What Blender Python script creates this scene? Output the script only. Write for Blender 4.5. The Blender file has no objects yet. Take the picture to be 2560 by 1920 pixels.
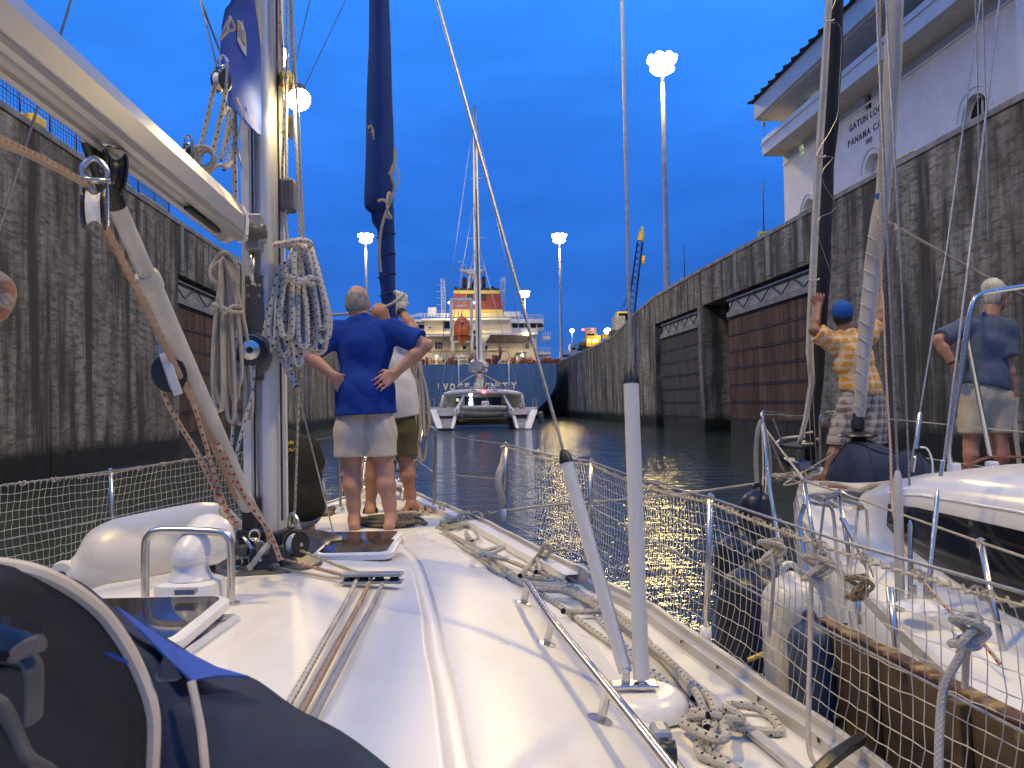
import bpy, bmesh, math, random
import numpy as np
from mathutils import Vector, Matrix
random.seed(7)
rad = math.radians
scene = bpy.context.scene
COL = scene.collection

# ---------------------------------------------------------------- camera
F_PX, CZ = 2009.0, 2.4                      # focal length in pixels of a 2560 px wide frame; eye height above water
cam_data = bpy.data.cameras.new('camera')
cam_data.sensor_width = 36.0
cam_data.lens = 36.0 * F_PX / 2560.0
cam_data.clip_start = 0.05
cam_data.clip_end = 3000.0
cam = bpy.data.objects.new('camera', cam_data)
COL.objects.link(cam)
PITCH, ROLL = math.atan(48 / F_PX), rad(-1.0)
CAM_R = Matrix.Rotation(rad(90) + PITCH, 3, 'X') @ Matrix.Rotation(ROLL, 3, 'Z')
cam.matrix_world = Matrix.Translation((0, 0, CZ)) @ CAM_R.to_4x4()
cam_data.dof.use_dof = True
cam_data.dof.focus_distance = 7.0
cam_data.dof.aperture_fstop = 14.0
scene.camera = cam

# ---------------------------------------------------------------- sky: blue hour
world = bpy.data.worlds.new('World')
scene.world = world
world.use_nodes = True
wn, wl = world.node_tree.nodes, world.node_tree.links
wn.clear()
def wnode(t, **kw):
    n = wn.new(t)
    for k, v in kw.items(): setattr(n, k, v)
    return n
w_out, w_bg = wnode('ShaderNodeOutputWorld'), wnode('ShaderNodeBackground')
w_tc = wnode('ShaderNodeTexCoord')
w_sky = wnode('ShaderNodeTexSky', sky_type='NISHITA', sun_disc=False)
w_sky.sun_elevation, w_sky.sun_rotation = rad(2.0), rad(200)
w_sky.ozone_density, w_sky.air_density, w_sky.dust_density = 6.0, 1.0, 0.3
w_sep = wnode('ShaderNodeSeparateXYZ')
w_ramp = wnode('ShaderNodeValToRGB')
cr = w_ramp.color_ramp
cr.elements[0].position, cr.elements[0].color = 0.0, (0.025, 0.125, 0.50, 1)
cr.elements[1].position, cr.elements[1].color = 1.0, (0.046, 0.270, 0.86, 1)
for p_, c_ in ((0.06, (0.026, 0.135, 0.55)), (0.16, (0.020, 0.118, 0.52)), (0.28, (0.026, 0.170, 0.72)), (0.46, (0.040, 0.275, 1.0))):
    e = cr.elements.new(p_); e.color = (*c_, 1)
w_map = wnode('ShaderNodeMapping'); w_map.inputs['Scale'].default_value = (1.6, 1.6, 5.0)
w_noise = wnode('ShaderNodeTexNoise'); w_noise.inputs['Scale'].default_value = 1.7; w_noise.inputs['Detail'].default_value = 5; w_noise.inputs['Roughness'].default_value = 0.55
w_cr = wnode('ShaderNodeValToRGB')
w_cr.color_ramp.elements[0].position, w_cr.color_ramp.elements[0].color = 0.36, (0.79, 0.79, 0.81, 1)
w_cr.color_ramp.elements[1].position, w_cr.color_ramp.elements[1].color = 0.66, (1.10, 1.09, 1.06, 1)
w_mul = wnode('ShaderNodeMix', data_type='RGBA', blend_type='MULTIPLY'); w_mul.inputs['Factor'].default_value = 1.0
w_mix = wnode('ShaderNodeMix', data_type='RGBA', blend_type='MIX'); w_mix.inputs['Factor'].default_value = 0.03
wl.new(w_tc.outputs['Generated'], w_sep.inputs[0]); wl.new(w_sep.outputs['Z'], w_ramp.inputs[0])
wl.new(w_tc.outputs['Generated'], w_map.inputs['Vector']); wl.new(w_map.outputs[0], w_noise.inputs['Vector']); wl.new(w_noise.outputs['Fac'], w_cr.inputs[0])
wl.new(w_ramp.outputs[0], w_mul.inputs['A']); wl.new(w_cr.outputs[0], w_mul.inputs['B'])
wl.new(w_mul.outputs['Result'], w_mix.inputs['A']); wl.new(w_sky.outputs[0], w_mix.inputs['B'])
wl.new(w_mix.outputs['Result'], w_bg.inputs['Color'])
w_bg.inputs['Strength'].default_value = 1.25
wl.new(w_bg.outputs[0], w_out.inputs[0])

scene.view_settings.view_transform = 'Standard'
scene.view_settings.look = 'None'
scene.view_settings.exposure = 0.0
scene.view_settings.gamma = 1.0
scene.view_settings.use_curve_mapping = False
LAMP_COL, LAMP_W = (1.0, 0.70, 0.19), 39500.0
scene.cycles.use_denoising = True
scene.cycles.max_bounces = 8
scene.cycles.diffuse_bounces = 3
scene.cycles.glossy_bounces = 4
scene.cycles.transparent_max_bounces = 8
scene.cycles.sample_clamp_indirect = 6.0

# ---------------------------------------------------------------- helpers: from the frame into the place
def ray(u, v):
    return CAM_R @ Vector(((u - 1280) / F_PX, (960 - v) / F_PX, -1.0))
def at(u, v, Y):
    d = ray(u, v); return Vector((0, 0, CZ)) + d * (Y / d.y)
def atz(u, v, z):
    d = ray(u, v); return Vector((0, 0, CZ)) + d * ((z - CZ) / d.z)
def atx(u, v, x):
    d = ray(u, v); return Vector((0, 0, CZ)) + d * (x / d.x)
LA = -rad(4.27)
LV, RV = Vector((math.sin(LA), math.cos(LA), 0)), Vector((math.cos(LA), -math.sin(LA), 0))   # along the lock, across it
def lk(t, s, z): return RV * t + LV * s + Vector((0, 0, z))
def at_lat(u, v, t):
    d = ray(u, v); p = Vector((0, 0, CZ)) + d * (t / d.dot(RV)); return p.dot(LV), p.z
def at_s(u, v, s):
    d = ray(u, v); p = Vector((0, 0, CZ)) + d * (s / d.dot(LV)); return p.dot(RV), p.z

# ---------------------------------------------------------------- helpers: meshes
V3 = lambda *a: Vector(a)
def spline(pts, n=6, closed=False):
    P = [Vector(p) for p in pts]
    if len(P) < 3: return P
    out, m = [], len(P)
    for i in range(m if closed else m - 1):
        if closed: p0, p1, p2, p3 = P[(i - 1) % m], P[i], P[(i + 1) % m], P[(i + 2) % m]
        else: p0, p1, p2, p3 = P[max(i - 1, 0)], P[i], P[i + 1], P[min(i + 2, m - 1)]
        for k in range(n):
            t = k / n
            out.append(0.5 * ((2 * p1) + (p2 - p0) * t + (2 * p0 - 5 * p1 + 4 * p2 - p3) * t * t + (3 * p1 - p0 - 3 * p2 + p3) * t ** 3))
    if not closed: out.append(P[-1])
    return out
class MB:
    def __init__(self): self.v, self.f, self.uv, self.sm = [], [], [], []
    def face(self, idx, uv=None, smooth=False):
        self.f.append(tuple(idx)); self.uv.append(uv or [(0, 0)] * len(idx)); self.sm.append(smooth)
    def hexa(self, c, smooth=False):
        """c: 8 corners, the four below then the four above, both counter-clockwise from above"""
        b = len(self.v); self.v += [Vector(p) for p in c]
        for q in ((3, 2, 1, 0), (4, 5, 6, 7), (0, 1, 5, 4), (1, 2, 6, 5), (2, 3, 7, 6), (3, 0, 4, 7)):
            self.face([b + i for i in q], smooth=smooth)
        return self
    def box(self, c, size, R=None):
        x, y, z = (s / 2 for s in size)
        R = R or Matrix.Identity(3)
        return self.hexa([Vector(c) + R @ Vector(p) for p in ((-x, -y, -z), (x, -y, -z), (x, y, -z), (-x, y, -z), (-x, -y, z), (x, -y, z), (x, y, z), (-x, y, z))])
    def lbox(self, t0, t1, s0, s1, z0, z1):
        """box in the lock's frame"""
        return self.hexa([lk(t0, s0, z0), lk(t1, s0, z0), lk(t1, s1, z0), lk(t0, s1, z0), lk(t0, s0, z1), lk(t1, s0, z1), lk(t1, s1, z1), lk(t0, s1, z1)])
    def tube(self, pts, r, n=8, caps=True, closed=False, flat=1.0, smooth=True, up=None):
        P = [Vector(p) for p in pts]; m = len(P)
        rr = r if isinstance(r, (list, tuple)) else [r] * m
        b = len(self.v); L = 0.0; Ls = []
        nrm = None
        for i in range(m):
            if closed: t = P[(i + 1) % m] - P[i - 1]
            else: t = P[min(i + 1, m - 1)] - P[max(i - 1, 0)]
            t = t.normalized() if t.length > 1e-9 else Vector((0, 0, 1))
            if nrm is None:
                a = Vector(up) if up else (Vector((0, 0, 1)) if abs(t.z) < 0.9 else Vector((0, 1, 0)))
                nrm = (a - t * a.dot(t)).normalized()
            else:
                nrm = (nrm - t * nrm.dot(t))
                nrm = nrm.normalized() if nrm.length > 1e-6 else t.orthogonal().normalized()
            bi = t.cross(nrm)
            if i: L += (P[i] - P[i - 1]).length
            Ls.append(L)
            for k in range(n):
                a = 2 * math.pi * k / n
                self.v.append(P[i] + nrm * (math.cos(a) * rr[i] * flat) + bi * (math.sin(a) * rr[i]))
        rings = m if closed else m - 1
        for i in range(rings):
            j = (i + 1) % m
            l0, l1 = Ls[i], (Ls[j] if j else L + (P[0] - P[-1]).length)
            for k in range(n):
                k2 = (k + 1) % n
                self.face((b + i * n + k, b + i * n + k2, b + j * n + k2, b + j * n + k),
                          [(k / n, l0), ((k + 1) / n, l0), ((k + 1) / n, l1), (k / n, l1)], smooth)
        if caps and not closed:
            self.face([b + k for k in range(n)][::-1]); self.face([b + (m - 1) * n + k for k in range(n)])
        return self
    def lathe(self, prof, c, axis=(0, 0, 1), n=20, smooth=True):
        """prof: (radius, height) pairs along axis from c"""
        ax = Vector(axis).normalized(); a = ax.orthogonal().normalized(); bb = ax.cross(a)
        b = len(self.v); m = len(prof)
        for r, h in prof:
            for k in range(n):
                w = 2 * math.pi * k / n
                self.v.append(Vector(c) + ax * h + (a * math.cos(w) + bb * math.sin(w)) * r)
        for i in range(m - 1):
            for k in range(n):
                k2 = (k + 1) % n
                self.face((b + i * n + k, b + i * n + k2, b + (i + 1) * n + k2, b + (i + 1) * n + k),
                          [(k / n, prof[i][1]), ((k + 1) / n, prof[i][1]), ((k + 1) / n, prof[i + 1][1]), (k / n, prof[i + 1][1])], smooth)
        if prof[0][0] > 1e-5: self.face([b + k for k in range(n)][::-1])
        if prof[-1][0] > 1e-5: self.face([b + (m - 1) * n + k for k in range(n)])
        return self
    def grid(self, rows, smooth=True, closed=False, flip=False):
        """rows: equal-length lists of points"""
        b = len(self.v); n = len(rows[0]); m = len(rows)
        for r in rows: self.v += [Vector(p) for p in r]
        for i in range(m - 1):
            for k in range(n if closed else n - 1):
                k2 = (k + 1) % n
                q = (b + i * n + k, b + i * n + k2, b + (i + 1) * n + k2, b + (i + 1) * n + k)
                w = [(k / (n - 1), i / (m - 1)), ((k + 1) / (n - 1), i / (m - 1)), ((k + 1) / (n - 1), (i + 1) / (m - 1)), (k / (n - 1), (i + 1) / (m - 1))]
                if flip: q, w = q[::-1], w[::-1]
                self.face(q, w, smooth)
        return self
    def prism(self, poly, d, smooth=False):
        """poly: 3-D outline, swept by the vector d"""
        b = len(self.v); n = len(poly); d = Vector(d)
        self.v += [Vector(p) for p in poly] + [Vector(p) + d for p in poly]
        self.face([b + i for i in range(n)][::-1]); self.face([b + n + i for i in range(n)])
        for i in range(n):
            j = (i + 1) % n
            self.face((b + i, b + j, b + n + j, b + n + i), smooth=smooth)
        return self
    def raw(self, v, f, smooth=False):
        b = len(self.v); self.v += [Vector(p) for p in v]
        for q in f: self.face([b + i for i in q], smooth=smooth)
        return self
ROOT = {}
def _link(name, me, mat, parent):
    o = bpy.data.objects.new(name, me); COL.objects.link(o)
    if mat is not None and me is not None: me.materials.append(mat)
    if parent is not None: o.parent = parent
    return o
def to_mesh(name, mb, loc, sharp=38, weld=False):
    me = bpy.data.meshes.new(name)
    lx, ly, lz = loc
    me.from_pydata([(p[0] - lx, p[1] - ly, p[2] - lz) for p in mb.v], [], mb.f)
    ul = me.uv_layers.new(name='UVMap')
    flat = [c for w in mb.uv for q in w for c in q]
    if len(flat) == len(ul.data) * 2: ul.data.foreach_set('uv', flat)
    me.polygons.foreach_set('use_smooth', mb.sm)
    bm = bmesh.new(); bm.from_mesh(me)
    if weld: bmesh.ops.remove_doubles(bm, verts=bm.verts, dist=1e-4)
    bmesh.ops.recalc_face_normals(bm, faces=bm.faces)
    for e in bm.edges:
        if len(e.link_faces) == 2 and e.calc_face_angle(0) > rad(sharp): e.smooth = False
    bm.to_mesh(me); bm.free()
    return me
def thing(name, label, cat, loc=(0, 0, 0), group=None):
    o = bpy.data.objects.new(name, None); COL.objects.link(o)
    o.empty_display_size = 0.1
    o.location = loc; ROOT[o] = Vector(loc)
    o['label'], o['category'] = label, cat
    if group: o['group'] = group
    return o
def part(name, mb, mat, parent, bevel=0, label=None, kind=None, sharp=38, weld=False, solid=0):
    loc = ROOT[parent]
    o = _link(name, to_mesh(name, mb, loc, sharp, weld), mat, parent); ROOT[o] = loc
    if bevel: add_bevel(o, bevel)
    if solid:
        m = o.modifiers.new('thick', 'SOLIDIFY'); m.thickness = solid; m.offset = 0
    if label: o['label'] = label
    if kind: o['kind'] = kind
    return o
def add_bevel(o, w, seg=2):
    m = o.modifiers.new('bevel', 'BEVEL'); m.width = w; m.segments = seg; m.limit_method = 'ANGLE'; m.angle_limit = rad(35); m.harden_normals = False
def solo(name, mb, mat, label, cat, loc=None, group=None, bevel=0, sharp=38, weld=False, solid=0):
    if loc is None:
        n = max(1, len(mb.v)); c = sum((Vector(p) for p in mb.v), Vector()) / n
        loc = Vector((c.x, c.y, min(p[2] for p in mb.v)))
    o = _link(name, to_mesh(name, mb, loc, sharp, weld), mat, None)
    o.location = loc; ROOT[o] = Vector(loc)
    o['label'], o['category'] = label, cat
    if group: o['group'] = group
    if bevel: add_bevel(o, bevel)
    if solid:
        m = o.modifiers.new('thick', 'SOLIDIFY'); m.thickness = solid; m.offset = 0
    return o
def structure(name, mb, mat, loc=(0, 0, 0), kind='structure'):
    o = _link(name, to_mesh(name, mb, loc), mat, None); o.location = loc; ROOT[o] = Vector(loc); o['kind'] = kind
    return o
def copy_thing(src, loc, label, rotz=None):
    """a thing, its parts and their sub-parts"""
    def rec(o, par):
        c = o.copy(); COL.objects.link(c)
        if par is not None: c.parent = par
        for ch in o.children: rec(ch, c)
        return c
    c = rec(src, None); c.location = loc; c['label'] = label; ROOT[c] = Vector(loc)
    if rotz is not None: c.rotation_euler.z = rotz
    return c
def text_geo(s, size, depth, M, align='LEFT', bold=0.0):
    """letters as an MB: M maps (x right, y up, z out) into the place"""
    cu = bpy.data.curves.new('lettering', 'FONT'); cu.body = s; cu.size = size; cu.extrude = depth; cu.align_x = align; cu.resolution_u = 3; cu.offset = bold
    o = bpy.data.objects.new('lettering', cu); me = o.to_mesh()
    mb = MB().raw([M @ v.co for v in me.vertices], [tuple(p.vertices) for p in me.polygons])
    o.to_mesh_clear(); bpy.data.objects.remove(o); bpy.data.curves.remove(cu)
    return mb
def frame_mat(origin, ex, ey, ez):
    m = Matrix.Identity(4)
    for i, e in enumerate((ex, ey, ez)):
        for k in range(3): m[k][i] = e[k]
    m.translation = origin
    return m

# ---------------------------------------------------------------- materials
def new_mat(name, col=(0.5, 0.5, 0.5), rough=0.5, metal=0.0, spec=0.5, **kw):
    m = bpy.data.materials.new(name); m.use_nodes = True
    b = m.node_tree.nodes['Principled BSDF']
    b.inputs['Base Color'].default_value = (*col, 1); b.inputs['Roughness'].default_value = rough
    b.inputs['Metallic'].default_value = metal; b.inputs['Specular IOR Level'].default_value = spec
    for k, v in kw.items(): b.inputs[k].default_value = v
    return m
class N:
    """short hand for a material's nodes"""
    def __init__(self, m): self.m, self.t = m, m.node_tree; self.b = m.node_tree.nodes['Principled BSDF']
    def n(self, t, ins=None, **kw):
        n = self.t.nodes.new(t)
        for k, v in kw.items(): setattr(n, k, v)
        for k, v in (ins or {}).items():
            if isinstance(v, bpy.types.NodeSocket): self.t.links.new(v, n.inputs[k])
            else: n.inputs[k].default_value = v
        return n
    def coord(self, which='Object', scale=(1, 1, 1)):
        tc = self.n('ShaderNodeTexCoord')
        return self.n('ShaderNodeMapping', {'Vector': tc.outputs[which], 'Scale': scale}).outputs[0]
    def noise(self, vec, scale, detail=4, rough=0.55, dist=0.0):
        return self.n('ShaderNodeTexNoise', {'Vector': vec, 'Scale': scale, 'Detail': detail, 'Roughness': rough, 'Distortion': dist}).outputs['Fac']
    def ramp(self, fac, stops):
        r = self.n('ShaderNodeValToRGB', {'Fac': fac}); e = r.color_ramp.elements
        for i, (p, c) in enumerate(stops):
            q = e[i] if i < 2 else e.new(p)
            q.position = p; q.color = (*c, 1) if len(c) == 3 else c
        return r.outputs[0]
    def mix(self, fac, a, b, mode='MIX'):
        n = self.n('ShaderNodeMix', data_type='RGBA', blend_type=mode)
        for i, v in (('Factor', fac), ('A', a), ('B', b)):
            s = n.inputs[i]
            if isinstance(v, bpy.types.NodeSocket): self.t.links.new(v, s)
            elif i == 'Factor': s.default_value = v
            else: s.default_value = (*v, 1) if len(v) == 3 else v
        return n.outputs['Result']
    def math(self, op, a, b=0.0):
        n = self.n('ShaderNodeMath', operation=op)
        for i, v in enumerate((a, b)):
            if isinstance(v, bpy.types.NodeSocket): self.t.links.new(v, n.inputs[i])
            else: n.inputs[i].default_value = v
        return n.outputs[0]
    def to(self, sock, name): self.t.links.new(sock, self.b.inputs[name])
    def bump(self, h, strength=0.3, dist=0.01):
        n = self.n('ShaderNodeBump', {'Height': h, 'Strength': strength, 'Distance': dist}); self.to(n.outputs[0], 'Normal')
def noisy(name, c1, c2, scale=6, rough=0.5, metal=0.0, stretch=(1, 1, 1), lo=0.35, hi=0.65, bump=0.0, bscale=None, bdist=0.004, rvar=0.0, spec=0.5, detail=5):
    m = new_mat(name, c1, rough, metal, spec); k = N(m); co = k.coord('Object', stretch)
    f = k.noise(co, scale, detail)
    k.to(k.ramp(f, [(lo, c1), (hi, c2)]), 'Base Color')
    if rvar: k.to(k.math('ADD', k.math('MULTIPLY', k.noise(co, scale * 1.7), rvar), rough - rvar / 2), 'Roughness')
    if bump: k.bump(k.noise(co, bscale or scale * 6), bump, bdist)
    return m
def glow(name, col, strength):
    m = new_mat(name, col); b = m.node_tree.nodes['Principled BSDF']
    b.inputs['Emission Color'].default_value = (*col, 1); b.inputs['Emission Strength'].default_value = strength
    m.cycles.emission_sampling = 'NONE'
    return m
def rope_mat(name, base, fleck=None, per_m=24.0, rep=4, amt=0.5, size=0.3, rough=0.85, braid=1.0, freq=190.0):
    """braided line: flecks step round the rope on the tube's own (round, along) coordinates"""
    m = new_mat(name, base, rough, 0, 0.25); k = N(m)
    uv = k.n('ShaderNodeTexCoord').outputs['UV']; sx = k.n('ShaderNodeSeparateXYZ', {0: uv})
    U, L = sx.outputs[0], sx.outputs[1]
    w1 = k.math('SINE', k.math('ADD', k.math('MULTIPLY', U, 6.2832 * 5), k.math('MULTIPLY', L, freq * 3)))
    w2 = k.math('SINE', k.math('SUBTRACT', k.math('MULTIPLY', U, 6.2832 * 5), k.math('MULTIPLY', L, freq * 3)))
    h = k.math('ADD', w1, w2)
    col = k.ramp(k.noise(k.coord('Object'), 9), [(0.3, tuple(c * 0.72 for c in base)), (0.7, base)])
    col = k.mix(k.math('MULTIPLY', k.math('ADD', h, 2.0), 0.06 * braid), col, tuple(c * 0.55 for c in base))
    if fleck:
        a = k.math('FRACT', k.math('ADD', k.math('MULTIPLY', L, per_m), k.math('MULTIPLY', k.math('FLOOR', k.math('MULTIPLY', U, rep)), 0.37)))
        b = k.math('FRACT', k.math('MULTIPLY', U, rep))
        mask = k.math('MULTIPLY', k.math('LESS_THAN', a, size), k.math('LESS_THAN', b, amt))
        col = k.mix(mask, col, fleck)
    k.to(col, 'Base Color'); k.bump(h, 0.35 * braid, 0.002)
    return m
# ================================================================ the lock: water, walls, gates, lamps, house
def concrete(name, dark=1.0):
    m = new_mat(name, (0.2, 0.19, 0.17), 0.93, 0, 0.25); k = N(m)
    g = k.n('ShaderNodeNewGeometry').outputs['Position']
    mp = lambda s: k.n('ShaderNodeMapping', {'Vector': g, 'Scale': s}).outputs[0]
    sep = k.n('ShaderNodeSeparateXYZ', {0: g})
    base = k.ramp(k.noise(mp((1, 1, 0.9)), 0.55, 6, 0.65), [(0.30, (0.20, 0.172, 0.122)), (0.52, (0.35, 0.31, 0.23)), (0.72, (0.49, 0.45, 0.36))])
    # rain streaks down the face, board lines across it
    st = k.noise(mp((1.0, 1.0, 0.10)), 1.0, 7, 0.66)
    col = k.mix(k.ramp(st, [(0.42, (.9, .9, .9)), (0.56, (0, 0, 0))]), base, (0.056, 0.049, 0.035))
    st2 = k.noise(mp((5, 5, 0.22)), 1.0, 4, 0.6)
    col = k.mix(k.ramp(st2, [(0.58, (0, 0, 0)), (0.74, (0.6, 0.6, 0.6))]), col, (0.10, 0.088, 0.06))
    blot = k.noise(mp((.6, .6, 2.6)), 2.2, 7, 0.75)
    col = k.mix(k.ramp(blot, [(0.46, (0, 0, 0)), (0.62, (0.85, 0.85, 0.85))]), col, (0.085, 0.076, 0.054))
    lime = k.noise(mp((2.2, 2.2, 0.10)), 1.3, 5, 0.6)
    col = k.mix(k.ramp(lime, [(0.62, (0, 0, 0)), (0.74, (0.55, 0.55, 0.55))]), col, (0.36, 0.34, 0.30))
    # weed and wet up to the last high level
    edge = k.math('ADD', sep.outputs[2], k.math('MULTIPLY', k.noise(mp((1, 1, 0.3)), 1.4, 4), 0.8))
    wet = k.ramp(k.math('MULTIPLY', edge, 0.25), [(0.30, (1, 1, 1)), (0.43, (0, 0, 0))])
    col = k.mix(wet, col, k.ramp(k.noise(mp((1, 1, 1)), 4, 4), [(0.3, (0.010, 0.012, 0.007)), (0.7, (0.028, 0.030, 0.016))]))
    k.to(col, 'Base Color')
    k.to(k.math('SUBTRACT', 0.93, k.math('MULTIPLY', wet, 0.45)), 'Roughness')
    board = k.math('POWER', k.math('ABSOLUTE', k.math('SINE', k.math('MULTIPLY', sep.outputs[2], 4.2))), 0.12)
    h = k.math('ADD', k.math('MULTIPLY', board, 0.35), k.noise(mp((1, 1, 1)), 6, 8, 0.7))
    k.bump(h, 0.55, 0.05)
    return m
M_CONC = concrete('lock_concrete')
M_COPE = noisy('coping_concrete', (0.20, 0.19, 0.165), (0.36, 0.34, 0.30), 1.2, 0.9, bump=0.3, bdist=0.01)
M_RUST = new_mat('gate_rust', (0.16, 0.07, 0.04), 0.85, 0, 0.3)
k = N(M_RUST); co = k.coord('Object', (1, 1, 0.18))
c_ = k.ramp(k.noise(co, 1.3, 6, 0.65), [(0.3, (0.045, 0.032, 0.022)), (0.5, (0.125, 0.072, 0.044)), (0.7, (0.20, 0.125, 0.08))])
c_ = k.mix(k.ramp(k.noise(k.coord('Object', (3, 3, 0.1)), 1.2, 5), [(0.5, (0, 0, 0)), (0.68, (0.7, 0.7, 0.7))]), c_, (0.022, 0.018, 0.015))
k.to(c_, 'Base Color'); k.bump(k.noise(k.coord('Object'), 14), 0.3, 0.01)
M_GATE2 = noisy('gate_dark', (0.035, 0.032, 0.026), (0.085, 0.075, 0.06), 1.6, .8, stretch=(1, 1, .2))
M_SLIME = noisy('gate_slime', (0.012, 0.013, 0.009), (0.05, 0.045, 0.03), 2.0, 0.5, stretch=(1, 1, 0.3))
M_STEELP = noisy('grey_paint_steel', (0.26, 0.27, 0.27), (0.42, 0.42, 0.40), 3, 0.6, bump=0.1)
M_YEL = noisy('yellow_paint', (0.75, 0.50, 0.02), (0.85, 0.62, 0.05), 5, 0.5)
M_GALV = noisy('galvanised', (0.30, 0.31, 0.32), (0.45, 0.46, 0.47), 8, 0.45, 0.6)
M_DARKSTEEL = noisy('dark_steel', (0.03, 0.03, 0.032), (0.07, 0.07, 0.07), 5, 0.5)
M_LAMP = glow('flood_lens', (1.0, 0.86, 0.62), 30)
M_BEACON = glow('red_beacon', (1.0, 0.05, 0.08), 14)
M_WLAMP = glow('white_lamp', (0.85, 0.93, 1.0), 40)

# water: one sheet, wind ripples in the normal
M_WATER = new_mat('lock_water', (0.030, 0.044, 0.034), 0.04, 0, 0.5, IOR=1.33); k = N(M_WATER)
g_ = k.n('ShaderNodeNewGeometry').outputs['Position']
def wmap(s, r=0): return k.n('ShaderNodeMapping', {'Vector': g_, 'Scale': s, 'Rotation': (0, 0, r)}).outputs[0]
h_ = k.math('ADD', k.math('MULTIPLY', k.noise(wmap((0.7, 1.7, 1), 0.1), 1.0, 3, 0.55), 0.75), k.math('MULTIPLY', k.noise(wmap((2.0, 4.6, 1), -0.15), 1.0, 4, 0.6), 0.34))
h_ = k.math('ADD', h_, k.math('MULTIPLY', k.noise(wmap((0.16, 0.30, 1)), 1.0, 2), 0.9))
k.bump(h_, 0.85, 0.13)
structure('water', MB().raw([(-90, -70, 0), (90, -70, 0), (90, 420, 0), (-90, 420, 0)], [(0, 1, 2, 3)]), M_WATER)

TR, TL = at_lat(2560, 249, 1)[1], 0
hR, hL = 760.0 / 1430, 0
_sR, _zR = at_lat(2560, 249, 1.0); _sL, _zL = at_lat(0, 270, -1.0)
aR, aL = _zR - CZ, _zL - CZ                          # height over eye per metre of offset
H_WALL = 33.5 / (1 / aR + 1 / aL)
T_R, T_L = H_WALL / aR, -H_WALL / aL                 # the two faces, 33.5 m apart
WALL_Z = CZ + H_WALL
print('walls', T_R, T_L, WALL_Z)
def wall_top(s):
    P = [(-60, 0), (72, 0), (78, -0.45), (83, -0.9), (90, -2.1), (99, -2.5), (135, -2.7), (400, -2.7)]
    for (a, x), (b, y) in zip(P, P[1:]):
        if s <= b: return WALL_Z + x + (y - x) * (s - a) / (b - a)
    return WALL_Z - 2.7
def face_poly(t, sg, s0, s1, z0, z1a, z1b, depth, ch=0.07):
    """a wall block with chamfered joint edges: sg +1 lies to starboard"""
    pts = [(t + sg * ch, s0), (t, s0 + ch), (t, s1 - ch), (t + sg * ch, s1), (t + sg * depth, s1), (t + sg * depth, s0)]
    mb = MB(); b = 0
    top = lambda s: z1a + (z1b - z1a) * (s - s0) / (s1 - s0)
    mb.v = [lk(a, s, z0) for a, s in pts] + [lk(a, s, top(s)) for a, s in pts]
    n = len(pts)
    mb.face(range(n)); mb.face(range(n, 2 * n))
    for i in range(n): mb.face((i, (i + 1) % n, n + (i + 1) % n, n + i))
    return mb
def build_wall(t, sg, label, recesses):
    W = thing('lock_wall', label, 'wall', lk(t, 40, 0))
    cuts = sorted({-36.0, -25, -14, -3, 8, 19, 30, *[x for r in recesses for x in r[:2]], 83, 94, 105, 116, 127, 138, 160, 190, 230})
    last = max(r[1] for r in recesses)
    cuts = [c for c in cuts if not any(r[0] < c < r[1] for r in recesses)]
    full = []
    for a, b in zip(cuts, cuts[1:]):
        n = max(1, round((b - a) / 12.0)); full += [(a + (b - a) * i / n, a + (b - a) * (i + 1) / n) for i in range(n)]
    for a, b in full:
        rec = [r for r in recesses if r[0] <= a + 0.01 and b <= r[1] + 0.01]
        if rec:
            drop = rec[0][2]
            part('recess_panel', face_poly(t + sg * 2.6, sg, a, b, -5, wall_top(a) - drop - 0.3, wall_top(b) - drop - 0.3, 6, 0.02), M_CONC, W)
            part('lintel_panel', face_poly(t, sg, a, b, wall_top(a) - drop, wall_top(a), wall_top(b), 9), M_CONC, W)
        else:
            part('wall_panel', face_poly(t, sg, a, b, -5, wall_top(a), wall_top(b), 10), M_CONC, W)
        c = MB(); e = 0.03
        z0, z1 = wall_top(a), wall_top(b)
        c.hexa([lk(t - sg * .07, a + e, z0 + .002), lk(t + sg * 1.3, a + e, z0 + .002), lk(t + sg * 1.3, b - e, z1 + .002), lk(t - sg * .07, b - e, z1 + .002),
                lk(t - sg * .07, a + e, z0 + .26), lk(t + sg * 1.3, a + e, z0 + .26), lk(t + sg * 1.3, b - e, z1 + .26), lk(t - sg * .07, b - e, z1 + .26)])
        part('coping_stone', c, M_COPE, W, bevel=0.03)
    return W
sR = lambda u, v=900: at_lat(u, v, T_R)[0]
sL = lambda u, v=900: at_lat(u, v, T_L)[0]
R1 = (sR(2032), sR(1757, 830), 2.6); R2 = (sR(1750, 830) + 0.6, sR(1636, 830), 2.6)
R3 = (sL(448), sL(448) + 19, 2.6)
wall_R = build_wall(T_R, 1, 'stained concrete lock wall below the white control house', [R1, R2])
wall_L = build_wall(T_L, -1, 'stained concrete lock wall behind the boom and the white fender, wire fence on top', [R3])
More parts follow.
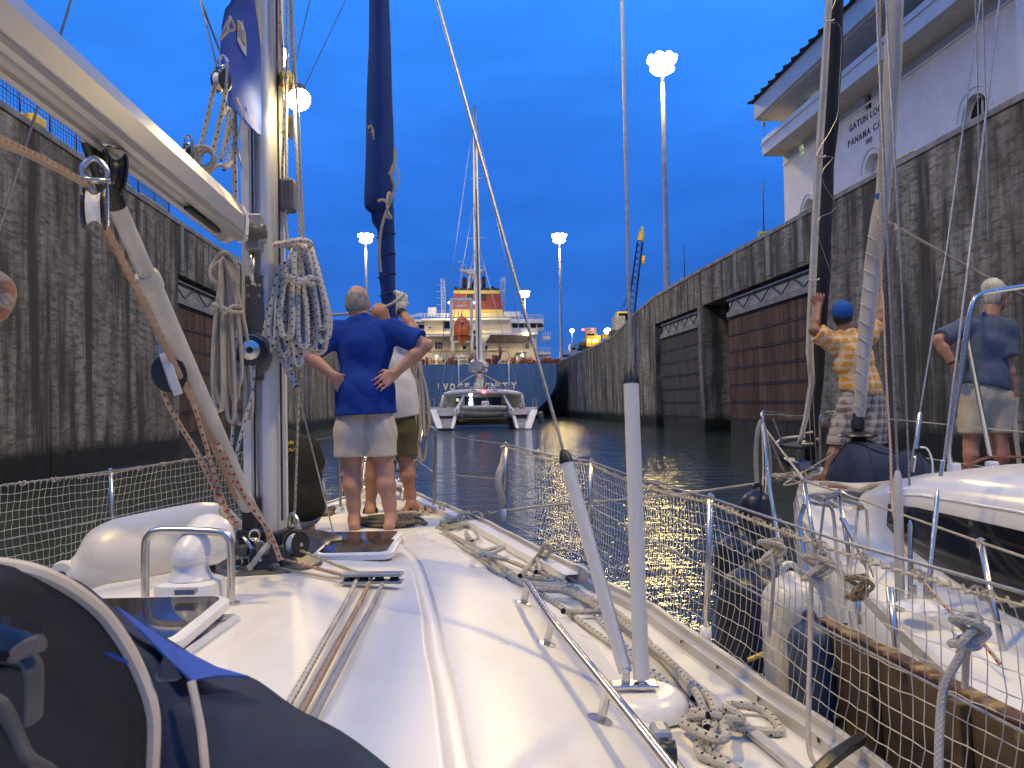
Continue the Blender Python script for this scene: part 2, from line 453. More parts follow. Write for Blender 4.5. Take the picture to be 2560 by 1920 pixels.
# white and yellow edges where the coping is painted, rubbing strips on the lintels
M_PEDGE = noisy('painted_edge', (0.62, 0.50, 0.08), (0.80, 0.72, 0.30), 4, 0.6)
def strip(W, t, sg, s0, s1, zoff=0.262, w=0.16):
    mb = MB(); z0, z1 = wall_top(s0) + zoff, wall_top(s1) + zoff
    mb.hexa([lk(t - sg * .09, s0, z0), lk(t + sg * w, s0, z0), lk(t + sg * w, s1, z1), lk(t - sg * .09, s1, z1),
             lk(t - sg * .09, s0, z0 + .05), lk(t + sg * w, s0, z0 + .05), lk(t + sg * w, s1, z1 + .05), lk(t - sg * .09, s1, z1 + .05)])
    part('edge_strip', mb, M_PEDGE, W)
strip(wall_L, T_L, -1, sL(300, 440), sL(322, 440)); strip(wall_L, T_L, -1, sL(352, 500), sL(412, 540))
strip(wall_R, T_R, 1, sR(2090, 480), sR(2000, 540)); strip(wall_R, T_R, 1, sR(2290, 390), sR(2215, 430))
for u in (1842, 2010, 1925): 
    s = sR(u, 640); z = wall_top(s)
    part('ladder_strip', MB().lbox(T_R - .06, T_R - .003, s, s + .55, z - 2.4, z), M_COPE, wall_R)
for u in (450, 520):
    s = sL(u, 560); z = wall_top(s)
    part('ladder_strip', MB().lbox(T_L + .003, T_L + .06, s, s + .45, z - 2.4, z), M_COPE, wall_L)

def lock_gate(t, sg, s0, s1, label, drop=2.6, grp=None, RM=None):
    RM = RM or M_RUST
    """one leaf folded into its recess"""
    G = thing('lock_gate', label, 'gate', lk(t + sg * 0.6, (s0 + s1) / 2, 0), grp)
    z1 = wall_top((s0 + s1) / 2) - drop - 1.5
    rows, cols = 7, 3
    zr = [-3.0] + [z1 * i / (rows - 1) for i in range(rows)]
    zr = [-3.0, 1.0] + [1.0 + (z1 - 1.0) * i / 6 for i in range(1, 7)]
    part('leaf', MB().lbox(*sorted((t + sg * .62, t + sg * 2.0)), s0, s1, -3, z1), M_RUST, G)
    for i in range(len(zr) - 1):
        for j in range(cols):
            a, b = s0 + (s1 - s0) * j / cols + .02, s0 + (s1 - s0) * (j + 1) / cols - .02
            dz = random.uniform(-.012, .012)
            part('plate', MB().lbox(*sorted((t + sg * (.52 + dz), t + sg * .617)), a, b, zr[i] + .06, zr[i + 1] - .06), M_SLIME if i == 0 else RM, G, bevel=.02)
        part('seam_rail', MB().lbox(*sorted((t + sg * .46, t + sg * .6)), s0, s1, zr[i + 1] - .055, zr[i + 1] + .02), M_DARKSTEEL, G)
    # the footway girder along the top of the leaf
    zt, zb = z1 + 1.35, z1 + .06
    B = part('girder', MB().lbox(*sorted((t + sg * .30, t + sg * .5)), s0, s1 - .3, zb, zb + .35), M_COPE, G)
    part('top_chord', MB().lbox(*sorted((t + sg * .32, t + sg * .44)), s0, s1 - .3, zt - .12, zt), M_STEELP, B)
    part('web_panel', MB().lbox(*sorted((t + sg * .52, t + sg * .58)), s0, s1 - .3, zb + .35, zt - .1), M_STEELP, B)
    n = 9
    for i in range(n):
        a = s0 + (s1 - .3 - s0) * i / n; b = s0 + (s1 - .3 - s0) * (i + 1) / n
        p, q = (zb + .35, zt - .12) if i % 2 else (zt - .12, zb + .35)
        part('brace', MB().tube([lk(t + sg * .38, a, p), lk(t + sg * .38, b, q)], .05, 4, smooth=False), M_DARKSTEEL, B)
lock_gate(T_R, 1, R1[0] + .1, sR(1803, 830), 'large rusty lock gate leaf folded into the wall beside the orange shirted man')
lock_gate(T_R, 1, R2[0] + 1.0, R2[1] - .6, 'dark farther lock gate leaf folded into the wall beyond the large rusty one', RM=M_GATE2)
lock_gate(T_L, -1, R3[0] + .1, R3[1] - .6, 'brown rusty lock gate leaf folded into the wall behind the mast')

# wire fence on the port wall
FN = thing('wire_fence', 'black wire mesh fence along the top of the wall above the boom', 'fence', lk(T_L - .3, 20, WALL_Z + .26))
fs0, fs1, ft = 14.0, sL(440, 545), T_L - .35
z = WALL_Z + .26
for s in np.arange(fs0, fs1 + .1, (fs1 - fs0) / 14):
    part('post', MB().tube([lk(ft, s, z), lk(ft, s, z + 1.5)], .03, 6), M_DARKSTEEL, FN)
for h in (.1, .75, 1.45):
    part('rail', MB().tube([lk(ft, fs0, z + h), lk(ft, fs1, z + h)], .022, 5), M_DARKSTEEL, FN)
wm = MB()
for s in np.arange(fs0, fs1, .22): wm.tube([lk(ft, s, z + .1), lk(ft, s, z + 1.45)], .013, 3, caps=False)
for h in np.arange(.1, 1.45, .16): wm.tube([lk(ft, fs0, z + h), lk(ft, fs1, z + h)], .013, 3, caps=False)
part('wire_mesh', wm, M_DARKSTEEL, FN, kind='stuff')
bx = MB().lbox(T_L - .5, T_L + .06, sL(84, 340), sL(114, 340), WALL_Z + .262, WALL_Z + .62)
solo('bollard', bx, M_YEL, 'yellow painted block on the wall edge under the boom', 'bollard', bevel=.06)

# ---------------------------------------------------------------- high mast lamps, two rows
M_POLE = noisy('lamp_pole_steel', (0.33, 0.33, 0.33), (0.46, 0.46, 0.45), 2, 0.5, 0.3)
def high_mast(u, v, label, s=None, t=None, zt=None, beacon=True, grp='high mast lamps along the lock', lit=True):
    if t is None: t, zt = at_s(u, v, s)
    base = lk(t, s, WALL_Z - 2.6)
    L = thing('high_mast_lamp', label, 'lamp post', base, grp)
    top = lk(t, s, zt)
    part('pole', MB().tube([base, top + V3(0, 0, .2)], [.36, .17], 10), M_POLE, L)
    R = part('lamp_ring', MB().tube([top + V3(math.cos(a) * 1.0, math.sin(a) * 1.0, 0) for a in np.linspace(0, 2 * math.pi, 13)[:-1]], .10, 6, closed=True), M_POLE, L)
    for i in range(8):
        a = 2 * math.pi * (i + .5) / 8
        d = V3(math.cos(a), math.sin(a), 0); c = top + d * 1.15
        fl = part('floodlight', MB().lathe([(.16, .42), (.2, .36), (.34, .1), (.36, .04)], c, (d + V3(0, 0, -1.2)).normalized() * -1, 10), M_POLE, R)
        nd = (d + V3(0, 0, -1.2)).normalized()
        part('lens', MB().lathe([(.50, -.03), (.49, .14), (.36, .3), (.001, .38)], c, nd, 10), M_LAMP, R)  # oversize lens, its extra width stands in for bloom
        if i % 2: part('arm', MB().tube([top, c], .05, 5), M_POLE, R)
    bloom_ring = part('lamp_ring', MB().tube([top + V3(math.cos(a) * .7, math.sin(a) * .7, -1.0) for a in np.linspace(0, 2 * math.pi, 13)[:-1]], .10, 6, closed=True), M_POLE, L)  # added lower ring of lenses, fills out the bright disc in place of bloom
    for i in range(6):
        a = 2 * math.pi * i / 6; d = V3(math.cos(a), math.sin(a), 0); c = top + d * .85 + V3(0, 0, -1.0); nd = (d + V3(0, 0, -1.6)).normalized()
        part('lens', MB().lathe([(.46, -.03), (.45, .14), (.34, .28), (.001, .34)], c, nd, 10), M_LAMP, bloom_ring)
    if beacon: part('beacon', MB().lathe([(.10, 0), (.12, .2), (.001, .34)], top + V3(0, 0, .35), n=8), M_BEACON, L)
    if lit:
        ld = bpy.data.lights.new('lamp_light', 'SPOT'); ld.energy = LAMP_W; ld.color = LAMP_COL; ld.shadow_soft_size = 1.25; ld.spot_size = rad(166); ld.spot_blend = 0.35
        lo = bpy.data.objects.new('lamp_light', ld); COL.objects.link(lo); lo.parent = L; lo.location = top - base - V3(0, 0, 2.4)
    return t, zt
S1, S2, S3 = 82.0, 165.0, 248.0
t1, z1_ = high_mast(1655, 150, 'nearest brightest high mast lamp between the shroud and the control house', S1, beacon=False)
high_mast(1398, 590, 'high mast lamp second along the row beyond the ship, on a slim pole', S2)
high_mast(1312, 731, 'smallest farthest high mast lamp beside the ship funnel', S3)
tl2, zl2 = high_mast(914, 590, 'high mast lamp on the far side between the mast and the furled blue sail', S2)
high_mast(0, 0, 'high mast lamp hidden behind the mast', S1, tl2 - .5, z1_)
# the same rows run on beside and behind the camera; these two light the decks
high_mast(0, 0, 'high mast lamp of the row standing over the control house side', -1.0, t1 + .3, z1_ - .3)
high_mast(0, 0, 'high mast lamp of the row standing over the wire fence side', -1.0, tl2 - .5, z1_ - .3)
high_mast(0, 0, 'far high mast lamp shining just above the white gloved hand', S3, tl2, zl2)
# ================================================================ control house
M_WHITE = noisy('house_white', (0.66, 0.66, 0.65), (0.76, 0.76, 0.75), 1.2, 0.75, lo=.3, hi=.7)
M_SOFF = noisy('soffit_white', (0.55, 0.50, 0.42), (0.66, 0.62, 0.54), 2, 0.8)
M_TILE = noisy('roof_tile', (0.035, 0.028, 0.025), (0.08, 0.06, 0.05), 6, 0.8)
M_DWIN = new_mat('dark_window', (0.01, 0.012, 0.015), 0.08)
M_LITWIN = glow('lit_window', (0.75, 0.95, 0.62), 0.8)
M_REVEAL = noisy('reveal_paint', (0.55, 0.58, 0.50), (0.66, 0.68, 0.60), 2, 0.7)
M_LETTER = new_mat('letter_black', (0.012, 0.012, 0.014), 0.5)
HT = 26.0
sF, zband0 = at_lat(1958, 391, HT)                   # far corner of the lower storey, under the gallery
sN, _ = at_lat(2540, 200, HT)
HZ = WALL_Z - .5
H = thing('control_house', 'white lock control house with arched windows, gallery, and wide eaves above the stained wall', 'building', lk(HT, (sF + sN) / 2, HZ))
zg0 = zband0                                          # gallery underside
zg1 = zg0 + 2.05
GT = HT - 1.7
s_g, z_g = at_lat(1904, 349, GT)
zg1 = z_g
# front wall with round-headed openings
def arch(sc, w, z0, zs, n=12):
    return [(sc - w, z0)] + [(sc - w * math.cos(math.pi * i / n), zs + w * math.sin(math.pi * i / n)) for i in range(n + 1)] + [(sc + w, z0)]
arches = []
for u, vt in ((2020, 497), (2180, 384), (2434, 236)):
    s, z = at_lat(u, vt, HT); arches.append((s, z))
rects = []
for u, v, w, h in ((2003, 375, .75, .75), (2170, 252, .8, 1.1)):
    s, z = at_lat(u, v, HT); rects.append((s, z, w, h))
ztop_low = zg0 + .02
holes = [arch(s, 1.0, HZ + .6, zt - 1.0) for s, zt in arches] + [[(s - w / 2, z - h / 2), (s - w / 2, z + h / 2), (s + w / 2, z + h / 2), (s + w / 2, z - h / 2)] for s, z, w, h in rects]
bm = bmesh.new(); loops = [[(sN - 14, HZ), (sF, HZ), (sF, ztop_low), (sN - 14, ztop_low)]] + holes
es = []
for lp in loops:
    vs = [bm.verts.new(lk(HT, s, z)) for s, z in lp]
    es += [bm.edges.new((vs[i], vs[(i + 1) % len(vs)])) for i in range(len(vs))]
bmesh.ops.triangle_fill(bm, use_beauty=True, edges=es)
bm.verts.index_update()
fw = MB().raw([v.co.copy() for v in bm.verts], [tuple(v.index for v in f.verts) for f in bm.faces]); bm.free()
for lp in holes:
    n = len(lp)
    for i in range(n):
        (a, b), (c, d) = lp[i], lp[(i + 1) % n]
        fw.raw([lk(HT, a, b), lk(HT, c, d), lk(HT + .6, c, d), lk(HT + .6, a, b)], [(0, 1, 2, 3)])
part('front_wall', fw, M_WHITE, H)
part('end_wall', MB().lbox(HT + .004, HT + 9, sF - .3, sF - .004, HZ, ztop_low), M_WHITE, H)
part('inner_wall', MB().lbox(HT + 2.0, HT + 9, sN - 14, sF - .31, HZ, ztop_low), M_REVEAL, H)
for (s, zt), mt in zip(arches, (M_LITWIN, M_LITWIN, M_DWIN)):
    w = 1.0; lp = arch(s, w - .02, HZ + .6, zt - 1.0)
    Wd = part('arched_window', MB().prism([lk(HT + .5, a, b) for a, b in lp], RV * .06), M_REVEAL if mt is M_LITWIN else M_DWIN, H)
    part('frame', MB().tube([lk(HT + .45, a, b) for a, b in lp], .05, 5), M_WHITE, Wd)
    part('mullion', MB().lbox(HT + .42, HT + .49, s - .04, s + .04, HZ + .6, zt), M_WHITE, Wd)
    part('transom', MB().lbox(HT + .42, HT + .488, s - w + .03, s + w - .03, zt - 1.05, zt - .96), M_WHITE, Wd)
    if mt is M_LITWIN: part('lit_pane', MB().lbox(HT + .47, HT + .495, s + .1, s + w - .12, zt - 2.6, zt - 1.1), mt, Wd)
    part('archivolt', MB().tube([lk(HT - .02, s - 1.35 * math.cos(math.pi * i / 14), zt - 1.0 + 1.35 * math.sin(math.pi * i / 14)) for i in range(15)], .05, 5), M_WHITE, H)
for (s, z, w, h), mt in zip(rects, (M_LITWIN, M_DWIN)):
    Wd = part('window', MB().lbox(HT + .3, HT + .36, s - w / 2, s + w / 2, z - h / 2, z + h / 2), mt, H)
    part('mullion', MB().lbox(HT + .22, HT + .29, s - .04, s + .04, z - h / 2, z + h / 2), M_WHITE, Wd)
part('string_course', MB().lbox(HT - .06, HT - .003, sN - 14, sF + .06, zg0 - .72, zg0 - .60), M_WHITE, H)
# downpipe side return
part('corner_return', MB().lbox(HT + .6, HT + 3.0, sF + .004, sF + 1.1, zg0 - 9, zg0 - .05), M_DWIN, H)
# gallery band
part('gallery', MB().lbox(GT, HT + 9, sN - 14, s_g, zg0, zg1), M_WHITE, H, bevel=.04)
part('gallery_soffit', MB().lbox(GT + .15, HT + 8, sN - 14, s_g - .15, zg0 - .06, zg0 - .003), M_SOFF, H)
part('gallery_lip', MB().lbox(GT - .08, GT - .003, sN - 14, s_g + .08, zg1 - .45, zg1 - .36), M_WHITE, H)
# upper storey
zu1 = at_lat(1885, 304, HT - 2.2)[1]; s_e = at_lat(1885, 304, HT - 2.2)[0]
part('upper_wall', MB().lbox(HT + .2, HT + 9, sN - 14, sF - 1.0, zg1 + .003, zu1 + .2), M_WHITE, H)
for u, v in ((1998, 257), (2040, 226), (2164, 101), (2300, 8)):
    s, z = at_lat(u, v, HT + .1)
    lit = u == 2040
    Wd = part('window', MB().lbox(HT + .10, HT + .19, s - .7, s + .7, z - .55, z + .55), M_LITWIN if lit else M_DWIN, H)
    part('frame', MB().lbox(HT + .05, HT + .097, s - .04, s + .04, z - .6, z + .6), M_WHITE, Wd)
# roof: soffit, fascia, tiled hips
RT = HT - 2.2
ze1 = at_lat(1890, 251, RT)[1]
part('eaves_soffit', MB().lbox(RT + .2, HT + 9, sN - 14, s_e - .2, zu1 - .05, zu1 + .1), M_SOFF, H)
part('fascia', MB().lbox(RT, HT + 9, sN - 14, s_e, zu1 + .102, ze1), M_WHITE, H, bevel=.05)
part('roof', MB().raw([lk(RT - .3, sN - 14, ze1 + .003), lk(RT - .3, s_e + .3, ze1 + .003), lk(HT + 9.5, s_e + .3, ze1 + .003), lk(HT + 9.5, sN - 14, ze1 + .003),
                       lk(HT + 3.5, sN - 14, ze1 + 2.6), lk(HT + 3.5, s_e - 5, ze1 + 2.6)],
                      [(0, 1, 5, 4), (1, 2, 5), (2, 3, 4, 5), (0, 3, 2, 1), (0, 4, 3)]), M_TILE, H)
for i in range(26):                                   # tile courses end at the eaves
    s = s_e + .2 - i * 1.35
    part('roof_tile', MB().tube([lk(RT - .36, s, ze1 + .03), lk(RT + 1.6, s, ze1 + .03 + 2.6 * 1.9 / 5.9)], .12, 6), M_TILE, H)
# near wing steps forward
s_w = at_lat(2556, 200, HT - 1.0)[0]
part('wing', MB().lbox(HT - 1.2, HT - .1, s_w - 16, s_w, HZ, zg0 + .8), M_WHITE, H)
# lettering on the wall
def house_text(txt, u, v, size):
    s, z = at_lat(u, v, HT)
    o = lk(HT - .012, s, z)
    x_ = 0.0
    for ch in txt:
        if ch == ' ': x_ += size * .42; continue
        g = text_geo(ch, size, .01, Matrix.Identity(4), bold=.012); x0, x1 = min(p.x for p in g.v), max(p.x for p in g.v)
        M = frame_mat(o - LV * (x_ - x0), -LV, V3(0, 0, 1), -RV); g.v = [M @ p for p in g.v]
        part('letter', g, M_LETTER, H); x_ += x1 - x0 + size * .13
s1_, z1a = at_lat(2122, 332, HT); s2_, z2a = at_lat(2122, 280, HT)
lh = abs(z2a - z1a)
house_text('GATUN LOCKS', 2124, 331, .60); house_text('PANAMA CANAL', 2121, 369, .60); house_text('1913', 2166, 362, .44)
s, z = at_lat(1910, 345, GT + .3)
cm = MB().tube([lk(GT + .3, s, z), lk(GT + .3, s, z + .9)], .04, 6); cm.lathe([(.01, 0), (.14, .05), (.14, .3), (.01, .36)], lk(GT + .3, s, z + .9), n=8)
solo('gallery_lamp', cm, M_GALV, 'small grey lamp fitting on the corner of the control house gallery', 'lamp')

# ---------------------------------------------------------------- things along the top of the wall
M_SIGN = noisy('sign_yellow', (0.42, 0.48, 0.03), (0.55, 0.60, 0.06), 5, 0.5)
def marker(u, v, txt, label):
    t = T_R + 1.5; s, z = at_lat(u, v, t)
    zb = wall_top(s)
    D = thing('distance_marker', label, 'sign', lk(t, s, zb), 'yellow distance markers on the wall')
    w, h = .44, .25
    part('board', MB().box(lk(t, s, z), (2 * w, .06, 2 * h), Matrix((RV, LV, V3(0, 0, 1))).transposed()), M_SIGN, D, bevel=.02)
    o = lk(t, s, z - .13) - LV * .036
    part('number', text_geo(txt, .40, .004, frame_mat(o, RV, V3(0, 0, 1), -LV), 'CENTER'), M_LETTER, D)
    part('post', MB().tube([lk(t, s + .06, zb), lk(t, s + .06, z + 3.6)], [.06, .03], 6), M_DARKSTEEL, D)
marker(1911, 588, '1000', 'nearer yellow distance marker with a thin rod, next to the control house')
marker(1712, 704, '900', 'farther yellow distance marker with a thin rod, next to the tall bright lamp pole')
M_FDARK0 = new_mat('boom_black', (.008, .008, .009), .7)
# crawler crane
t = T_R + 5; s_c, z_c = at_lat(1556, 815, t)
CR = thing('crawler_crane', 'crane with raised black lattice boom and yellow head behind the wall', 'crane', lk(t, s_c, wall_top(s_c)))
def crp(u, v): tt, zz = at_s(u, v, s_c); return lk(tt, s_c, zz)
def lattice(a, b, w0, w1, n, mat, parent, r=.07):
    a, b = Vector(a), Vector(b); d = (b - a).normalized(); x = d.cross(V3(0, 1, 0)).normalized(); y = d.cross(x).normalized()
    cor = lambda f, i: a.lerp(b, f) + (x * (1 if i in (0, 3) else -1) + y * (1 if i < 2 else -1)) * (w0 + (w1 - w0) * f) / 2
    for i in range(4): part('chord', MB().tube([cor(0, i), cor(1, i)], r, 4, smooth=False), mat, parent)
    lc = MB()
    for kx in range(n):
        for i in range(4):
            lc.tube([cor(kx / n, i), cor((kx + 1) / n, (i + 1) % 4)], r * .55, 3, smooth=False, caps=False)
            lc.tube([cor((kx + .5) / n, i), cor((kx + .5) / n, (i + 1) % 4)], r * .45, 3, smooth=False, caps=False)
    part('lacing', lc, mat, parent, kind='stuff')
lattice(crp(1575, 800), crp(1600, 605), 1.0, .7, 12, M_FDARK0, CR)
part('boom_head', MB().tube([crp(1600, 602), crp(1602, 590), crp(1605, 577)], [.42, .45, .35], 8), M_YEL, CR)
part('sheave', MB().lathe([(.5, -.12), (.5, .12)], crp(1605, 574), (1, 0, 0), 12), M_YEL, CR)
part('hook_block', MB().tube([crp(1608, 640), crp(1608, 662)], [.3, .2], 6), M_YEL, CR)
part('hook_line', MB().tube([crp(1606, 580), crp(1608, 640)], .04, 4), M_DARKSTEEL, CR)
part('cab', MB().box(crp(1556, 805), (1.9, 2.2, 2.8)), M_YEL, CR, bevel=.2)
part('cab_window', MB().box(crp(1554, 796) - LV * 1.12, (1.3, .06, 1.2)), M_DWIN, CR)
part('engine_house', MB().box(crp(1546, 810), (1.6, 3, 2.0)), M_STEELP, CR, bevel=.1)
part('gantry', MB().tube([crp(1550, 782), crp(1576, 768), crp(1572, 812)], .1, 5), M_DARKSTEEL, CR)
for a in ((1560, 768), (1552, 775)): part('pendant', MB().tube([crp(*a), crp(1584, 700)], .05, 4), M_DARKSTEEL, CR)
part('track', MB().box(crp(1558, 838), (4, 3, 1.6)), M_DARKSTEEL, CR, bevel=.3)
# towing locomotive on the incline
t = T_R + 1.8; s_m, z_m = at_lat(1470, 865, t)
def mlp(u, v, d=0): tt, zz = at_s(u, v, s_m + d); return lk(tt, s_m + d, zz)
ML = thing('towing_locomotive', 'yellow towing locomotive with red lights on the wall incline', 'locomotive', lk(t, s_m, wall_top(s_m) + .26))
part('body', MB().box(mlp(1480, 856), (2.2, 5, 1.7)), M_YEL, ML, bevel=.12)
part('cab', MB().box(mlp(1476, 836), (1.7, 2.0, 1.3)), M_STEELP, ML, bevel=.1)
part('cab_window', MB().box(mlp(1476, 838, -1.0) - LV * .03, (1.2, .05, .7)), M_DWIN, ML)
part('roof', MB().box(mlp(1474, 823), (2.0, 2.4, .25)), M_STEELP, ML, bevel=.05)
part('bogie', MB().box(mlp(1476, 873), (1.8, 4.4, .9)), M_DARKSTEEL, ML, bevel=.1)
part('winch', MB().lathe([(.5, -.5), (.5, .5)], mlp(1455, 862, -1), (1, 0, 0), 12), M_DARKSTEEL, ML)
for u, v in ((1458, 826), (1481, 826)): part('red_light', MB().lathe([(.2, 0), (.2, .2), (.01, .3)], mlp(u, v, -1), n=8), M_BEACON, ML)
for u in (1472, 1484, 1492): part('headlight', MB().lathe([(.13, 0), (.12, .06), (.01, .08)], mlp(u, 852, -2.55), -LV, 8), M_LAMP, ML)
part('railing', MB().tube([mlp(1468, 846, -2.4), mlp(1468, 834, -2.4), mlp(1493, 834, -2.4), mlp(1493, 846, -2.4)], .04, 5), M_YEL, ML)
# two small lamps in the distance, a distant white vessel
def small_lamp(u, v, s, t, label, mat, cage=True):
    zz = None
    tt, zz = at_s(u, v, s)
    o = thing('post_lamp', label, 'lamp', lk(tt, s, zz - 6))
    part('pole', MB().tube([lk(tt, s, zz - 6), lk(tt, s, zz - .3)], .09, 6), M_GALV, o)
    part('lantern', MB().lathe([(.25, -.3), (.5, -.1), (.5, .25), (.2, .5), (.01, .55)], lk(tt, s, zz), n=10), mat, o)
small_lamp(1430, 828, 190, 0, 'small white lamp beyond the ship beside the towing locomotive', M_WLAMP)
small_lamp(1519, 829, 118, 0, 'yellowish lamp over a yellow box on the wall near the crane', M_LAMP)
tt, zz = at_s(1519, 836, 118)
solo('signal_box', MB().lbox(tt - .75, tt + .75, 117.4, 118.6, zz - .7, zz + .05), M_YEL, 'small yellow box below the yellowish lamp on the wall', 'box', bevel=.05)
M_DIST = noisy('far_white_paint', (0.45, 0.47, 0.5), (0.6, 0.62, 0.64), 3, .6)
def dp(u, v, s=230): tt, zz = at_s(u, v, s); return lk(tt, s, zz)
DB = thing('far_building', 'pale distant buildings behind the wall end past the ship', 'building', dp(1430, 905))
for u0, u1, v0 in ((1402, 1424, 876), (1426, 1440, 858), (1440, 1475, 860)):
    a, b = dp(u0, v0), dp(u1, 925)
    part('block', MB().hexa([V3(a.x, a.y, b.z), V3(b.x, a.y, b.z), V3(b.x, a.y + 8, b.z), V3(a.x, a.y + 8, b.z), V3(a.x, a.y, a.z), V3(b.x, a.y, a.z), V3(b.x, a.y + 8, a.z), V3(a.x, a.y + 8, a.z)]), M_DIST, DB)
    part('window_band', MB().box(V3((a.x + b.x) / 2, a.y - .05, a.z - 1.6), (abs(b.x - a.x) * .8, .1, .7)), M_DWIN, DB)
# ground behind each wall, out to the horizon
M_GRASS = noisy('ground', (0.03, 0.045, 0.02), (0.06, 0.07, 0.035), .4, .95)
for sg, t0 in ((1, T_R + 10.01), (-1, T_L - 10.01)):
    mb = MB(); t1g = t0 + sg * 900
    S = [-400, 70, 90, 135, 400, 1500]
    for a, b in zip(S, S[1:]):
        za, zb = wall_top(a) - .02, wall_top(b) - .02
        mb.raw([lk(t0 - sg * 5, a, za + .15), lk(t1g, a, za + .15), lk(t1g, b, zb + .15), lk(t0 - sg * 5, b, zb + .15)], [(0, 1, 2, 3)])
    structure('ground', mb, M_GRASS)
# ================================================================ cargo ship ahead
M_HULLB = noisy('ship_blue', (0.022, 0.095, 0.26), (0.036, 0.125, 0.33), .6, 0.5, stretch=(1, 1, .25), bump=.05)
M_CREAM = noisy('ship_cream', (0.68, 0.62, 0.44), (0.78, 0.73, 0.56), .5, 0.6, stretch=(1, 1, .4))
M_SWHITE = noisy('ship_white', (0.62, 0.62, 0.60), (0.75, 0.75, 0.72), .7, 0.6)
M_FRED = noisy('funnel_red', (0.20, 0.032, 0.024), (0.26, 0.045, 0.034), 1, 0.55)
M_FYEL = noisy('funnel_yellow', (0.62, 0.45, 0.08), (0.70, 0.54, 0.14), 1, 0.55)
M_FDARK = noisy('funnel_black', (0.012, 0.012, 0.014), (0.03, 0.03, 0.03), 2, 0.6)
M_DECKRED = noisy('deck_oxide', (0.13, 0.036, 0.018), (0.20, 0.06, 0.028), 1.5, 0.65)
M_ORANGE = noisy('lifeboat_orange', (0.62, 0.14, 0.02), (0.75, 0.20, 0.04), 1.5, 0.45)
SHIP_S = 128.0
M_CLAMP0 = glow('ship_fill_lamp', (1.0, .9, .7), 8)
c0 = at_s(1197, 1000, SHIP_S)
SO = lk(c0[0], SHIP_S, 0)
SHIP = thing('cargo_ship', 'large blue hulled cargo ship with red funnel, seen from astern', 'ship', SO)
def S(x, y, d=0.0):
    """crop-sheet position on the ship at a distance d ahead of its transom"""
    u, v = 1000 + x / 3.607, 640 + y / 3.607
    t, z = at_s(u, v, SHIP_S + d); return lk(t, SHIP_S + d, z)
def sbox(mb, x0, y0, x1, y1, d, depth):
    a, b = S(x0, y1, d), S(x1, y0, d); z0, z1 = a.z, b.z
    ta, tb = a.dot(RV), b.dot(RV)
    return mb.lbox(ta, tb, SHIP_S + d, SHIP_S + d + depth, z0, z1)
deckz = S(800, 975).z
hb = 13.4
def hull_sec(d, f, fl, zt):
    """half breadth f at the deck, fl lower fullness"""
    pts = []
    for i in range(13):
        q = i / 12; z = zt - (zt + 3.0) * q
        w = f * (1 - .04 * q - (1 - fl) * max(0, (q - .25) / .75) ** 1.7)
        pts.append((w, z))
    return [lk(c0[0] - w, SHIP_S + d, z) for w, z in pts] + [lk(c0[0] + w, SHIP_S + d, z) for w, z in pts[::-1]]
hm = MB()
rows = [hull_sec(d, f, fl, deckz + dz) for d, f, fl, dz in ((0, 12.6, .25, 0), (.5, 12.95, .30, 0), (4, 13.2, .45, 0), (14, 13.4, .75, 0), (30, 13.5, .97, 0), (120, 13.5, .98, 0), (140, 9, .8, .5), (152, .6, .6, 1))]
hm.grid(rows)
hm.raw(rows[0], [tuple(range(26))])
part('hull', hm, M_HULLB, SHIP, sharp=50)
dk = MB().grid([[r[0], r[-1]] for r in [[p + V3(0, 0, -.05) for p in row] for row in rows]]); part('deck', dk, M_DECKRED, SHIP)
# name on the transom
def ship_name(ch, x0, x1, y0, y1):
    a, b = S(x0, y1, -.06), S(x1, y0, -.06)
    g = text_geo(ch, 1.0, .02, Matrix.Identity(4), bold=.045)
    xs = [p.x for p in g.v]; ys = [p.y for p in g.v]
    w, h = max(xs) - min(xs), max(ys) - min(ys)
    m = MB(); m.f, m.uv, m.sm = g.f, g.uv, g.sm
    m.v = [a + RV * ((p.x - min(xs)) / w * (b - a).dot(RV)) + V3(0, 0, (p.y - min(ys)) / h * (b.z - a.z)) + LV * (-p.z - .02) for p in g.v]
    # thicken the strokes a little as painted block capitals
    part('letter', m, M_LETW, SHIP)
M_LETW = noisy('ship_lettering', (0.76, 0.71, 0.54), (0.82, 0.78, 0.62), 2, .6)
xx = [388, 448, 520, 588, 672, 740, 768, 806, 866, 926, 948, 1008]
for ch, x0, w, dy in (('V', 388, 48, 0), ('O', 449, 48, 0), ('G', 518, 50, -1), ('E', 585, 42, -2), ('D', 668, 48, -4), ('I', 734, 12, -5), ('G', 762, 50, -6), ('N', 822, 50, -7), ('I', 884, 12, -8), ('T', 906, 50, -9), ('Y', 1000, 54, -12)):
    if ch == 'T': x0, w = 924, 48
    ship_name(ch, x0, x0 + w, 1148 + dy, 1214 + dy)
def sp(name, mat, x0, y0, x1, y1, d, depth, bevel=0, parent=None, label=None):
    return part(name, sbox(MB(), x0, y0, x1, y1, d, depth), mat, parent or SHIP, bevel=bevel, label=label)
def srail(x0, y0, x1, y1, d, h=26, n=6, mat=None, parent=None):
    mb = MB()
    for k_ in range(n + 1):
        f = k_ / n; p = S(x0 + (x1 - x0) * f, y0 + (y1 - y0) * f, d); q = S(x0 + (x1 - x0) * f, y0 + (y1 - y0) * f - h, d)
        mb.tube([p, q], .04, 4, caps=False)
    for g in (.35, .68, 1.0): mb.tube([S(x0, y0 - h * g, d), S(x1, y1 - h * g, d)], .035, 4, caps=False)
    part('railing', mb, mat or M_SWHITE, parent or SHIP)
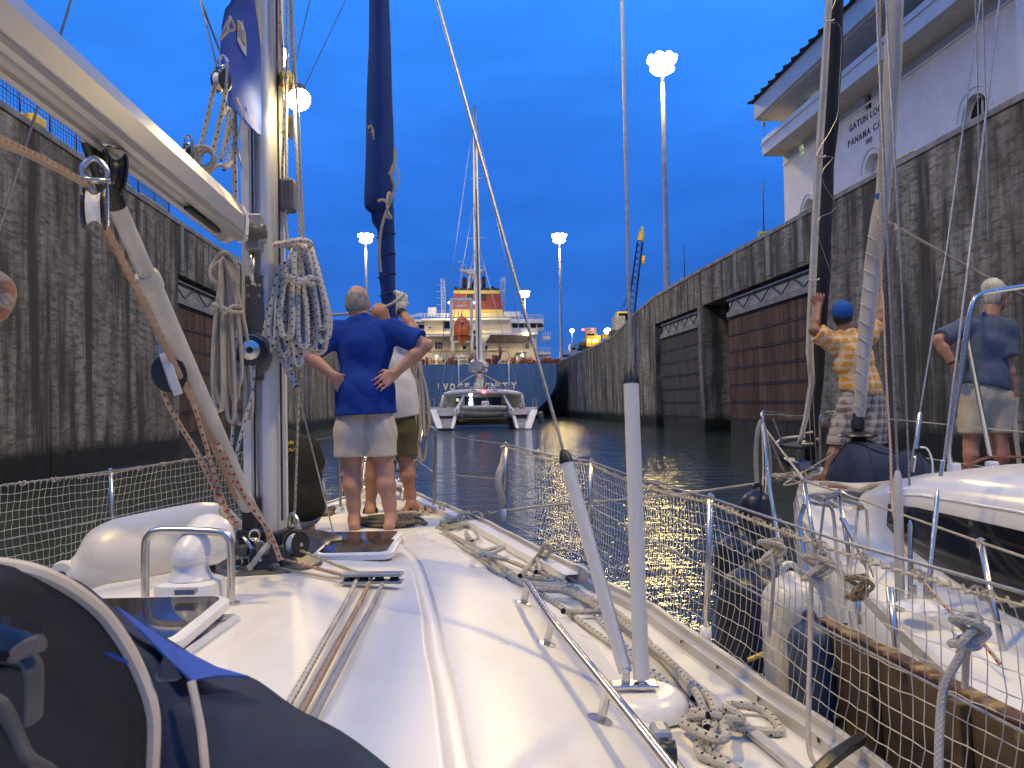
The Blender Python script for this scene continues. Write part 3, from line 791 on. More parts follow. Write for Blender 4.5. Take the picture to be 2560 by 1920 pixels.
# poop house and decks
D1 = 9.0
sp('lower_house', M_CREAM, 190, 700, 1230, 985, D1, 14)
sp('boat_deck', M_SWHITE, 120, 703, 742, 728, D1 - 3.5, 16, .05)
sp('boat_deck', M_SWHITE, 815, 686, 1245, 712, D1 - 4.5, 16, .05)
sp('upper_house', M_CREAM, 222, 585, 1005, 704, D1 + 1, 12)
sp('side_house', M_SWHITE, 1012, 600, 1236, 690, D1 + 4, 9)
sp('bridge_deck', M_SWHITE, 190, 556, 1005, 580, D1 - 1, 14, .05)
sp('bridge_wing', M_SWHITE, 95, 570, 200, 592, D1 + 4, 5)
sp('bridge_wing', M_SWHITE, 985, 566, 1297, 606, D1 + 3, 6, .05)
sp('wing_house', M_SWHITE, 1232, 604, 1298, 660, D1 + 5, 4, .05)
sp('side_bridge', M_SWHITE, 1286, 724, 1358, 754, D1 + 4, 4, .05)
sp('side_bridge', M_SWHITE, 1245, 862, 1358, 892, D1 + 2, 6, .05)
sp('dark_opening', M_DWIN, 105, 620, 220, 690, D1 + 3.9, .3); sp('dark_opening', M_DWIN, 392, 590, 458, 676, D1 + .9, .2)
for x0, x1 in ((1016, 1062), (1072, 1118), (1128, 1172), (1180, 1226)): sp('side_window', M_DWIN, x0, 612, x1, 652, D1 + 3.9, .2)
sp('side_window', M_DWIN, 1240, 618, 1292, 640, D1 + 4.9, .2)
sp('grid_window', M_DWIN, 318, 778, 380, 836, D1 - .1, .2)
for x in (338, 360): sp('window_bar', M_SWHITE, x, 778, x + 3, 836, D1 - .25, .1)
sp('window_bar', M_SWHITE, 318, 806, 380, 809, D1 - .26, .09)
for a in ((656, 668, 686, 704), (668, 812, 694, 842), (566, 812, 596, 838), (732, 690, 742, 706), (770, 806, 786, 846), (1134, 790, 1142, 836), (1150, 790, 1158, 836), (980, 722, 1000, 744), (400, 744, 416, 756), (264, 640, 276, 655), (512, 690, 520, 704)): sp('port', M_DWIN, *a, D1 - .1 if a[1] > 705 else D1 + .9, .2)
sp('pipe_run', M_STEELP, 200, 852, 640, 858, D1 - .4, .3); sp('pipe_run', M_STEELP, 740, 850, 960, 856, D1 - .4, .3)
srail(95, 566, 190, 545, D1 + 3, 32, 5); srail(190, 555, 460, 555, D1 - 1, 36, 9); srail(740, 555, 1000, 555, D1 - 1, 36, 9)
srail(1070, 566, 1297, 566, D1 + 3, 40, 8); srail(120, 702, 222, 702, D1 - 3, 42, 5); srail(1010, 686, 1240, 686, D1 - 4, 36, 8)
srail(1286, 724, 1358, 724, D1 + 4, 40, 3); srail(1245, 862, 1358, 862, D1 + 2, 40, 5); srail(395, 700, 470, 700, D1 - 3, 40, 3)
sp('deck_locker', M_SWHITE, 250, 462, 326, 528, D1 + 3, 3, .05); sp('deck_locker', M_SWHITE, 940, 500, 1088, 548, D1 + 3, 3, .05)
# sloping awning on the poop, doors
aw = MB().prism([S(815, 712, D1 - 4), S(1170, 712, D1 - 4), S(1120, 778, D1 - .1), S(770, 778, D1 - .1)], V3(0, 0, -.15)); part('awning', aw, M_STEELP, SHIP)
part('stay', MB().tube([S(815, 710, D1 - 4), S(735, 800, D1 - 4)], .12, 5), M_SWHITE, SHIP)
sp('awning', M_SWHITE, 1062, 856, 1150, 870, D1 - 4, 4)
sp('lit_doorway', M_LITWIN, 1082, 888, 1118, 910, D1 - .15, .1)
# funnel
def slab(y0, y1, mat, name):
    xl = lambda y: 487 - (y - 290) * .085; xr = lambda y: 893 + (y - 290) * .165
    d0, dp = D1 + 3, 7
    q = [S(xl(y1), y1, d0), S(xr(y1), y1, d0), S(xr(y1), y1, d0) + LV * dp, S(xl(y1), y1, d0) + LV * dp, S(xl(y0), y0, d0), S(xr(y0), y0, d0), S(xr(y0), y0, d0) + LV * dp, S(xl(y0), y0, d0) + LV * dp]
    return part(name, MB().hexa(q), mat, FUN)
FUN = part('funnel', sbox(MB(), 470, 540, 930, 556, D1 + 3.2, 6.5), M_FDARK, SHIP)
slab(290, 309, M_FDARK, 'top_band'); slab(309.5, 339, M_FYEL, 'upper_band'); slab(339.5, 482, M_FRED, 'red_band'); slab(482.5, 552, M_FYEL, 'lower_band')
for x0, x1 in ((600, 664), (734, 776)): sp('vent', M_FDARK, x0, 342, x1, 404, D1 + 2.9, .2, parent=FUN)
for x0, x1, y0 in ((558, 606, 192), (734, 776, 182), (643, 666, 236)):
    a, b = S((x0 + x1) / 2, 292, D1 + 5), S((x0 + x1) / 2, y0, D1 + 5); r = (S(x1, 292, D1 + 5) - S(x0, 292, D1 + 5)).length / 2
    part('exhaust_pipe', MB().tube([a, a.lerp(b, .75), a.lerp(b, .92), b], [r, r, r * .85, r * .35], 12), M_FDARK, FUN)
for x in (495, 520, 822, 838): sp('cowl', M_FDARK, x, 276, x + 14, 290, D1 + 4, .8, parent=FUN)
# masts
def lat(xa, ya, xb, yb, w0, w1, n):
    a, b = S(xa, ya, D1 + 6), S(xb, yb, D1 + 6)
    d = (b - a).normalized(); x = RV; y = LV
    cor = lambda f, i: a.lerp(b, f) + (x * (1 if i in (0, 3) else -1) + y * (1 if i < 2 else -1)) * (w0 + (w1 - w0) * f) / 2
    T = part('lattice_mast', MB().tube([cor(0, 0), cor(1, 0)], .07, 4), M_SWHITE, SHIP)
    for i in (1, 2, 3): part('leg', MB().tube([cor(0, i), cor(1, i)], .07, 4), M_SWHITE, T)
    lc = MB()
    for kx in range(n):
        for i in range(4):
            lc.tube([cor(kx / n, i), cor((kx + 1) / n, (i + 1) % 4)], .05, 3, caps=False); lc.tube([cor(kx / n, i), cor(kx / n, (i + 1) % 4)], .05, 3, caps=False)
        if kx % 2 == 0: lc.tube([cor(kx / n, 1), cor(kx / n, 1) - RV * .9], .04, 3)
    part('lacing', lc, M_SWHITE, T, kind='stuff')
lat(394, 552, 386, 200, .75, .6, 12); lat(926, 500, 930, 190, .75, .6, 11)
RM = part('radar_mast', MB().tube([S(664, 292, D1 + 8), S(664, 130, D1 + 8), S(664, 60, D1 + 8)], [1.0, .8, .3], 8), M_SWHITE, SHIP)
part('platform', MB().prism([S(535, 122, D1 + 6), S(765, 122, D1 + 6), S(700, 160, D1 + 6), S(640, 160, D1 + 6)], LV * 2.5), M_SWHITE, RM)
for x0, x1, y0 in ((548, 600, 62), (700, 758, 70)):
    part('platform_rail', MB().tube([S(x0, 122, D1 + 6), S(x0, y0 + 20, D1 + 6), S(x1, y0 + 20, D1 + 6), S(x1, 122, D1 + 6)], .06, 4), M_SWHITE, RM)
part('scanner', MB().tube([S(520, 50, D1 + 7), S(570, 46, D1 + 7)], .14, 5), M_SWHITE, RM)
# free-fall lifeboat in its frame
for x, yb in ((460, 775), (643, 775)):
    part('davit_leg', MB().tube([S(x, 392, D1 - 6), S(x + 3, 610, D1 - 6), S(x + 8, yb, D1 - 6)], .28, 6), M_SWHITE, SHIP)
part('davit_beam', MB().tube([S(455, 396, D1 - 6), S(648, 394, D1 - 6)], .3, 6), M_SWHITE, SHIP)
for x in (477, 648): part('ramp_leg', MB().tube([S(x, 770, D1 - 6), S(x, 925, D1 - 5)], .3, 6), M_CREAM, SHIP)
part('ramp_beam', MB().tube([S(470, 908, D1 - 5), S(660, 908, D1 - 5)], .3, 6), M_CREAM, SHIP)
part('ramp_beam', MB().tube([S(470, 775, D1 - 6), S(650, 775, D1 - 6)], .15, 6), M_CREAM, SHIP)
sp('spreader', M_CREAM, 500, 438, 598, 460, D1 - 6.2, .4)
for x in (520, 568): part('fall', MB().tube([S(x, 396, D1 - 6), S(x + 8, 440, D1 - 6)], .07, 4), M_SWHITE, SHIP)
for x0, x1 in ((535, 520), (560, 545), (548, 560)): part('fall', MB().tube([S(x0, 460, D1 - 6), S(x1, 560, D1 - 6)], .06, 4), M_SWHITE, SHIP)
LBc = S(556, 660, D1 - 6); LB = thing('lifeboat', 'orange enclosed lifeboat hanging bow down in a white frame on the ship', 'lifeboat', LBc)
lw = (S(632, 660, D1 - 6) - S(480, 660, D1 - 6)).length / 2
rows = []
for y, w in ((548, .30), (562, .55), (590, .88), (640, 1.0), (690, .98), (725, .85), (760, .5), (790, .15), (806, .02)):
    c = S(558, y, D1 - 6); rows.append([c + RV * (lw * w * math.cos(a)) + LV * (lw * .9 * w * math.sin(a)) for a in np.linspace(0, 2 * math.pi, 17)[:-1]])
mbl = MB().grid(rows, closed=True); mbl.raw(rows[0], [tuple(range(16))])
part('shell', mbl, M_ORANGE, LB)
part('cabin', MB().hexa([S(530, 600, D1 - 8.6), S(588, 600, D1 - 8.6), S(588, 600, D1 - 6), S(530, 600, D1 - 6), S(536, 552, D1 - 8), S(580, 552, D1 - 8), S(580, 552, D1 - 5), S(536, 552, D1 - 5)]), M_ORANGE, LB, bevel=.2)
part('rubbing_band', MB().tube([S(558, 722, D1 - 6) + RV * (lw * .9 * math.cos(a)) + LV * (lw * .82 * math.sin(a)) for a in np.linspace(0, 2 * math.pi, 17)[:-1]], .1, 5, closed=True), M_DECKRED, LB)
part('keel_seam', MB().tube([S(558, y, D1 - 6) - LV * (lw * .9 * w + .03) for y, w in ((600, .9), (640, 1.0), (690, .98), (725, .85), (760, .5))], .06, 4), M_DECKRED, LB)
# poop deck gear behind the bulwark: winches, bitts, lockers
rnd = random.Random(3)
x = 195
while x < 1430:
    w = rnd.choice((18, 26, 38, 52)); h = rnd.uniform(26, 62); m = rnd.choice((M_DECKRED, M_DECKRED, M_DECKRED, M_FDARK, M_CREAM))
    if not 690 < x < 760:
        if rnd.random() < .35: 
            a, b = S(x, 976 - h * .6, 3), S(x + w, 976 - h * .6, 3); part('mooring_winch', MB().tube([a, b], h * .0085 * 1.6, 10), m, SHIP)
        else: sp('deck_gear', m, x, 976 - h, x + w, 980, 2 + rnd.uniform(0, 3), 1.5, .08)
    x += w + rnd.uniform(2, 16)
srail(190, 974, 1425, 974, .6, 34, 40, M_DECKRED)
for x, y in ((1176, 936), (1000, 938), (270, 945)): part('life_ring', MB().tube([S(x, y, .5) + RV * .38 * math.cos(a) + V3(0, 0, .38 * math.sin(a)) for a in np.linspace(0, 2 * math.pi, 13)[:-1]], .1, 6, closed=True), M_ORANGE, SHIP)
for x in (395, 520, 885): part('fairlead', MB().tube([S(x, 980, .4), S(x + 18, 940, .4), S(x + 30, 940, .4)], .12, 5), M_CREAM, SHIP)
FS = part('flagstaff', MB().tube([S(897, 975, .8), S(893, 775, .8)], .06, 5), M_DARKSTEEL, SHIP)
M_FLAG = noisy('flag_red', (0.30, 0.03, 0.03), (0.42, 0.30, 0.28), 1.4, .8)
fl = MB().grid([[S(897 + 24 * q * (1 - .4 * r) + 3 * math.sin(7 * r + 5 * q), 812 + r * 110 + 14 * q, .8) + LV * .25 * math.sin(6 * q + 8 * r) for q in np.linspace(0, 1, 6)] for r in np.linspace(0, 1, 9)])
solo('ship_flag', fl, M_FLAG, 'limp dark red flag on the staff at the stern of the cargo ship', 'flag', solid=.02)

# floodlights added to brighten the stern house; only the first stands at a lit point
for x, y, d, e, up in ((1104, 893, -.2, 110, .5), (330, 905, -.2, 110, .5), (440, 420, D1 - 4.2, 1300, -.25), (668, 420, D1 - 4.2, 1300, -.25), (1150, 700, D1 - 5.2, 350, -.6), (160, 716, D1 - 4.2, 350, -.6)):
    p = S(x, y, d); FL = part('fill_floodlight', MB().lathe([(.12, -.2), (.2, 0), (.01, .1)], p, LV, 10), M_CLAMP0, SHIP)
    ls = bpy.data.lights.new('lamp_light', 'SPOT'); ls.energy = e; ls.color = (1.0, .76, .36); ls.shadow_soft_size = .3; ls.spot_size = rad(170); ls.spot_blend = .5
    lo = bpy.data.objects.new('lamp_light', ls); COL.objects.link(lo); lo.parent = SHIP; lo.location = p + LV * .3 - ROOT[SHIP]; lo.rotation_euler = (LV + V3(0, 0, up)).to_track_quat('-Z', 'Y').to_euler()
# ================================================================ catamaran
M_CLAMP = glow('cabin_lamp', (0.9, 0.93, 1.0), 5)
M_GEL = noisy('cat_gelcoat', (0.66, 0.68, 0.70), (0.76, 0.77, 0.78), .8, 0.3)
M_TEAK = noisy('grey_teak', (0.40, 0.40, 0.40), (0.52, 0.52, 0.51), 3, .7, stretch=(1, 1, 6))
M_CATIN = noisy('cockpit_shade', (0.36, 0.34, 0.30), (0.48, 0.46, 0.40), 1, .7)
M_CUSH = noisy('bridge_canvas', (0.15, 0.17, 0.25), (0.22, 0.24, 0.33), 2, .8)
M_YBAND = noisy('underside_gold_light', (0.45, 0.24, 0.03), (0.58, 0.33, 0.05), .6, .5)
M_RIB = noisy('dinghy_grey', (0.26, 0.28, 0.28), (0.36, 0.38, 0.38), 2, .5)
M_FENDG = noisy('fender_grey', (0.10, 0.11, 0.13), (0.17, 0.18, 0.20), 2, .6)
CS = 76.0
def K(x, y, d=0.0):
    u, v = 1000 + x / 3.607, 640 + y / 3.607
    t, z = at_s(u, v, CS + d); return lk(t, CS + d, z)
CO = K(757, 1560); CO = V3(CO.x, CO.y, 0)
CAT = thing('catamaran', 'white sailing catamaran with a hard top moored close behind the blue ship', 'catamaran', CO)
tk = lambda x, y=1560, d=0: K(x, y, d).dot(RV)
def kbox(x0, y0, x1, y1, d, dep): a, b = K(x0, y1, d), K(x1, y0, d); return MB().lbox(a.dot(RV), b.dot(RV), CS + d, CS + d + dep, a.z, b.z)
def kp(name, mat, *a, bevel=0, parent=None): return part(name, kbox(*a), mat, parent or CAT, bevel=bevel)
for sx, (xo, xoi, xob, xii, xi, xib, xobi) in (('p', (272, 322, 345, 470, 516, 470, 400)), ('s', (1243, 1190, 1170, 1055, 1010, 1060, 1120))):
    o = 1 if sx == 'p' else -1
    # hull behind the scoop
    hm = MB(); rows = []
    for d, zf, k_ in ((2.2, 1, 1), (7, 1.05, 1), (13, 1.1, .9), (18, 1.2, .04)):
        top = K(xo, 1372, d).z * 1.0
        t0, t1 = tk(xo), tk(xi); tm = (t0 + t1) / 2; hw = abs(t1 - t0) / 2 * k_
        rows.append([lk(tm - hw, CS + d, top), lk(tm - hw * .96, CS + d, top * .5), lk(tm - hw * .62, CS + d, .1), lk(tm - hw * .3, CS + d, -.6), lk(tm + hw * .3, CS + d, -.6), lk(tm + hw * .62, CS + d, .1), lk(tm + hw * .96, CS + d, top * .5), lk(tm + hw, CS + d, top)])
    hm.grid(rows); hm.raw(rows[0], [tuple(range(8))]); hm.raw([p for r in rows for p in (r[0], r[-1])], [(0, 1, 3, 2), (2, 3, 5, 4), (4, 5, 7, 6)])
    HU = part('hull', hm, M_GEL, CAT)
    for ax, bx, cx, dx in ((xo, xoi + o * 10, xob + o * 43, xob - o * 14), (xi, xi - o * 34, xib - o * 15, xib + o * 16)):
        a, b, c, d_ = K(ax, 1385 if ax == xo else 1440, 0), K(bx, 1385 if ax == xo else 1440, 0), K(cx, 1556, -2.2), K(dx, 1556, -2.2)
        part('scoop_wing', MB().hexa([d_, c, c + LV * 3, d_ + LV * 3, a, b, b + LV * 3, a + LV * 3]), M_GEL, HU, bevel=.08)
    for i in range(5):
        y0 = 1440 + i * 23; q = i / 4
        xa, xb = xoi + o * 20 + (xobi - xoi) * .55 * q, xi - o * 30 - o * 18 * q
        a, b = min(xa, xb), max(xa, xb)
        kp('step', M_TEAK, a, y0 + 2, b, y0 + 26, 1.6 - i * .85, 1.2, parent=HU)
kp('cockpit_bulkhead', M_CATIN, 395, 1240, 1095, 1445, 5.0, .3)
kp('cockpit_sole', M_TEAK, 290, 1425, 1235, 1445, .5, 6)
kp('aft_beam', M_STEELP, 505, 1440, 1012, 1468, .3, .8, bevel=.05)
kp('underside', M_CATIN, 505, 1469, 1015, 1530, 1.6, 12)
kp('gold_light_band', M_YBAND, 524, 1470, 948, 1496, .25, .5, bevel=.05)  # golden light under the bridge deck put into the band's colour
for x0, x1, y0, y1 in ((505, 562, 1270, 1330), (665, 775, 1275, 1345), (795, 812, 1275, 1340), (820, 912, 1272, 1345), (585, 640, 1270, 1340)): kp('cabin_window', M_DWIN, x0, y0, x1, y1, 4.9, .08)
kp('lit_cabin_window', M_LITWIN, 509, 1284, 530, 1312, 4.8, .08)
kp('coaming', M_GEL, 275, 1362, 520, 1440, 3.5, .4, bevel=.05); kp('coaming', M_GEL, 1010, 1362, 1240, 1440, 3.5, .4, bevel=.05)
kp('locker', M_FENDG, 470, 1372, 505, 1438, 3.2, .3)
# hard top
rows = []
for d in (0.2, .9, 3, 8, 10):
    r_ = []
    for q in np.linspace(0, 1, 15):
        x = 395 + q * (1100 - 395); e = (1 - (2 * abs(q - .5)) ** 4)
        r_.append(K(x, 1248 - (34 if d > .3 else 22) * e, d))
    rows.append(r_)
ht = MB().grid(rows); part('hard_top', ht, M_GEL, CAT, solid=.28)
for x0, y0, x1, y1 in ((400, 1255, 372, 1360), (1092, 1252, 1108, 1350)): part('top_pillar', MB().tube([K(x0, y0, 3), K(x1, y1, 3)], .22, 6), M_GEL, CAT)
for x0, x1, s_ in ((578, 515, 1), (935, 1000, -1)):
    part('davit', MB().tube([K(x0, 1252, .6), K((x0 + x1) / 2, 1318, 0), K(x1, 1388, -.4)], [.11, .13, .20], 8), M_GEL, CAT)
    part('davit_foot', MB().tube([K(x1 - s_ * 2, 1380, -.2), K(x1 + s_ * 2, 1440, .2)], [.30, .36], 8), M_GEL, CAT)
kp('bridge_rail_canvas', M_CUSH, 520, 1172, 1010, 1208, 4, .2)
for x in (640, 680, 720, 800, 830): part('seat_hoop', MB().tube([K(x, 1206, 3), K(x, 1184, 3), K(x + 26, 1184, 3), K(x + 26, 1206, 3)], .05, 5), M_SWHITE, CAT)
kp('skylight', M_DWIN, 640, 1208, 690, 1214, .15, .6); kp('skylight', M_DWIN, 836, 1206, 880, 1212, .15, .6)
for x0, y0, x1, y1 in ((525, 900, 532, 1160), (980, 945, 984, 1165), (689, 1122, 690, 1205), (345, 1150, 345, 1200)): part('whip_aerial', MB().tube([K(x1, y1, 4), K(x0, y0, 4)], .05, 5), M_SWHITE, CAT)
MS = part('mast', MB().tube([K(727, 1200, 6), K(717, 950, 6), K(697, 200, 6), K(690, -160, 6), K(672, -1350, 6)], [.33, .33, .33, .3, .18], 10), M_SWHITE, CAT)
part('mast_track', MB().tube([K(712, 950, 5.7), K(705, 200, 5.68), K(688, -600, 5.7)], .06, 4), M_FDARK, MS)
for y, w in ((-160, 90), (-700, 60)): part('spreader', MB().tube([K(695 - w, y + 8, 6), K(690, y, 6), K(690 + w, y - 3, 6)], .06, 5), M_SWHITE, MS)
for xa, ya, xb, yb in ((672, -1300, 300, 1360), (672, -1300, 1225, 1360), (690, -160, 420, 1350), (690, -160, 1110, 1350), (688, -600, 340, 1370), (690, 0, 620, 960)):
    part('stay', MB().tube([K(xa, ya, 6), K(xb, yb, 4)], .028, 4), M_GALV, CAT)
BM = part('boom', MB().tube([K(722, 1075, 6), K(712, 1040, 1.0)], .26, 8), M_SWHITE, CAT)
for xb in (525, 915): part('lazy_line', MB().tube([K(712, 1045, 2), K(xb, 1155, 3)], .07, 5), M_CATIN, CAT)
for xb in (655, 668, 800, 775): part('lazy_line', MB().tube([K(718, 1050, 3), K(xb, 1160, 4)], .035, 4), M_GALV, CAT)
M_SAIL = noisy('furled_sail', (0.42, 0.41, 0.38), (0.66, 0.65, 0.62), 2.2, .8, bump=.3)
rows = []
for i, d in enumerate(np.linspace(0.2, 6, 9)):
    rows.append([K(713 + 58 * math.cos(a) * (1 + .2 * math.sin(3 * i) + .28 * math.sin(4 * a + 2 * i)) - (16 if i < 4 else 0), 1003 + 44 * math.sin(a) * (1 + .30 * math.sin(3 * a + i)) + 9 * math.sin(2.3 * i), d) for a in np.linspace(0, 2 * math.pi, 19)[:-1]])
rj = random.Random(8); rows = [[p + V3(rj.uniform(-.35, .35), 0, rj.uniform(-.3, .3)) for p in r] for r in rows]
fs = MB().grid(rows, closed=True); fs.raw(rows[0], [tuple(range(18))])
solo('furled_mainsail', fs, M_SAIL, 'bunched grey white mainsail stowed on the catamaran boom', 'sail')
# dinghy on the davits
DG = thing('dinghy', 'grey inflatable dinghy slung across the stern of the catamaran', 'dinghy', K(755, 1435, -1))
rows = []
for q in np.linspace(0, 1, 11):
    x = 545 + q * 415; w = (1 - (2 * abs(q - .45)) ** 3) * .5 + .5
    c = K(x, 1388 - 10 * abs(q - .5), -1); rr = .95 * w
    rows.append([c + LV * (.9 * math.cos(a)) + V3(0, 0, .52 * math.sin(a) * w - .25) for a in np.linspace(math.pi, 2 * math.pi, 9)])
part('hull', MB().grid(rows), M_RIB, DG, solid=.05)
for d in (-1.85, -.15): part('tube', MB().tube([K(548 + 14, 1372, d), K(640, 1376, d), K(860, 1372, d), K(958, 1372, d)], [.2, .26, .26, .2], 10), M_RIB, DG)
part('console', MB().box(K(770, 1352, -1), (.7, .5, .9)), M_GEL, DG, bevel=.1)
part('outboard', MB().box(K(940, 1362, -1), (.5, .4, .8)), M_FDARK, DG, bevel=.1)
for x, lab in ((243, 'dark grey fender hanging outside the port hull of the catamaran'), (1268, 'dark grey fender hanging outside the starboard hull of the catamaran')):
    a, b = K(x, 1400, 3), K(x + 3, 1515, 3)
    solo('fender', MB().tube([a, a.lerp(b, .12), a.lerp(b, .88), b], [.08, .24, .24, .08], 12), M_FENDG, lab, 'fender')
fl = MB().grid([[K(752 + 16 * q, 1150 + r * 95, -.1) + LV * .2 * math.sin(6 * q + 5 * r) for q in np.linspace(0, 1, 5)] for r in np.linspace(0, 1, 8)])
M_FLAG2 = new_mat('flag_red_gold', (0.3, .05, .03), .8); k = N(M_FLAG2)
sz = k.n('ShaderNodeSeparateXYZ', {0: k.n('ShaderNodeTexCoord').outputs['Generated']}).outputs[2]
k.to(k.ramp(sz, [(.0, (.35, .02, .02)), (.45, (.32, .02, .02)), (.5, (.42, .30, .06)), (.9, (.05, .05, .02))]), 'Base Color')
solo('cat_flag', fl, M_FLAG2, 'small drooping red and yellow flag at the hard top edge of the catamaran', 'flag', solid=.02)
part('stern_light', MB().lathe([(.16, -.16), (.2, 0), (.01, .16)], K(757, 1222, -.4), n=8), M_BEACON, CAT)
for y, r in ((1252, .17), (1292, .14), (1328, .2)): part('cockpit_light', MB().lathe([(r, -r), (r * 1.2, 0), (.01, r)], K(638, y, 3.8 - r), (0, -1, 0), 8), M_CLAMP, CAT)
part('mast_light', MB().lathe([(.12, -.12), (.16, 0), (.01, .12)], K(737, 958, 5.3), n=8), M_CLAMP, CAT)
for x in (293, 1215): part('stern_rail', MB().tube([K(x - 20, 1365, 2), K(x - 20, 1300, 2), K(x + 16, 1290, 2), K(x + 16, 1360, 2)], .05, 5), M_STEELP, CAT)
def tiny_person(x, y0, y1, d, shirt, trousers, label):
    h = (K(x, y0, d) - K(x, y1, d)).length; b = K(x, y1, d)
    P = thing('person', label, 'person', b); P.rotation_euler.z = LA
    q = lambda a, z, f=0: b + RV * a * h + V3(0, 0, z * h) + LV * f * h
    mb = MB(); mb.tube([q(0, .80), q(0, .86), q(0, .89), q(0, .95), q(0, .995)], [.035 * h, .035 * h, .06 * h, .068 * h, .03 * h], 8)
    for s_ in (-1, 1):
        mb.tube([q(.055 * s_, .45), q(.06 * s_, .26), q(.06 * s_, .02)], [.055 * h, .045 * h, .03 * h], 6); mb.tube([q(.06 * s_, .012), q(.06 * s_, .012, -.09)], .022 * h, 6)
        mb.tube([q(.13 * s_, .78), q(.17 * s_, .62), q(.13 * s_, .48, -.05)], [.035 * h, .03 * h, .02 * h], 6)
    part('body', mb, M_SKIN0, P)
    part('shirt', MB().tube([q(0, .84), q(0, .80), q(0, .68), q(0, .5)], [.06 * h, .125 * h, .115 * h, .11 * h], 10), shirt, P)
    part('shorts', MB().tube([q(0, .52), q(0, .42), q(0, .30)], [.108 * h, .11 * h, .105 * h], 10), trousers, P)
M_SKIN0 = new_mat('far_skin', (.30, .15, .09), .6)
M_C1, M_C2, M_C3 = new_mat('cloth_white', (.6, .6, .6), .8), new_mat('cloth_red', (.35, .04, .03), .8), new_mat('cloth_dark', (.03, .035, .06), .8)
tiny_person(1091, 1308, 1424, 2.6, M_C1, M_C3, 'far person in white shirt and dark shorts on the catamaran stern')
tiny_person(1116, 1316, 1420, 3.2, M_C1, M_C2, 'far person in white shirt and red shorts beside another on the catamaran stern')
tiny_person(403, 1330, 1436, 2.6, M_CUSH, M_C3, 'far dim figure standing at the port stern steps of the catamaran')
# ================================================================ the near yacht: deck, coachroof, mast, boom, rails
M_GELW = noisy('gelcoat_white', (0.74, 0.72, 0.68), (0.80, 0.785, 0.75), 2.2, 0.30, lo=.25, hi=.75, rvar=.14, bump=.04, bscale=3, bdist=.01)
k = N(M_GELW); co = k.coord('Object')
sc_ = k.ramp(k.noise(k.coord('Object', (1, .35, 1)), 5.5, 8, .7), [(.50, (0, 0, 0)), (.72, (.40, .40, .40))])
src_ = [l for l in k.t.links if l.to_node == k.b and l.to_socket.name == 'Base Color'][0].from_socket
dd_ = k.mix(sc_, src_, (.56, .50, .40)); sp_ = k.ramp(k.noise(co, 46, 3, .6), [(.70, (0, 0, 0)), (.76, (.5, .5, .5))]); k.to(k.mix(sp_, dd_, (.40, .35, .27)), 'Base Color')
M_NONSKID = noisy('deck_nonskid', (0.66, 0.62, 0.54), (0.75, 0.72, 0.65), 3, 0.6, bump=.35, bscale=420, bdist=.0015)
M_HULLW = noisy('hull_white', (0.70, 0.70, 0.68), (0.78, 0.78, 0.77), 1.2, 0.25)
M_ALU = noisy('anodised_alloy', (0.58, 0.57, 0.55), (0.68, 0.67, 0.65), 7, 0.36, 0.35, stretch=(1, 1, .08), rvar=.12)
M_BOOM = noisy('boom_alloy', (0.52, 0.50, 0.47), (0.62, 0.60, 0.57), 3, 0.34, 0.55, stretch=(1, .15, 1), rvar=.15)
M_WALU = noisy('white_spar', (0.66, 0.65, 0.62), (0.75, 0.74, 0.72), 5, 0.4)
M_VANG = noisy('vang_grey', (0.44, 0.43, 0.40), (0.58, 0.57, 0.53), 6, 0.45, bump=.05)
M_STEEL = new_mat('stainless', (0.62, 0.60, 0.56), 0.27, 0.92)
M_WIRE = noisy('wire', (0.26, 0.26, 0.26), (0.40, 0.40, 0.40), 60, 0.42, 0.7)
M_BLK = noisy('black_plastic', (0.010, 0.010, 0.011), (0.022, 0.022, 0.024), 9, 0.38)
M_GRYP = noisy('grey_plastic', (0.07, 0.07, 0.075), (0.11, 0.11, 0.115), 9, 0.45)
M_PVC = noisy('pvc_tube', (0.52, 0.53, 0.53), (0.60, 0.61, 0.60), 2, 0.42, stretch=(1, 1, .3))
M_WPLAS = noisy('white_plastic', (0.72, 0.72, 0.70), (0.80, 0.80, 0.79), 5, 0.3)
M_SMOKE = new_mat('smoked_acrylic', (0.030, 0.022, 0.018), 0.06, 0, 0.6)
M_TRACK = noisy('toe_rail_alloy', (0.50, 0.48, 0.44), (0.60, 0.58, 0.54), 5, 0.5, 0.35)
cx = lambda Y: -1.05 - .02 * (Y - 3.5)
def lerp_tab(P, x):
    if x <= P[0][0]: return P[0][1]
    for (a, p), (b, q) in zip(P, P[1:]):
        if x <= b: f = (x - a) / (b - a); f = f * f * (3 - 2 * f) * .35 + f * .65; return p + (q - p) * f
    return P[-1][1]
W_T = [(-3, 1.7), (0, 1.97), (1, 1.97), (2.08, 1.90), (2.6, 1.80), (3.46, 1.66), (4.13, 1.45), (5.0, 1.18), (5.6, .97), (6.3, .66), (6.97, .32), (7.4, .10), (7.6, .02)]
half = lambda Y: lerp_tab(W_T, Y)
Z_T = [(-3, 1.42), (3, 1.45), (5, 1.47), (6.5, 1.53), (7.6, 1.61)]
dz = lambda Y: lerp_tab(Z_T, Y)
edge = lambda Y, s=1, z=0.0: V3(cx(Y) + s * half(Y), Y, dz(Y) + z)
YS = [-3, -2, -1, 0, .5, 1, 1.5, 2.08, 2.6, 3, 3.46, 3.8, 4.13, 4.6, 5.0, 5.3, 5.6, 6.0, 6.3, 6.65, 6.97, 7.2, 7.4, 7.6]
YACHT = thing('sailing_yacht', 'white sailing yacht whose coachroof, mast and boom fill the foreground', 'yacht', V3(-1.05, 3.0, 0))
part('deck', MB().grid([[V3(cx(Y) + q * half(Y), Y, dz(Y) + .03 * (1 - q * q)) for q in np.linspace(-1, 1, 11)] for Y in YS]), M_NONSKID, YACHT)
rows = []
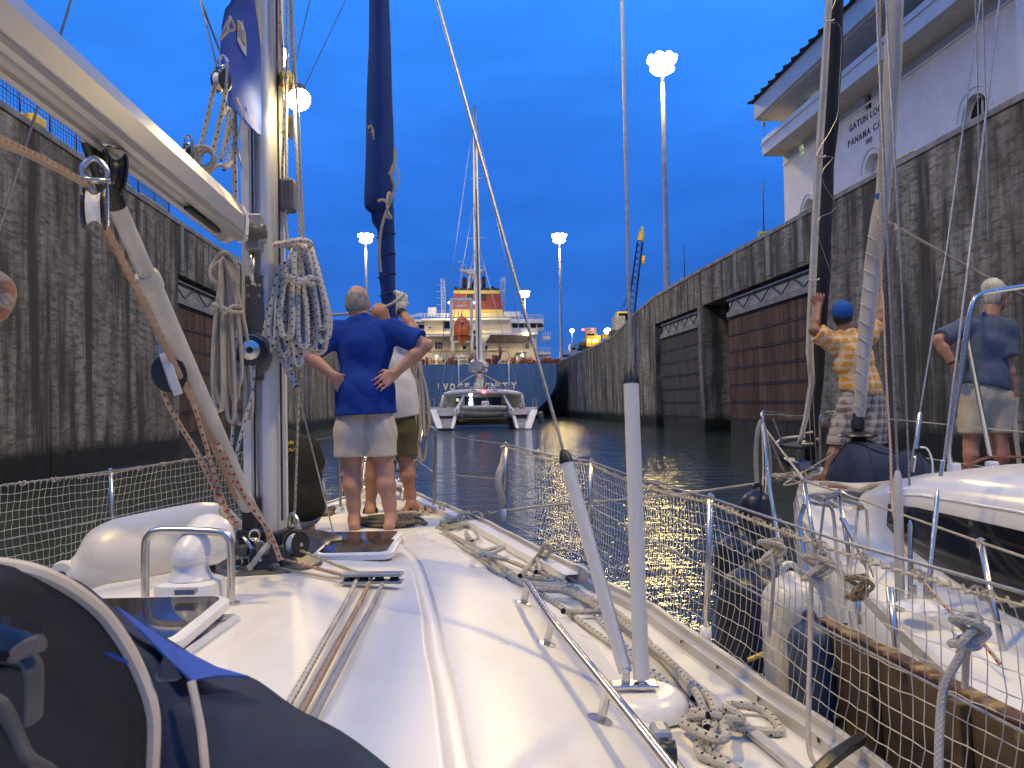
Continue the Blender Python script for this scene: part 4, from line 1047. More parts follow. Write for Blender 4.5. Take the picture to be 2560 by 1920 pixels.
for Y in YS:
    w, z = half(Y), dz(Y); fl = min(1, max(0, (7.9 - Y) / 4.5))
    prof = [(w + .004, z + .01), (w + .015, z - .10), (w * (.97), z * .6), (w * (.80 + .12 * fl), .12), (w * .55 * fl, -.35), (0, -.6)]
    rows.append([V3(cx(Y) + a, Y, b) for a, b in prof] + [V3(cx(Y) - a, Y, b) for a, b in prof[::-1][1:]])
part('hull', MB().grid(rows), M_HULLW, YACHT)
# coachroof: moulded loft with the sunk seam along each side
G_T = [(-2.6, 1.1), (0, 1.03), (1.54, .905), (2.68, .76), (3.44, .65), (4.98, .375), (5.3, .33), (5.5, .30)]
R_T = [(-2.6, 1.45), (0, 1.40), (1.6, 1.30), (2.08, 1.23), (2.76, 1.135), (3.34, 1.08), (4.1, .93), (4.8, .72), (5.3, .52), (5.5, .42)]
ZC_T = [(-2.6, 1.80), (0, 1.77), (2, 1.755), (3.4, 1.722), (4.0, 1.685), (4.6, 1.615), (5.0, 1.565), (5.3, 1.54), (5.5, 1.525)]
ZG_T = [(-2.6, 1.76), (0, 1.73), (1.54, 1.715), (2.68, 1.70), (3.44, 1.685), (4.2, 1.64), (4.98, 1.558), (5.3, 1.532), (5.5, 1.518)]
ZR_T = [(-2.6, 1.62), (0, 1.60), (2, 1.585), (3.3, 1.575), (4.2, 1.56), (5.0, 1.54), (5.5, 1.52)]
def coach_z(x, Y):
    h = abs(x - cx(Y)); g, r = lerp_tab(G_T, Y), lerp_tab(R_T, Y); zc, zg, zr = lerp_tab(ZC_T, Y), lerp_tab(ZG_T, Y), lerp_tab(ZR_T, Y)
    if h < g: return zc + (zg - zc) * (h / g) ** 2
    if h < r: f = (h - g) / (r - g); return zg + (zr - zg) * (f * .7 + f * f * .3)
    if h < r + .12: return zr - .06 * (h - r) / .12
    if h < r + .24: return zr - .06 + (dz(Y) + .015 - zr + .06) * (h - r - .12) / .12
    return dz(Y) + .03 * (1 - min(1, h / max(half(Y), .01)) ** 2)
def coach_half(Y):
    g, r = lerp_tab(G_T, Y), lerp_tab(R_T, Y); zg, zr = lerp_tab(ZG_T, Y), lerp_tab(ZR_T, Y); d = dz(Y)
    P = [(0, coach_z(cx(Y), Y)), (g * .45, coach_z(cx(Y) + g * .45, Y)), (g * .8, coach_z(cx(Y) + g * .8, Y)), (g - .045, zg + .002), (g - .030, zg - .003), (g - .022, zg - .016), (g + .012, zg - .020), (g + .022, zg - .008), (g + .04, zg - .010)]
    for f in (.35, .7, 1.0): P.append((g + (r - g) * f, zg + (zr - zg) * (f * .7 + f * f * .3)))
    return P + [(r + .08, zr - .03), (r + .125, zr - .065), (r + .165, (zr + d) / 2 - .02), (r + .20, d + .03), (r + .25, d + .012)]
YC = [-2.6, -1.5, -.5, 0, .5, 1, 1.54, 2.0, 2.35, 2.68, 3.0, 3.44, 3.8, 4.2, 4.6, 4.98, 5.15, 5.3, 5.42, 5.5]
rows = []
for Y in YC:
    h = coach_half(Y); rows.append([V3(cx(Y) - a, Y, b) for a, b in h[::-1]] + [V3(cx(Y) + a, Y, b) for a, b in h[1:]])
r0 = rows[-1]; rows.append([V3(p.x * .9 + cx(5.6) * .1, 5.60, dz(5.6) + .03) for p in r0])
part('coachroof', MB().grid(rows), M_GELW, YACHT, sharp=55)
# toe rails and the raised bulwark forward
for s in (1, -1):
    tr = MB(); YR = [y for y in np.arange(-2.5, 7.5, .25)]
    prof = [(-.045, 0), (-.04, .035), (-.012, .040), (-.010, .062), (.012, .062), (.014, 0)]
    tr.grid([[edge(Y, s) + V3(s * a, 0, b) for a, b in prof] for Y in YR], smooth=False)
    TRo = part('toe_rail', tr, M_TRACK, YACHT)
    if s == 1:
        for Y in np.arange(1.6, 3.2, .30):
            part('rail_slot', MB().box(edge(Y, s, .03) + V3(-.044, 0, 0), (.006, .03, .009), Matrix.Rotation(-.3, 3, 'Z')), M_BLK, TRo)
    bw = MB(); YB = [y for y in np.linspace(4.15, 7.45, 14)]
    prof = [(-.13, .01), (-.125, .05), (-.055, .055), (-.05, .01)]
    bw.grid([[edge(Y, s) + V3(s * a * min(1, half(Y) / .5), 0, b) for a, b in prof] for Y in YB], smooth=False)
    part('bulwark', bw, M_GELW, YACHT)
    trk = MB(); prof = [(-.20, .012), (-.20, .028), (-.165, .028), (-.165, .012)]
    trk.grid([[edge(Y, s) + V3(s * a, 0, b) for a, b in prof] for Y in np.arange(-1.5, 4.1, .3)], smooth=False); part('genoa_track', trk, M_TRACK, YACHT)

# ---- mast (section: round nosed box, slot in the after face)
MX, MY, MZ = -1.10, 3.60, 1.73
MAST_TOP = 12.5
def mast_sec(z):
    a, b = .074, .112
    P = []
    for t in np.linspace(-math.pi * .40, math.pi * 1.40, 21):
        c, s_ = math.cos(t), math.sin(t)
        P.append((math.copysign(abs(c) ** .62, c) * a, math.copysign(abs(s_) ** .7, s_) * b))
    P = [(x, -y) if False else (x, y) for x, y in P]
    # after face is towards -y: open it with a groove
    P += [(-.022, -b * .985), (-.018, -b * .80), (.010, -b * .80), (.014, -b * .985)]
    return [V3(MX + x, MY + y, z) for x, y in P]
M_ = MB(); M_.grid([mast_sec(z) for z in (MZ - .02, MZ + .4, 3.0, 4.5, 6, MAST_TOP)], closed=True)
MAST = part('mast', M_, M_ALU, YACHT, sharp=45)
part('side_track', MB().box((MX + .079, MY + .01, 5.2), (.012, .03, 6.6)), M_WALU, MAST); part('side_groove', MB().box((MX + .0745, MY - .035, 5.2), (.006, .014, 6.6)), M_BLK, MAST)
part('side_groove', MB().box((MX + .0745, MY + .05, 5.2), (.006, .012, 6.6)), M_BLK, MAST)
part('slot_edge', MB().box((MX - .020, MY - .109, 5.5), (.007, .006, 7.4)), M_BLK, MAST); part('slot_track', MB().box((MX - .012, MY - .108, 5.5), (.005, .008, 7.4)), M_STEEL, MAST)
part('port_lip', MB().box((MX - .052, MY - .109, 5.1), (.034, .008, 6.9)), M_WALU, MAST, bevel=.002)
# mast plate with the winch
pl = at(628, 905, MY - .115); pt = at(628, 712, MY - .115)
PL = part('winch_plate', MB().box((MX - .012, MY - .121, (pl.z + pt.z) / 2 - .02), (.078, .012, pt.z - pl.z + .12)), M_GRYP, MAST, bevel=.003)
for zz in (pt.z - .005, pt.z - .05, pl.z + .03, pl.z - .01):
    for xx_ in (-.026, .026): part('screw', MB().lathe([(.007, 0), (.007, .004), (.001, .005)], (MX - .012 + xx_, MY - .127, zz), (0, -1, 0), 8), M_STEEL, PL)
wb_ = at(628, 880, MY - .127); wa = V3(.24, -.96, .03).normalized(); wc = V3(wb_.x, MY - .16, wb_.z)
WN = part('winch', MB().lathe([(.062, 0), (.064, .012), (.050, .022), (.046, .040), (.056, .056), (.066, .062), (.068, .078), (.061, .084), (.044, .085)], wb_, wa, 28), M_BLK, MAST)
part('winch_cap', MB().lathe([(.043, .0852), (.042, .091), (.030, .097), (.016, .099), (.0155, .089), (.001, .089)], wb_, wa, 28), M_STEEL, WN)
part('winch_hub', MB().lathe([(.0135, .0895), (.001, .0905)], wb_, wa, 16), M_BLK, WN)
wx = wa.cross(V3(0, 0, 1)).normalized(); wz = wx.cross(wa)
part('self_tailer', MB().tube([wb_ + wa * .074 + wx * (.060 * math.sin(a)) + wz * (.060 * math.cos(a)) for a in np.linspace(-.9, .9, 11)], .009, 7), M_TRACK, WN)
part('winch_base', MB().grid([[V3(wb_.x + .008, MY - .122 - d, wb_.z - .012) + V3(.082 * r * math.cos(a), 0, .100 * r * math.sin(a)) for a in np.linspace(0, 6.283, 29)[:-1]] for d, r in ((0, 1), (.018, 1), (.022, .94), (.022, .01))], closed=True), M_GRYP, WN)
# cleats and fittings on the starboard side
ex = at(708, 490, MY)
part('rope_clutch', MB().box((MX + .105, MY, ex.z), (.066, .08, .150)), M_GRYP, MAST, bevel=.014)
for v in (690, 330): p = at(690, v, MY); part('mast_cleat', MB().tube([(MX + .085, MY, p.z), (MX + .12, MY, p.z - .03), (MX + .12, MY, p.z + .07)], .012, 6), M_BLK, MAST)
# deck floodlight half way up
lp = at(744, 238, MY - .02)
DL = part('deck_light', MB().lathe([(.02, -.05), (.045, -.03), (.05, .02), (.047, .03)], lp, (.25, -.5, -.65), 16), M_GRYP, MAST)
part('light_lens', MB().lathe([(.046, .03), (.052, .034), (.05, .05), (.03, .062), (.001, .066)], lp, (.25, -.5, -.65), 16), glow('deck_lens', (1.0, .80, .35), 60), DL)
part('light_bracket', MB().tube([(MX + .07, MY, lp.z + .05), (MX + .12, MY, lp.z + .06), lp], .016, 6), M_YEL, DL)
part('light_tape', MB().tube([(MX + .10, MY - .02, lp.z + .10), (MX + .13, MY - .02, lp.z + .02)], .03, 8), M_YEL, DL)
ll = bpy.data.lights.new('lamp_light', 'SPOT'); ll.energy = 13; ll.color = (1, .78, .35); ll.shadow_soft_size = .03; ll.spot_size = rad(170); ll.spot_blend = .3
lo = bpy.data.objects.new('lamp_light', ll); COL.objects.link(lo); lo.parent = YACHT
ld_ = V3(.1, -.55, -.8).normalized()
lo.location = lp + V3(.25, -.5, -.65).normalized() * .09 - ROOT[YACHT]; lo.rotation_euler = ld_.to_track_quat('-Z', 'Y').to_euler()
# steaming light seen at the furled sail is a lamp on the pulpit man; step and collar
part('mast_step', MB().lathe([(.16, 0), (.16, .02), (.125, .03), (.12, .07), (.11, .075)], (MX, MY, MZ - .03), n=20), M_GRYP, MAST)
part('mast_collar', MB().box((MX, MY, MZ + .10), (.19, .25, .06)), M_BLK, MAST, bevel=.015)

# ---- boom
BZ = 3.147
b0 = V3(MX - .015, MY - .34, BZ); b1 = V3(MX + .02, MY - 4.6, BZ + .26)
bd = (b1 - b0).normalized(); bs = V3(0, 0, 1).cross(bd).normalized() * -1; bu = bd.cross(bs) * 1
if bu.z < 0: bu = -bu
if bs.x < 0: bs = -bs
hp_ = [(0, .082), (.024, .080), (.041, .066), (.061, .012), (.057, -.050), (.052, -.053), (.052, -.060), (.056, -.062), (.051, -.074), (.038, -.082), (.021, -.080), (.018, -.068)]
prof = hp_ + [(-x, z) for x, z in hp_[::-1][:-1]]
bm_ = MB(); rows = [[b0 + bd * L + bs * a + bu * b for a, b in prof] for L in (.06, 1.0, 2.0, 3.0, 4.4)]
bm_.grid(rows, closed=True, smooth=False); bm_.raw(rows[0], [tuple(range(len(prof)))])
BOOM = part('boom', bm_, M_BOOM, YACHT)
cp = [[b0 + bd * L + bs * a * s_ + bu * b * s_ for a, b in prof] for L, s_ in ((.062, 1.02), (.02, 1.02), (-.01, .85), (-.03, .5))]
cpm = MB().grid(cp, closed=True); cpm.raw(cp[-1], [tuple(range(len(prof)))]); part('boom_end_cap', cpm, M_WALU, BOOM)
part('gooseneck', MB().tube([b0 + bd * .03, V3(MX, MY - .10, BZ + .01)], .045, 10), M_GRYP, BOOM)
part('gooseneck_bracket', MB().box((MX - .005, MY - .135, BZ + .01), (.07, .06, .16)), M_GALV, BOOM, bevel=.008)
part('toggle', MB().tube([V3(MX - .01, MY - .15, BZ - .09), V3(MX - .01, MY - .15, BZ - .22)], .014, 6), M_STEEL, BOOM)
for dz_ in (.035, -.03): part('bolt', MB().lathe([(.013, 0), (.012, .012), (.001, .014)], (MX + .032, MY - .14, BZ + dz_), (1, -.4, 0), 8), M_STEEL, BOOM)
part('reef_slot', MB().box(b0 + bd * .35 - bu * .083, (.022, .3, .012), Matrix((bs, bd, bu)).transposed()), M_BLK, BOOM)

# ---- rigid vang
va = at(285, 500, 2.36); vb = V3(MX - .03, MY - .17, 1.98)
vd = (va - vb).normalized(); vl = (va - vb).length
VANG = part('boom_vang', MB().tube([vb, vb + vd * vl * .80], .033, 16), M_VANG, YACHT)
part('vang_sleeve', MB().tube([vb + vd * vl * .775, vb + vd * vl * .785, vb + vd * vl * .81, vb + vd * vl * .82], [.033, .039, .039, .035], 16), M_VANG, VANG)
part('vang_rod', MB().tube([vb + vd * vl * .80, vb + vd * vl * 1.0], .027, 16), M_VANG, VANG)
part('vang_head', MB().tube([vb + vd * vl * .985, vb + vd * vl * 1.03, vb + vd * vl * 1.13], [.028, .032, .02], 12), M_BLK, VANG)
for f in (.95, .76, .74): part('rivet', MB().lathe([(.007, 0), (.006, .004), (.001, .005)], vb + vd * vl * f + V3(.012, -.020, .0), (.5, -.8, .2), 8), M_GRYP, VANG)
part('vang_foot', MB().box(vb - vd * .05, (.06, .10, .14)), M_BLK, VANG, bevel=.015)

# ---- shrouds with their plastic covers, chain plate
cpz = coach_z(.38, 2.48)
PED = MB().lathe([(.13, 0), (.125, .035), (.10, .06), (.085, .065)], V3(.385, 2.44, dz(2.44) + .02), n=18)
part('chainplate_base', PED, M_GELW, YACHT)
sb1 = at(1604, 1712, 2.43); sb2 = at(1566, 1690, 2.44)
part('chainplate', MB().box((sb1 + sb2) / 2 + V3(0, 0, -.012), (.14, .06, .012)), M_STEEL, YACHT, bevel=.004)
s1a = at(1578, 935, 2.85)
def shroud(b, c, e, rad_c, lab):
    b, c, e = Vector(b), Vector(c), Vector(e)
    SH = part('shroud', MB().tube([b.lerp(c, .6), c, e], .0062, 6), M_WIRE, YACHT, label=lab)
    d = (c - b)
    part('shroud_cover', MB().tube([b + d * .015, b + d * .97], rad_c, 16), M_PVC, SH)
    part('cover_cap', MB().tube([b + d * .965, b + d * .985, b + d * 1.03], [rad_c * 1.08, rad_c * 1.05, .010], 14), M_BLK, SH)
    return SH
c1 = at(1577, 935, 2.62); e1 = c1 + (at(1555, 0, 2.86) - c1) * 4.5
shroud(sb1, c1, e1, .0245, None)
c2 = at(1412, 1140, 2.62); e2 = c2 + (at(1092, 0, 3.1) - c2) * 2.4
shroud(sb2, c2, e2, .0215, None)
part('toggle', MB().box(sb2 + V3(-.002, 0, .0), (.022, .03, .06)), M_STEEL, YACHT, bevel=.004)
part('toggle', MB().box(sb1 + V3(0, 0, -.0), (.02, .03, .03)), M_STEEL, YACHT, bevel=.004)
# port stays that cross the sky
for a, b in (((500, 0, 3.2), (562, 160, 3.45)), ((178, 0, 2.6), (-60, 760, 2.2)), ((500, 0, 3.2), (480, -80, 3.15)), ((775, 0, 4.6), (704, 298, 4.6)), ((864, 0, 6.0), (698, 350, 6.0))):
    part('stay', MB().tube([at(*a) + (at(*a) - at(*b)).normalized() * 3.5, at(*b)], .0042 if a[2] < 4 else .003, 5), M_WIRE, YACHT)

# ---- stanchions and lifelines
def stanchion(b, t, r=.0125):
    b, t = Vector(b), Vector(t)
    st = part('stanchion', MB().tube([b, t], r, 8), M_STEEL, YACHT)
    part('stanchion_base', MB().tube([b + V3(0, 0, -.02), b + V3(0, 0, .07)], .022, 8), M_WPLAS, st)
    part('stanchion_cap', MB().lathe([(r * 1.15, 0), (r * 1.1, .012), (.001, .02)], t, n=8), M_STEEL, st)
STB = {}
for Y, x_ in ((3.036, .71), (4.75, .43), (6.02, -.02 - .06), (1.3, .98)):
    b = V3(x_, Y, dz(Y) + .03); t = b + V3(.03, 0, .55); stanchion(b, t); STB[Y] = (b, t)
PRT = {}
for Y in (1.2, 3.0, 4.65, 6.0):
    b = V3(cx(Y) - half(Y) + .05, Y, dz(Y) + .03); t = b + V3(-.02, 0, .55); stanchion(b, t); PRT[Y] = (b, t)
# pulpit
pa, pb_ = at(1084, 1290, 6.55), at(1090, 1078, 6.55)
qa, qb = at(853, 1292, 6.55), at(846, 1090, 6.55)
f1, f2 = V3(cx(7.5) + .16, 7.55, pb_.z + .05), V3(cx(7.5) - .16, 7.55, pb_.z + .05)
PUL = part('pulpit', MB().tube(spline([pa, pa.lerp(pb_, .9), pb_ + V3(-.03, .08, .02), (pb_ + f1) / 2 + V3(.03, 0, .0), f1, f2, (qb + f2) / 2, qb + V3(.03, .08, .02), qa.lerp(qb, .9), qa], 5), .0125, 8), M_STEEL, YACHT)
for y_, s_ in ((7.1, 1), (7.1, -1)):
    b = V3(cx(y_) + s_ * half(y_) * .8, y_, dz(y_) + .02); t = V3(cx(y_) + s_ * .33, y_ + .02, pb_.z + .03); part('pulpit_leg', MB().tube([b, t], .0125, 8), M_STEEL, PUL)
    m1 = (pa if s_ > 0 else qa).lerp(pb_ if s_ > 0 else qb, .5); part('pulpit_mid_rail', MB().tube([m1, b.lerp(t, .5), V3(cx(7.45) + s_ * .13, 7.5, 1.9)], .009, 6), M_STEEL, PUL)
for p in (pa, qa): part('pulpit_foot', MB().tube([p + V3(0, 0, -.02), p + V3(0, 0, .08)], .024, 8), M_WPLAS, PUL)
part('bow_seat', MB().box(at(985, 1212, 7.0), (.2, .22, .025)), M_WPLAS, PUL, bevel=.006)
part('stem_fitting', MB().box(V3(cx(7.5), 7.5, dz(7.5) + .05), (.12, .4, .08)), M_STEEL, YACHT, bevel=.01)
LL = [pb_ - V3(0, 0, .01), STB[6.02][1], STB[4.75][1], STB[3.036][1], STB[1.3][1]]
part('lifeline', MB().tube([p for a, b in zip(LL, LL[1:]) for p in (a, a.lerp(b, .5) - V3(0, 0, .012))] + [LL[-1]], .0045, 6), M_WIRE, YACHT)
LM = [pa.lerp(pb_, .5)] + [STB[y][0].lerp(STB[y][1], .52) for y in (6.02, 4.75, 3.036, 1.3)]
part('lifeline', MB().tube(LM, .0035, 6), M_WIRE, YACHT)
LP = [qb] + [PRT[y][1] for y in (6.0, 4.65, 3.0, 1.2)]
part('lifeline', MB().tube(LP, .0045, 6), M_WIRE, YACHT)
part('lifeline', MB().tube([qa.lerp(qb, .5)] + [PRT[y][0].lerp(PRT[y][1], .52) for y in (6.0, 4.65, 3.0, 1.2)], .0035, 6), M_WIRE, YACHT)

# ---- handrail on the starboard coachroof side
hr = [(1.02, .388), (1.55, .29), (2.078, .209), (2.756, .10), (3.34, .031)]
foot = lambda Y, x: V3(x, Y, coach_z(x, Y))
tops = [foot(Y, x) + V3(.022, -.02, .085) for Y, x in hr]
HRL = part('handrail', MB().tube(spline([tops[0] - V3(-.1, .6, 0)] + tops[:-1] + [tops[-1] + V3(.0, -.03, 0), tops[-1] + V3(-.006, .012, -.018), tops[-1] + V3(-.012, .02, -.05), foot(3.345, .033)], 5), .0145, 10), M_STEEL, YACHT)
for (Y, x), t in list(zip(hr, tops))[:-1]:
    part('rail_foot', MB().tube([foot(Y, x) - V3(0, 0, .01), t], .012, 10), M_STEEL, HRL)
for Y, x in hr:
    b = foot(Y, x); nrm = V3(.28, 0, 1).normalized()
    part('foot_flange', MB().lathe([(.034, -.004), (.034, .004), (.012, .006)], b, nrm, 14), M_STEEL, HRL)
hp = [(Y, 2 * cx(Y) - x) for Y, x in hr]
HRP = part('handrail', MB().tube([foot(Y, x) + V3(-.02, -.02, .085) for Y, x in hp], .0145, 8), M_STEEL, YACHT)
for Y, x in hp: part('rail_foot', MB().tube([foot(Y, x) - V3(0, 0, .01), foot(Y, x) + V3(-.02, -.02, .085)], .012, 8), M_STEEL, HRP)
# genoa car and jammer beside the handrail
gp = V3(.37, 2.02, dz(2) + .04)
GC = part('genoa_car', MB().box(gp, (.07, .16, .035), Matrix.Rotation(.12, 3, 'Z')), M_GALV, YACHT, bevel=.008)
part('sheave_cheek', MB().box(gp + V3(-.005, .06, .045), (.05, .08, .075)), M_GALV, GC, bevel=.014)
part('sheave', MB().lathe([(.028, -.018), (.022, 0), (.028, .018)], gp + V3(0, -.01, .045), (1, 0, 0), 14), M_BLK, GC)
part('car_track', MB().box((.46, 1.45, dz(1.5) + .03), (.035, 1.3, .018), Matrix.Rotation(.12, 3, 'Z')), noisy('yellowed_alloy', (.55, .42, .10), (.68, .56, .22), 6, .4, .3), YACHT, bevel=.003)

# ---- deck hatches, organiser, dorade and its guard
def hatch(c, sx, sy, rot, z, name='deck_hatch', tilt=0, lab=None):
    R = Matrix.Rotation(rot, 3, 'Z') @ Matrix.Rotation(tilt, 3, 'X')
    def rr(w, d, r=.06, n=4):
        P = []
        for ax, ay, a0 in ((w - r, d - r, 0), (-w + r, d - r, 90), (-w + r, -d + r, 180), (w - r, -d + r, 270)):
            P += [(ax + r * math.cos(rad(a0 + 90 * i / n)), ay + r * math.sin(rad(a0 + 90 * i / n))) for i in range(n + 1)]
        return P
    o = V3(c[0], c[1], z)
    L = lambda P, h: [o + R @ V3(x, y, h) for x, y in P]
    hm = MB().grid([L(rr(sx, sy), -.008), L(rr(sx, sy), .016), L(rr(sx - .010, sy - .010), .023), L(rr(sx - .028, sy - .028, .04), .024)], closed=True, smooth=True)
    Hh = part(name, hm, M_WPLAS, YACHT, label=lab)
    part('hatch_lens', MB().prism(L(rr(sx - .027, sy - .027, .04), .012), R @ V3(0, 0, .014)), M_SMOKE, Hh)
    return Hh, R, o
hc = (atz(895, 1362, 1.73))
HS, R_, o_ = hatch((hc.x, hc.y), .185, .20, .03, coach_z(hc.x, hc.y) + .02, lab='small smoked deck hatch ahead of the mast')
part('hatch_latch', MB().box(o_ + V3(-.13, -.08, .045), (.012, .06, .012)), M_STEEL, HS)
HF, R_, o_ = hatch((cx(4.95) + .02, 4.93), .34, .28, 0, coach_z(cx(4.95), 4.95) - .002, lab='large smoked foredeck hatch behind the bare legs')
for dx in (-.22, .06): part('hatch_hinge', MB().box(o_ + V3(dx, -.31, .02), (.07, .03, .02)), M_BLK, HF)
# open hatch next to the sprayhood
oh = atz(575, 1505, 1.75)
HO, R_, o_ = hatch((oh.x - .22, oh.y - .41), .30, .235, .02, 1.785, tilt=.03, lab='open smoked hatch lid beside the sprayhood')
part('hatch_handle', MB().box(o_ + R_ @ V3(.17, .18, .05), (.06, .03, .016), R_), M_GALV, HO)
part('hatch_stay', MB().tube([o_ + R_ @ V3(.27, .06, 0), V3(oh.x + .03, oh.y - .36, 1.74)], .009, 6), M_BLK, HO)
fr = MB(); q = [V3(oh.x + a, oh.y + b, coach_z(oh.x + a, oh.y + b) + .004) for a, b in ((-.53, -.20), (.09, -.20), (.09, -.66), (-.53, -.66))]
fr.tube(q, .016, 4, closed=True, smooth=False); part('hatch_coaming', fr, M_WPLAS, YACHT)
# organiser with three sheaves
og = atz(930, 1455, 1.73); Rg = Matrix.Rotation(-.05, 3, 'Z')
OG = part('line_organizer', MB().box(V3(og.x, og.y, og.z + .030), (.235, .055, .012), Rg), M_GALV, YACHT, bevel=.004)
part('organizer_base', MB().box(V3(og.x, og.y, og.z + .002), (.235, .055, .010), Rg), M_GALV, OG, bevel=.003)
for dx in (-.088, -.03, .028, .086): part('sheave', MB().lathe([(.022, -.010), (.016, 0), (.022, .010)], V3(og.x + dx, og.y, og.z + .016), n=14), M_BLK, OG)
# dorade box, cowl turned forward, guard bar
dc = atz(478, 1512, 1.735); dc = V3(dc.x, dc.y, coach_z(dc.x, dc.y))
DO = part('dorade_box', MB().grid([[dc + V3(a * .105 * math.copysign(abs(math.cos(t)) ** .5, math.cos(t)), a * .10 * math.copysign(abs(math.sin(t)) ** .5, math.sin(t)), h) for t in np.linspace(0, 2 * math.pi, 33)[:-1]] for a, h in ((1, -.01), (.98, .062), (.93, .078), (.80, .085), (.01, .086))], closed=True), M_WPLAS, YACHT)
part('cowl_neck', MB().lathe([(.074, .080), (.075, .090), (.064, .105), (.056, .125), (.060, .150), (.066, .165)], dc, n=24), M_WPLAS, DO)
part('cowl', MB().tube(spline([dc + V3(0, -.01, .135), dc + V3(0, 0, .165), dc + V3(.01, .04, .192), dc + V3(.02, .09, .200), dc + V3(.02, .11, .200)], 5), [.052, .058, .060, .061, .061, .061, .061, .062, .064, .066, .069, .072, .076, .080, .083, .086, .088, .089, .090, .091, .091], 22), M_WPLAS, DO)
ga, gb = atz(364, 1512, 1.735), atz(578, 1512, 1.735); ga.z, gb.z = coach_z(ga.x, ga.y), coach_z(gb.x, gb.y)
gt = at(470, 1325, ga.y); hgt = gt.z - ga.z
GB = part('guard_bar', MB().tube(spline([ga, ga + V3(0, 0, hgt * .72), ga + V3(.012, 0, hgt * .93), ga + V3(.06, 0, hgt), gb + V3(-.06, 0, hgt * .97), gb + V3(-.012, 0, hgt * .90), gb + V3(0, 0, hgt * .70), gb], 5), .0135, 12), M_STEEL, YACHT)
for p in (ga, gb): part('guard_foot', MB().lathe([(.03, -.002), (.03, .006), (.015, .01)], p, n=12), M_STEEL, GB)
# padded dark cover against the mast
cvp = [at(x, y, 3.75 + d) for x, y, d in ((690, 1345, .05), (740, 1338, .2), (800, 1342, .3), (850, 1356, .3))]
cv = MB().grid([[a, a + V3(.01, -.10, -.045), a + V3(.02, -.2, -.07), a + V3(.02, -.3, -.085)] for a in [p + V3(0, .05, .02) for p in cvp]])
solo('mast_apron', cv, M_BLK, 'glossy black fabric apron lying at the foot of the mast', 'cover', solid=.012)
# cleat amidships forward
def cleat(p, ang, parent=YACHT):
    R = Matrix.Rotation(ang, 3, 'Z')
    c = part('cleat', MB().tube([p + R @ V3(0, -.10, .05), p + R @ V3(0, -.05, .055), p + R @ V3(0, .05, .055), p + R @ V3(0, .10, .05)], [.007, .012, .012, .007], 8), M_TRACK, parent)
    for s_ in (-.035, .035): part('cleat_leg', MB().tube([p + R @ V3(0, s_, 0), p + R @ V3(0, s_, .05)], .011, 8), M_TRACK, c)
cleat(edge(6.3, 1) + V3(-.12, 0, .05), .5); cleat(edge(6.3, -1) + V3(.12, 0, .05), -.5); cleat(edge(4.0, 1) + V3(-.09, 0, .06), .25)
# ================================================================ lines, nets, fenders and canvas of the near yacht
R_NAVY = rope_mat('rope_navy_fleck', (0.60, 0.60, 0.59), (0.012, 0.030, 0.16), 22, 3, .42, .26)
R_DARK = rope_mat('rope_dark_fleck', (0.58, 0.56, 0.52), (0.05, 0.035, 0.06), 34, 4, .42, .20)
R_RED = rope_mat('rope_red_fleck', (0.50, 0.42, 0.32), (0.36, 0.05, 0.03), 30, 3, .5, .34)
R_TICK = rope_mat('rope_black_tick', (0.56, 0.52, 0.44), (0.012, 0.012, 0.02), 26, 3, .30, .20)
R_CREAM = rope_mat('rope_cream', (0.54, 0.49, 0.40))
R_TAN = rope_mat('rope_olive', (0.28, 0.22, 0.13), (0.08, 0.06, 0.04), 40, 3, .5, .3)
R_YELF = rope_mat('rope_yellow_fleck', (0.52, 0.48, 0.32), (0.07, 0.05, 0.09), 30, 3, .35, .28)
R_OLD = rope_mat('rope_faded_red', (0.44, 0.33, 0.24), (0.34, 0.16, 0.10), 26, 2, .6, .45)
R_GREY = rope_mat('rope_grey', (0.42, 0.42, 0.42))
M_NET = noisy('net_twine', (0.50, 0.46, 0.36), (0.62, 0.58, 0.48), 30, .8)
M_NAVY = noisy('navy_canvas', (0.009, 0.017, 0.046), (0.019, 0.034, 0.082), 7, .85, bump=.35, bscale=120, bdist=.002)
M_ROYAL = noisy('royal_canvas', (0.012, 0.055, 0.36), (0.020, 0.085, 0.46), 4, .75, bump=.3, bscale=160, bdist=.002)
M_BLUEUV = noisy('sail_cover_blue', (0.012, 0.045, 0.19), (0.022, 0.070, 0.27), 3, .8, stretch=(1, 1, .4), bump=.35, bscale=9, bdist=.02)
M_PIPING = noisy('beige_piping', (0.52, 0.45, 0.35), (0.62, 0.56, 0.46), 12, .8)
def deck_z(x, Y): return max(coach_z(x, Y), dz(Y)) if abs(x - cx(Y)) < half(Y) + .05 else dz(Y)
def on_deck(u, v, h=0.0):
    z = 1.55
    for _ in range(8): p = atz(u, v, z); z = deck_z(p.x, p.y) + h
    return atz(u, v, z)
def rope(name, pts, r, mat, label, n=6, sm=4, group=None, cat='rope'):
    return solo(name, MB().tube(spline(pts, sm), r, n), mat, label, cat, loc=Vector(pts[-1]), group=group)
def A(L):
    P = [at(*p) for p in L]
    if L[0][1] == -40: P.insert(0, P[0] + (P[0] - P[1]).normalized() * 3.5)   # lines that run on up out of the frame
    return P

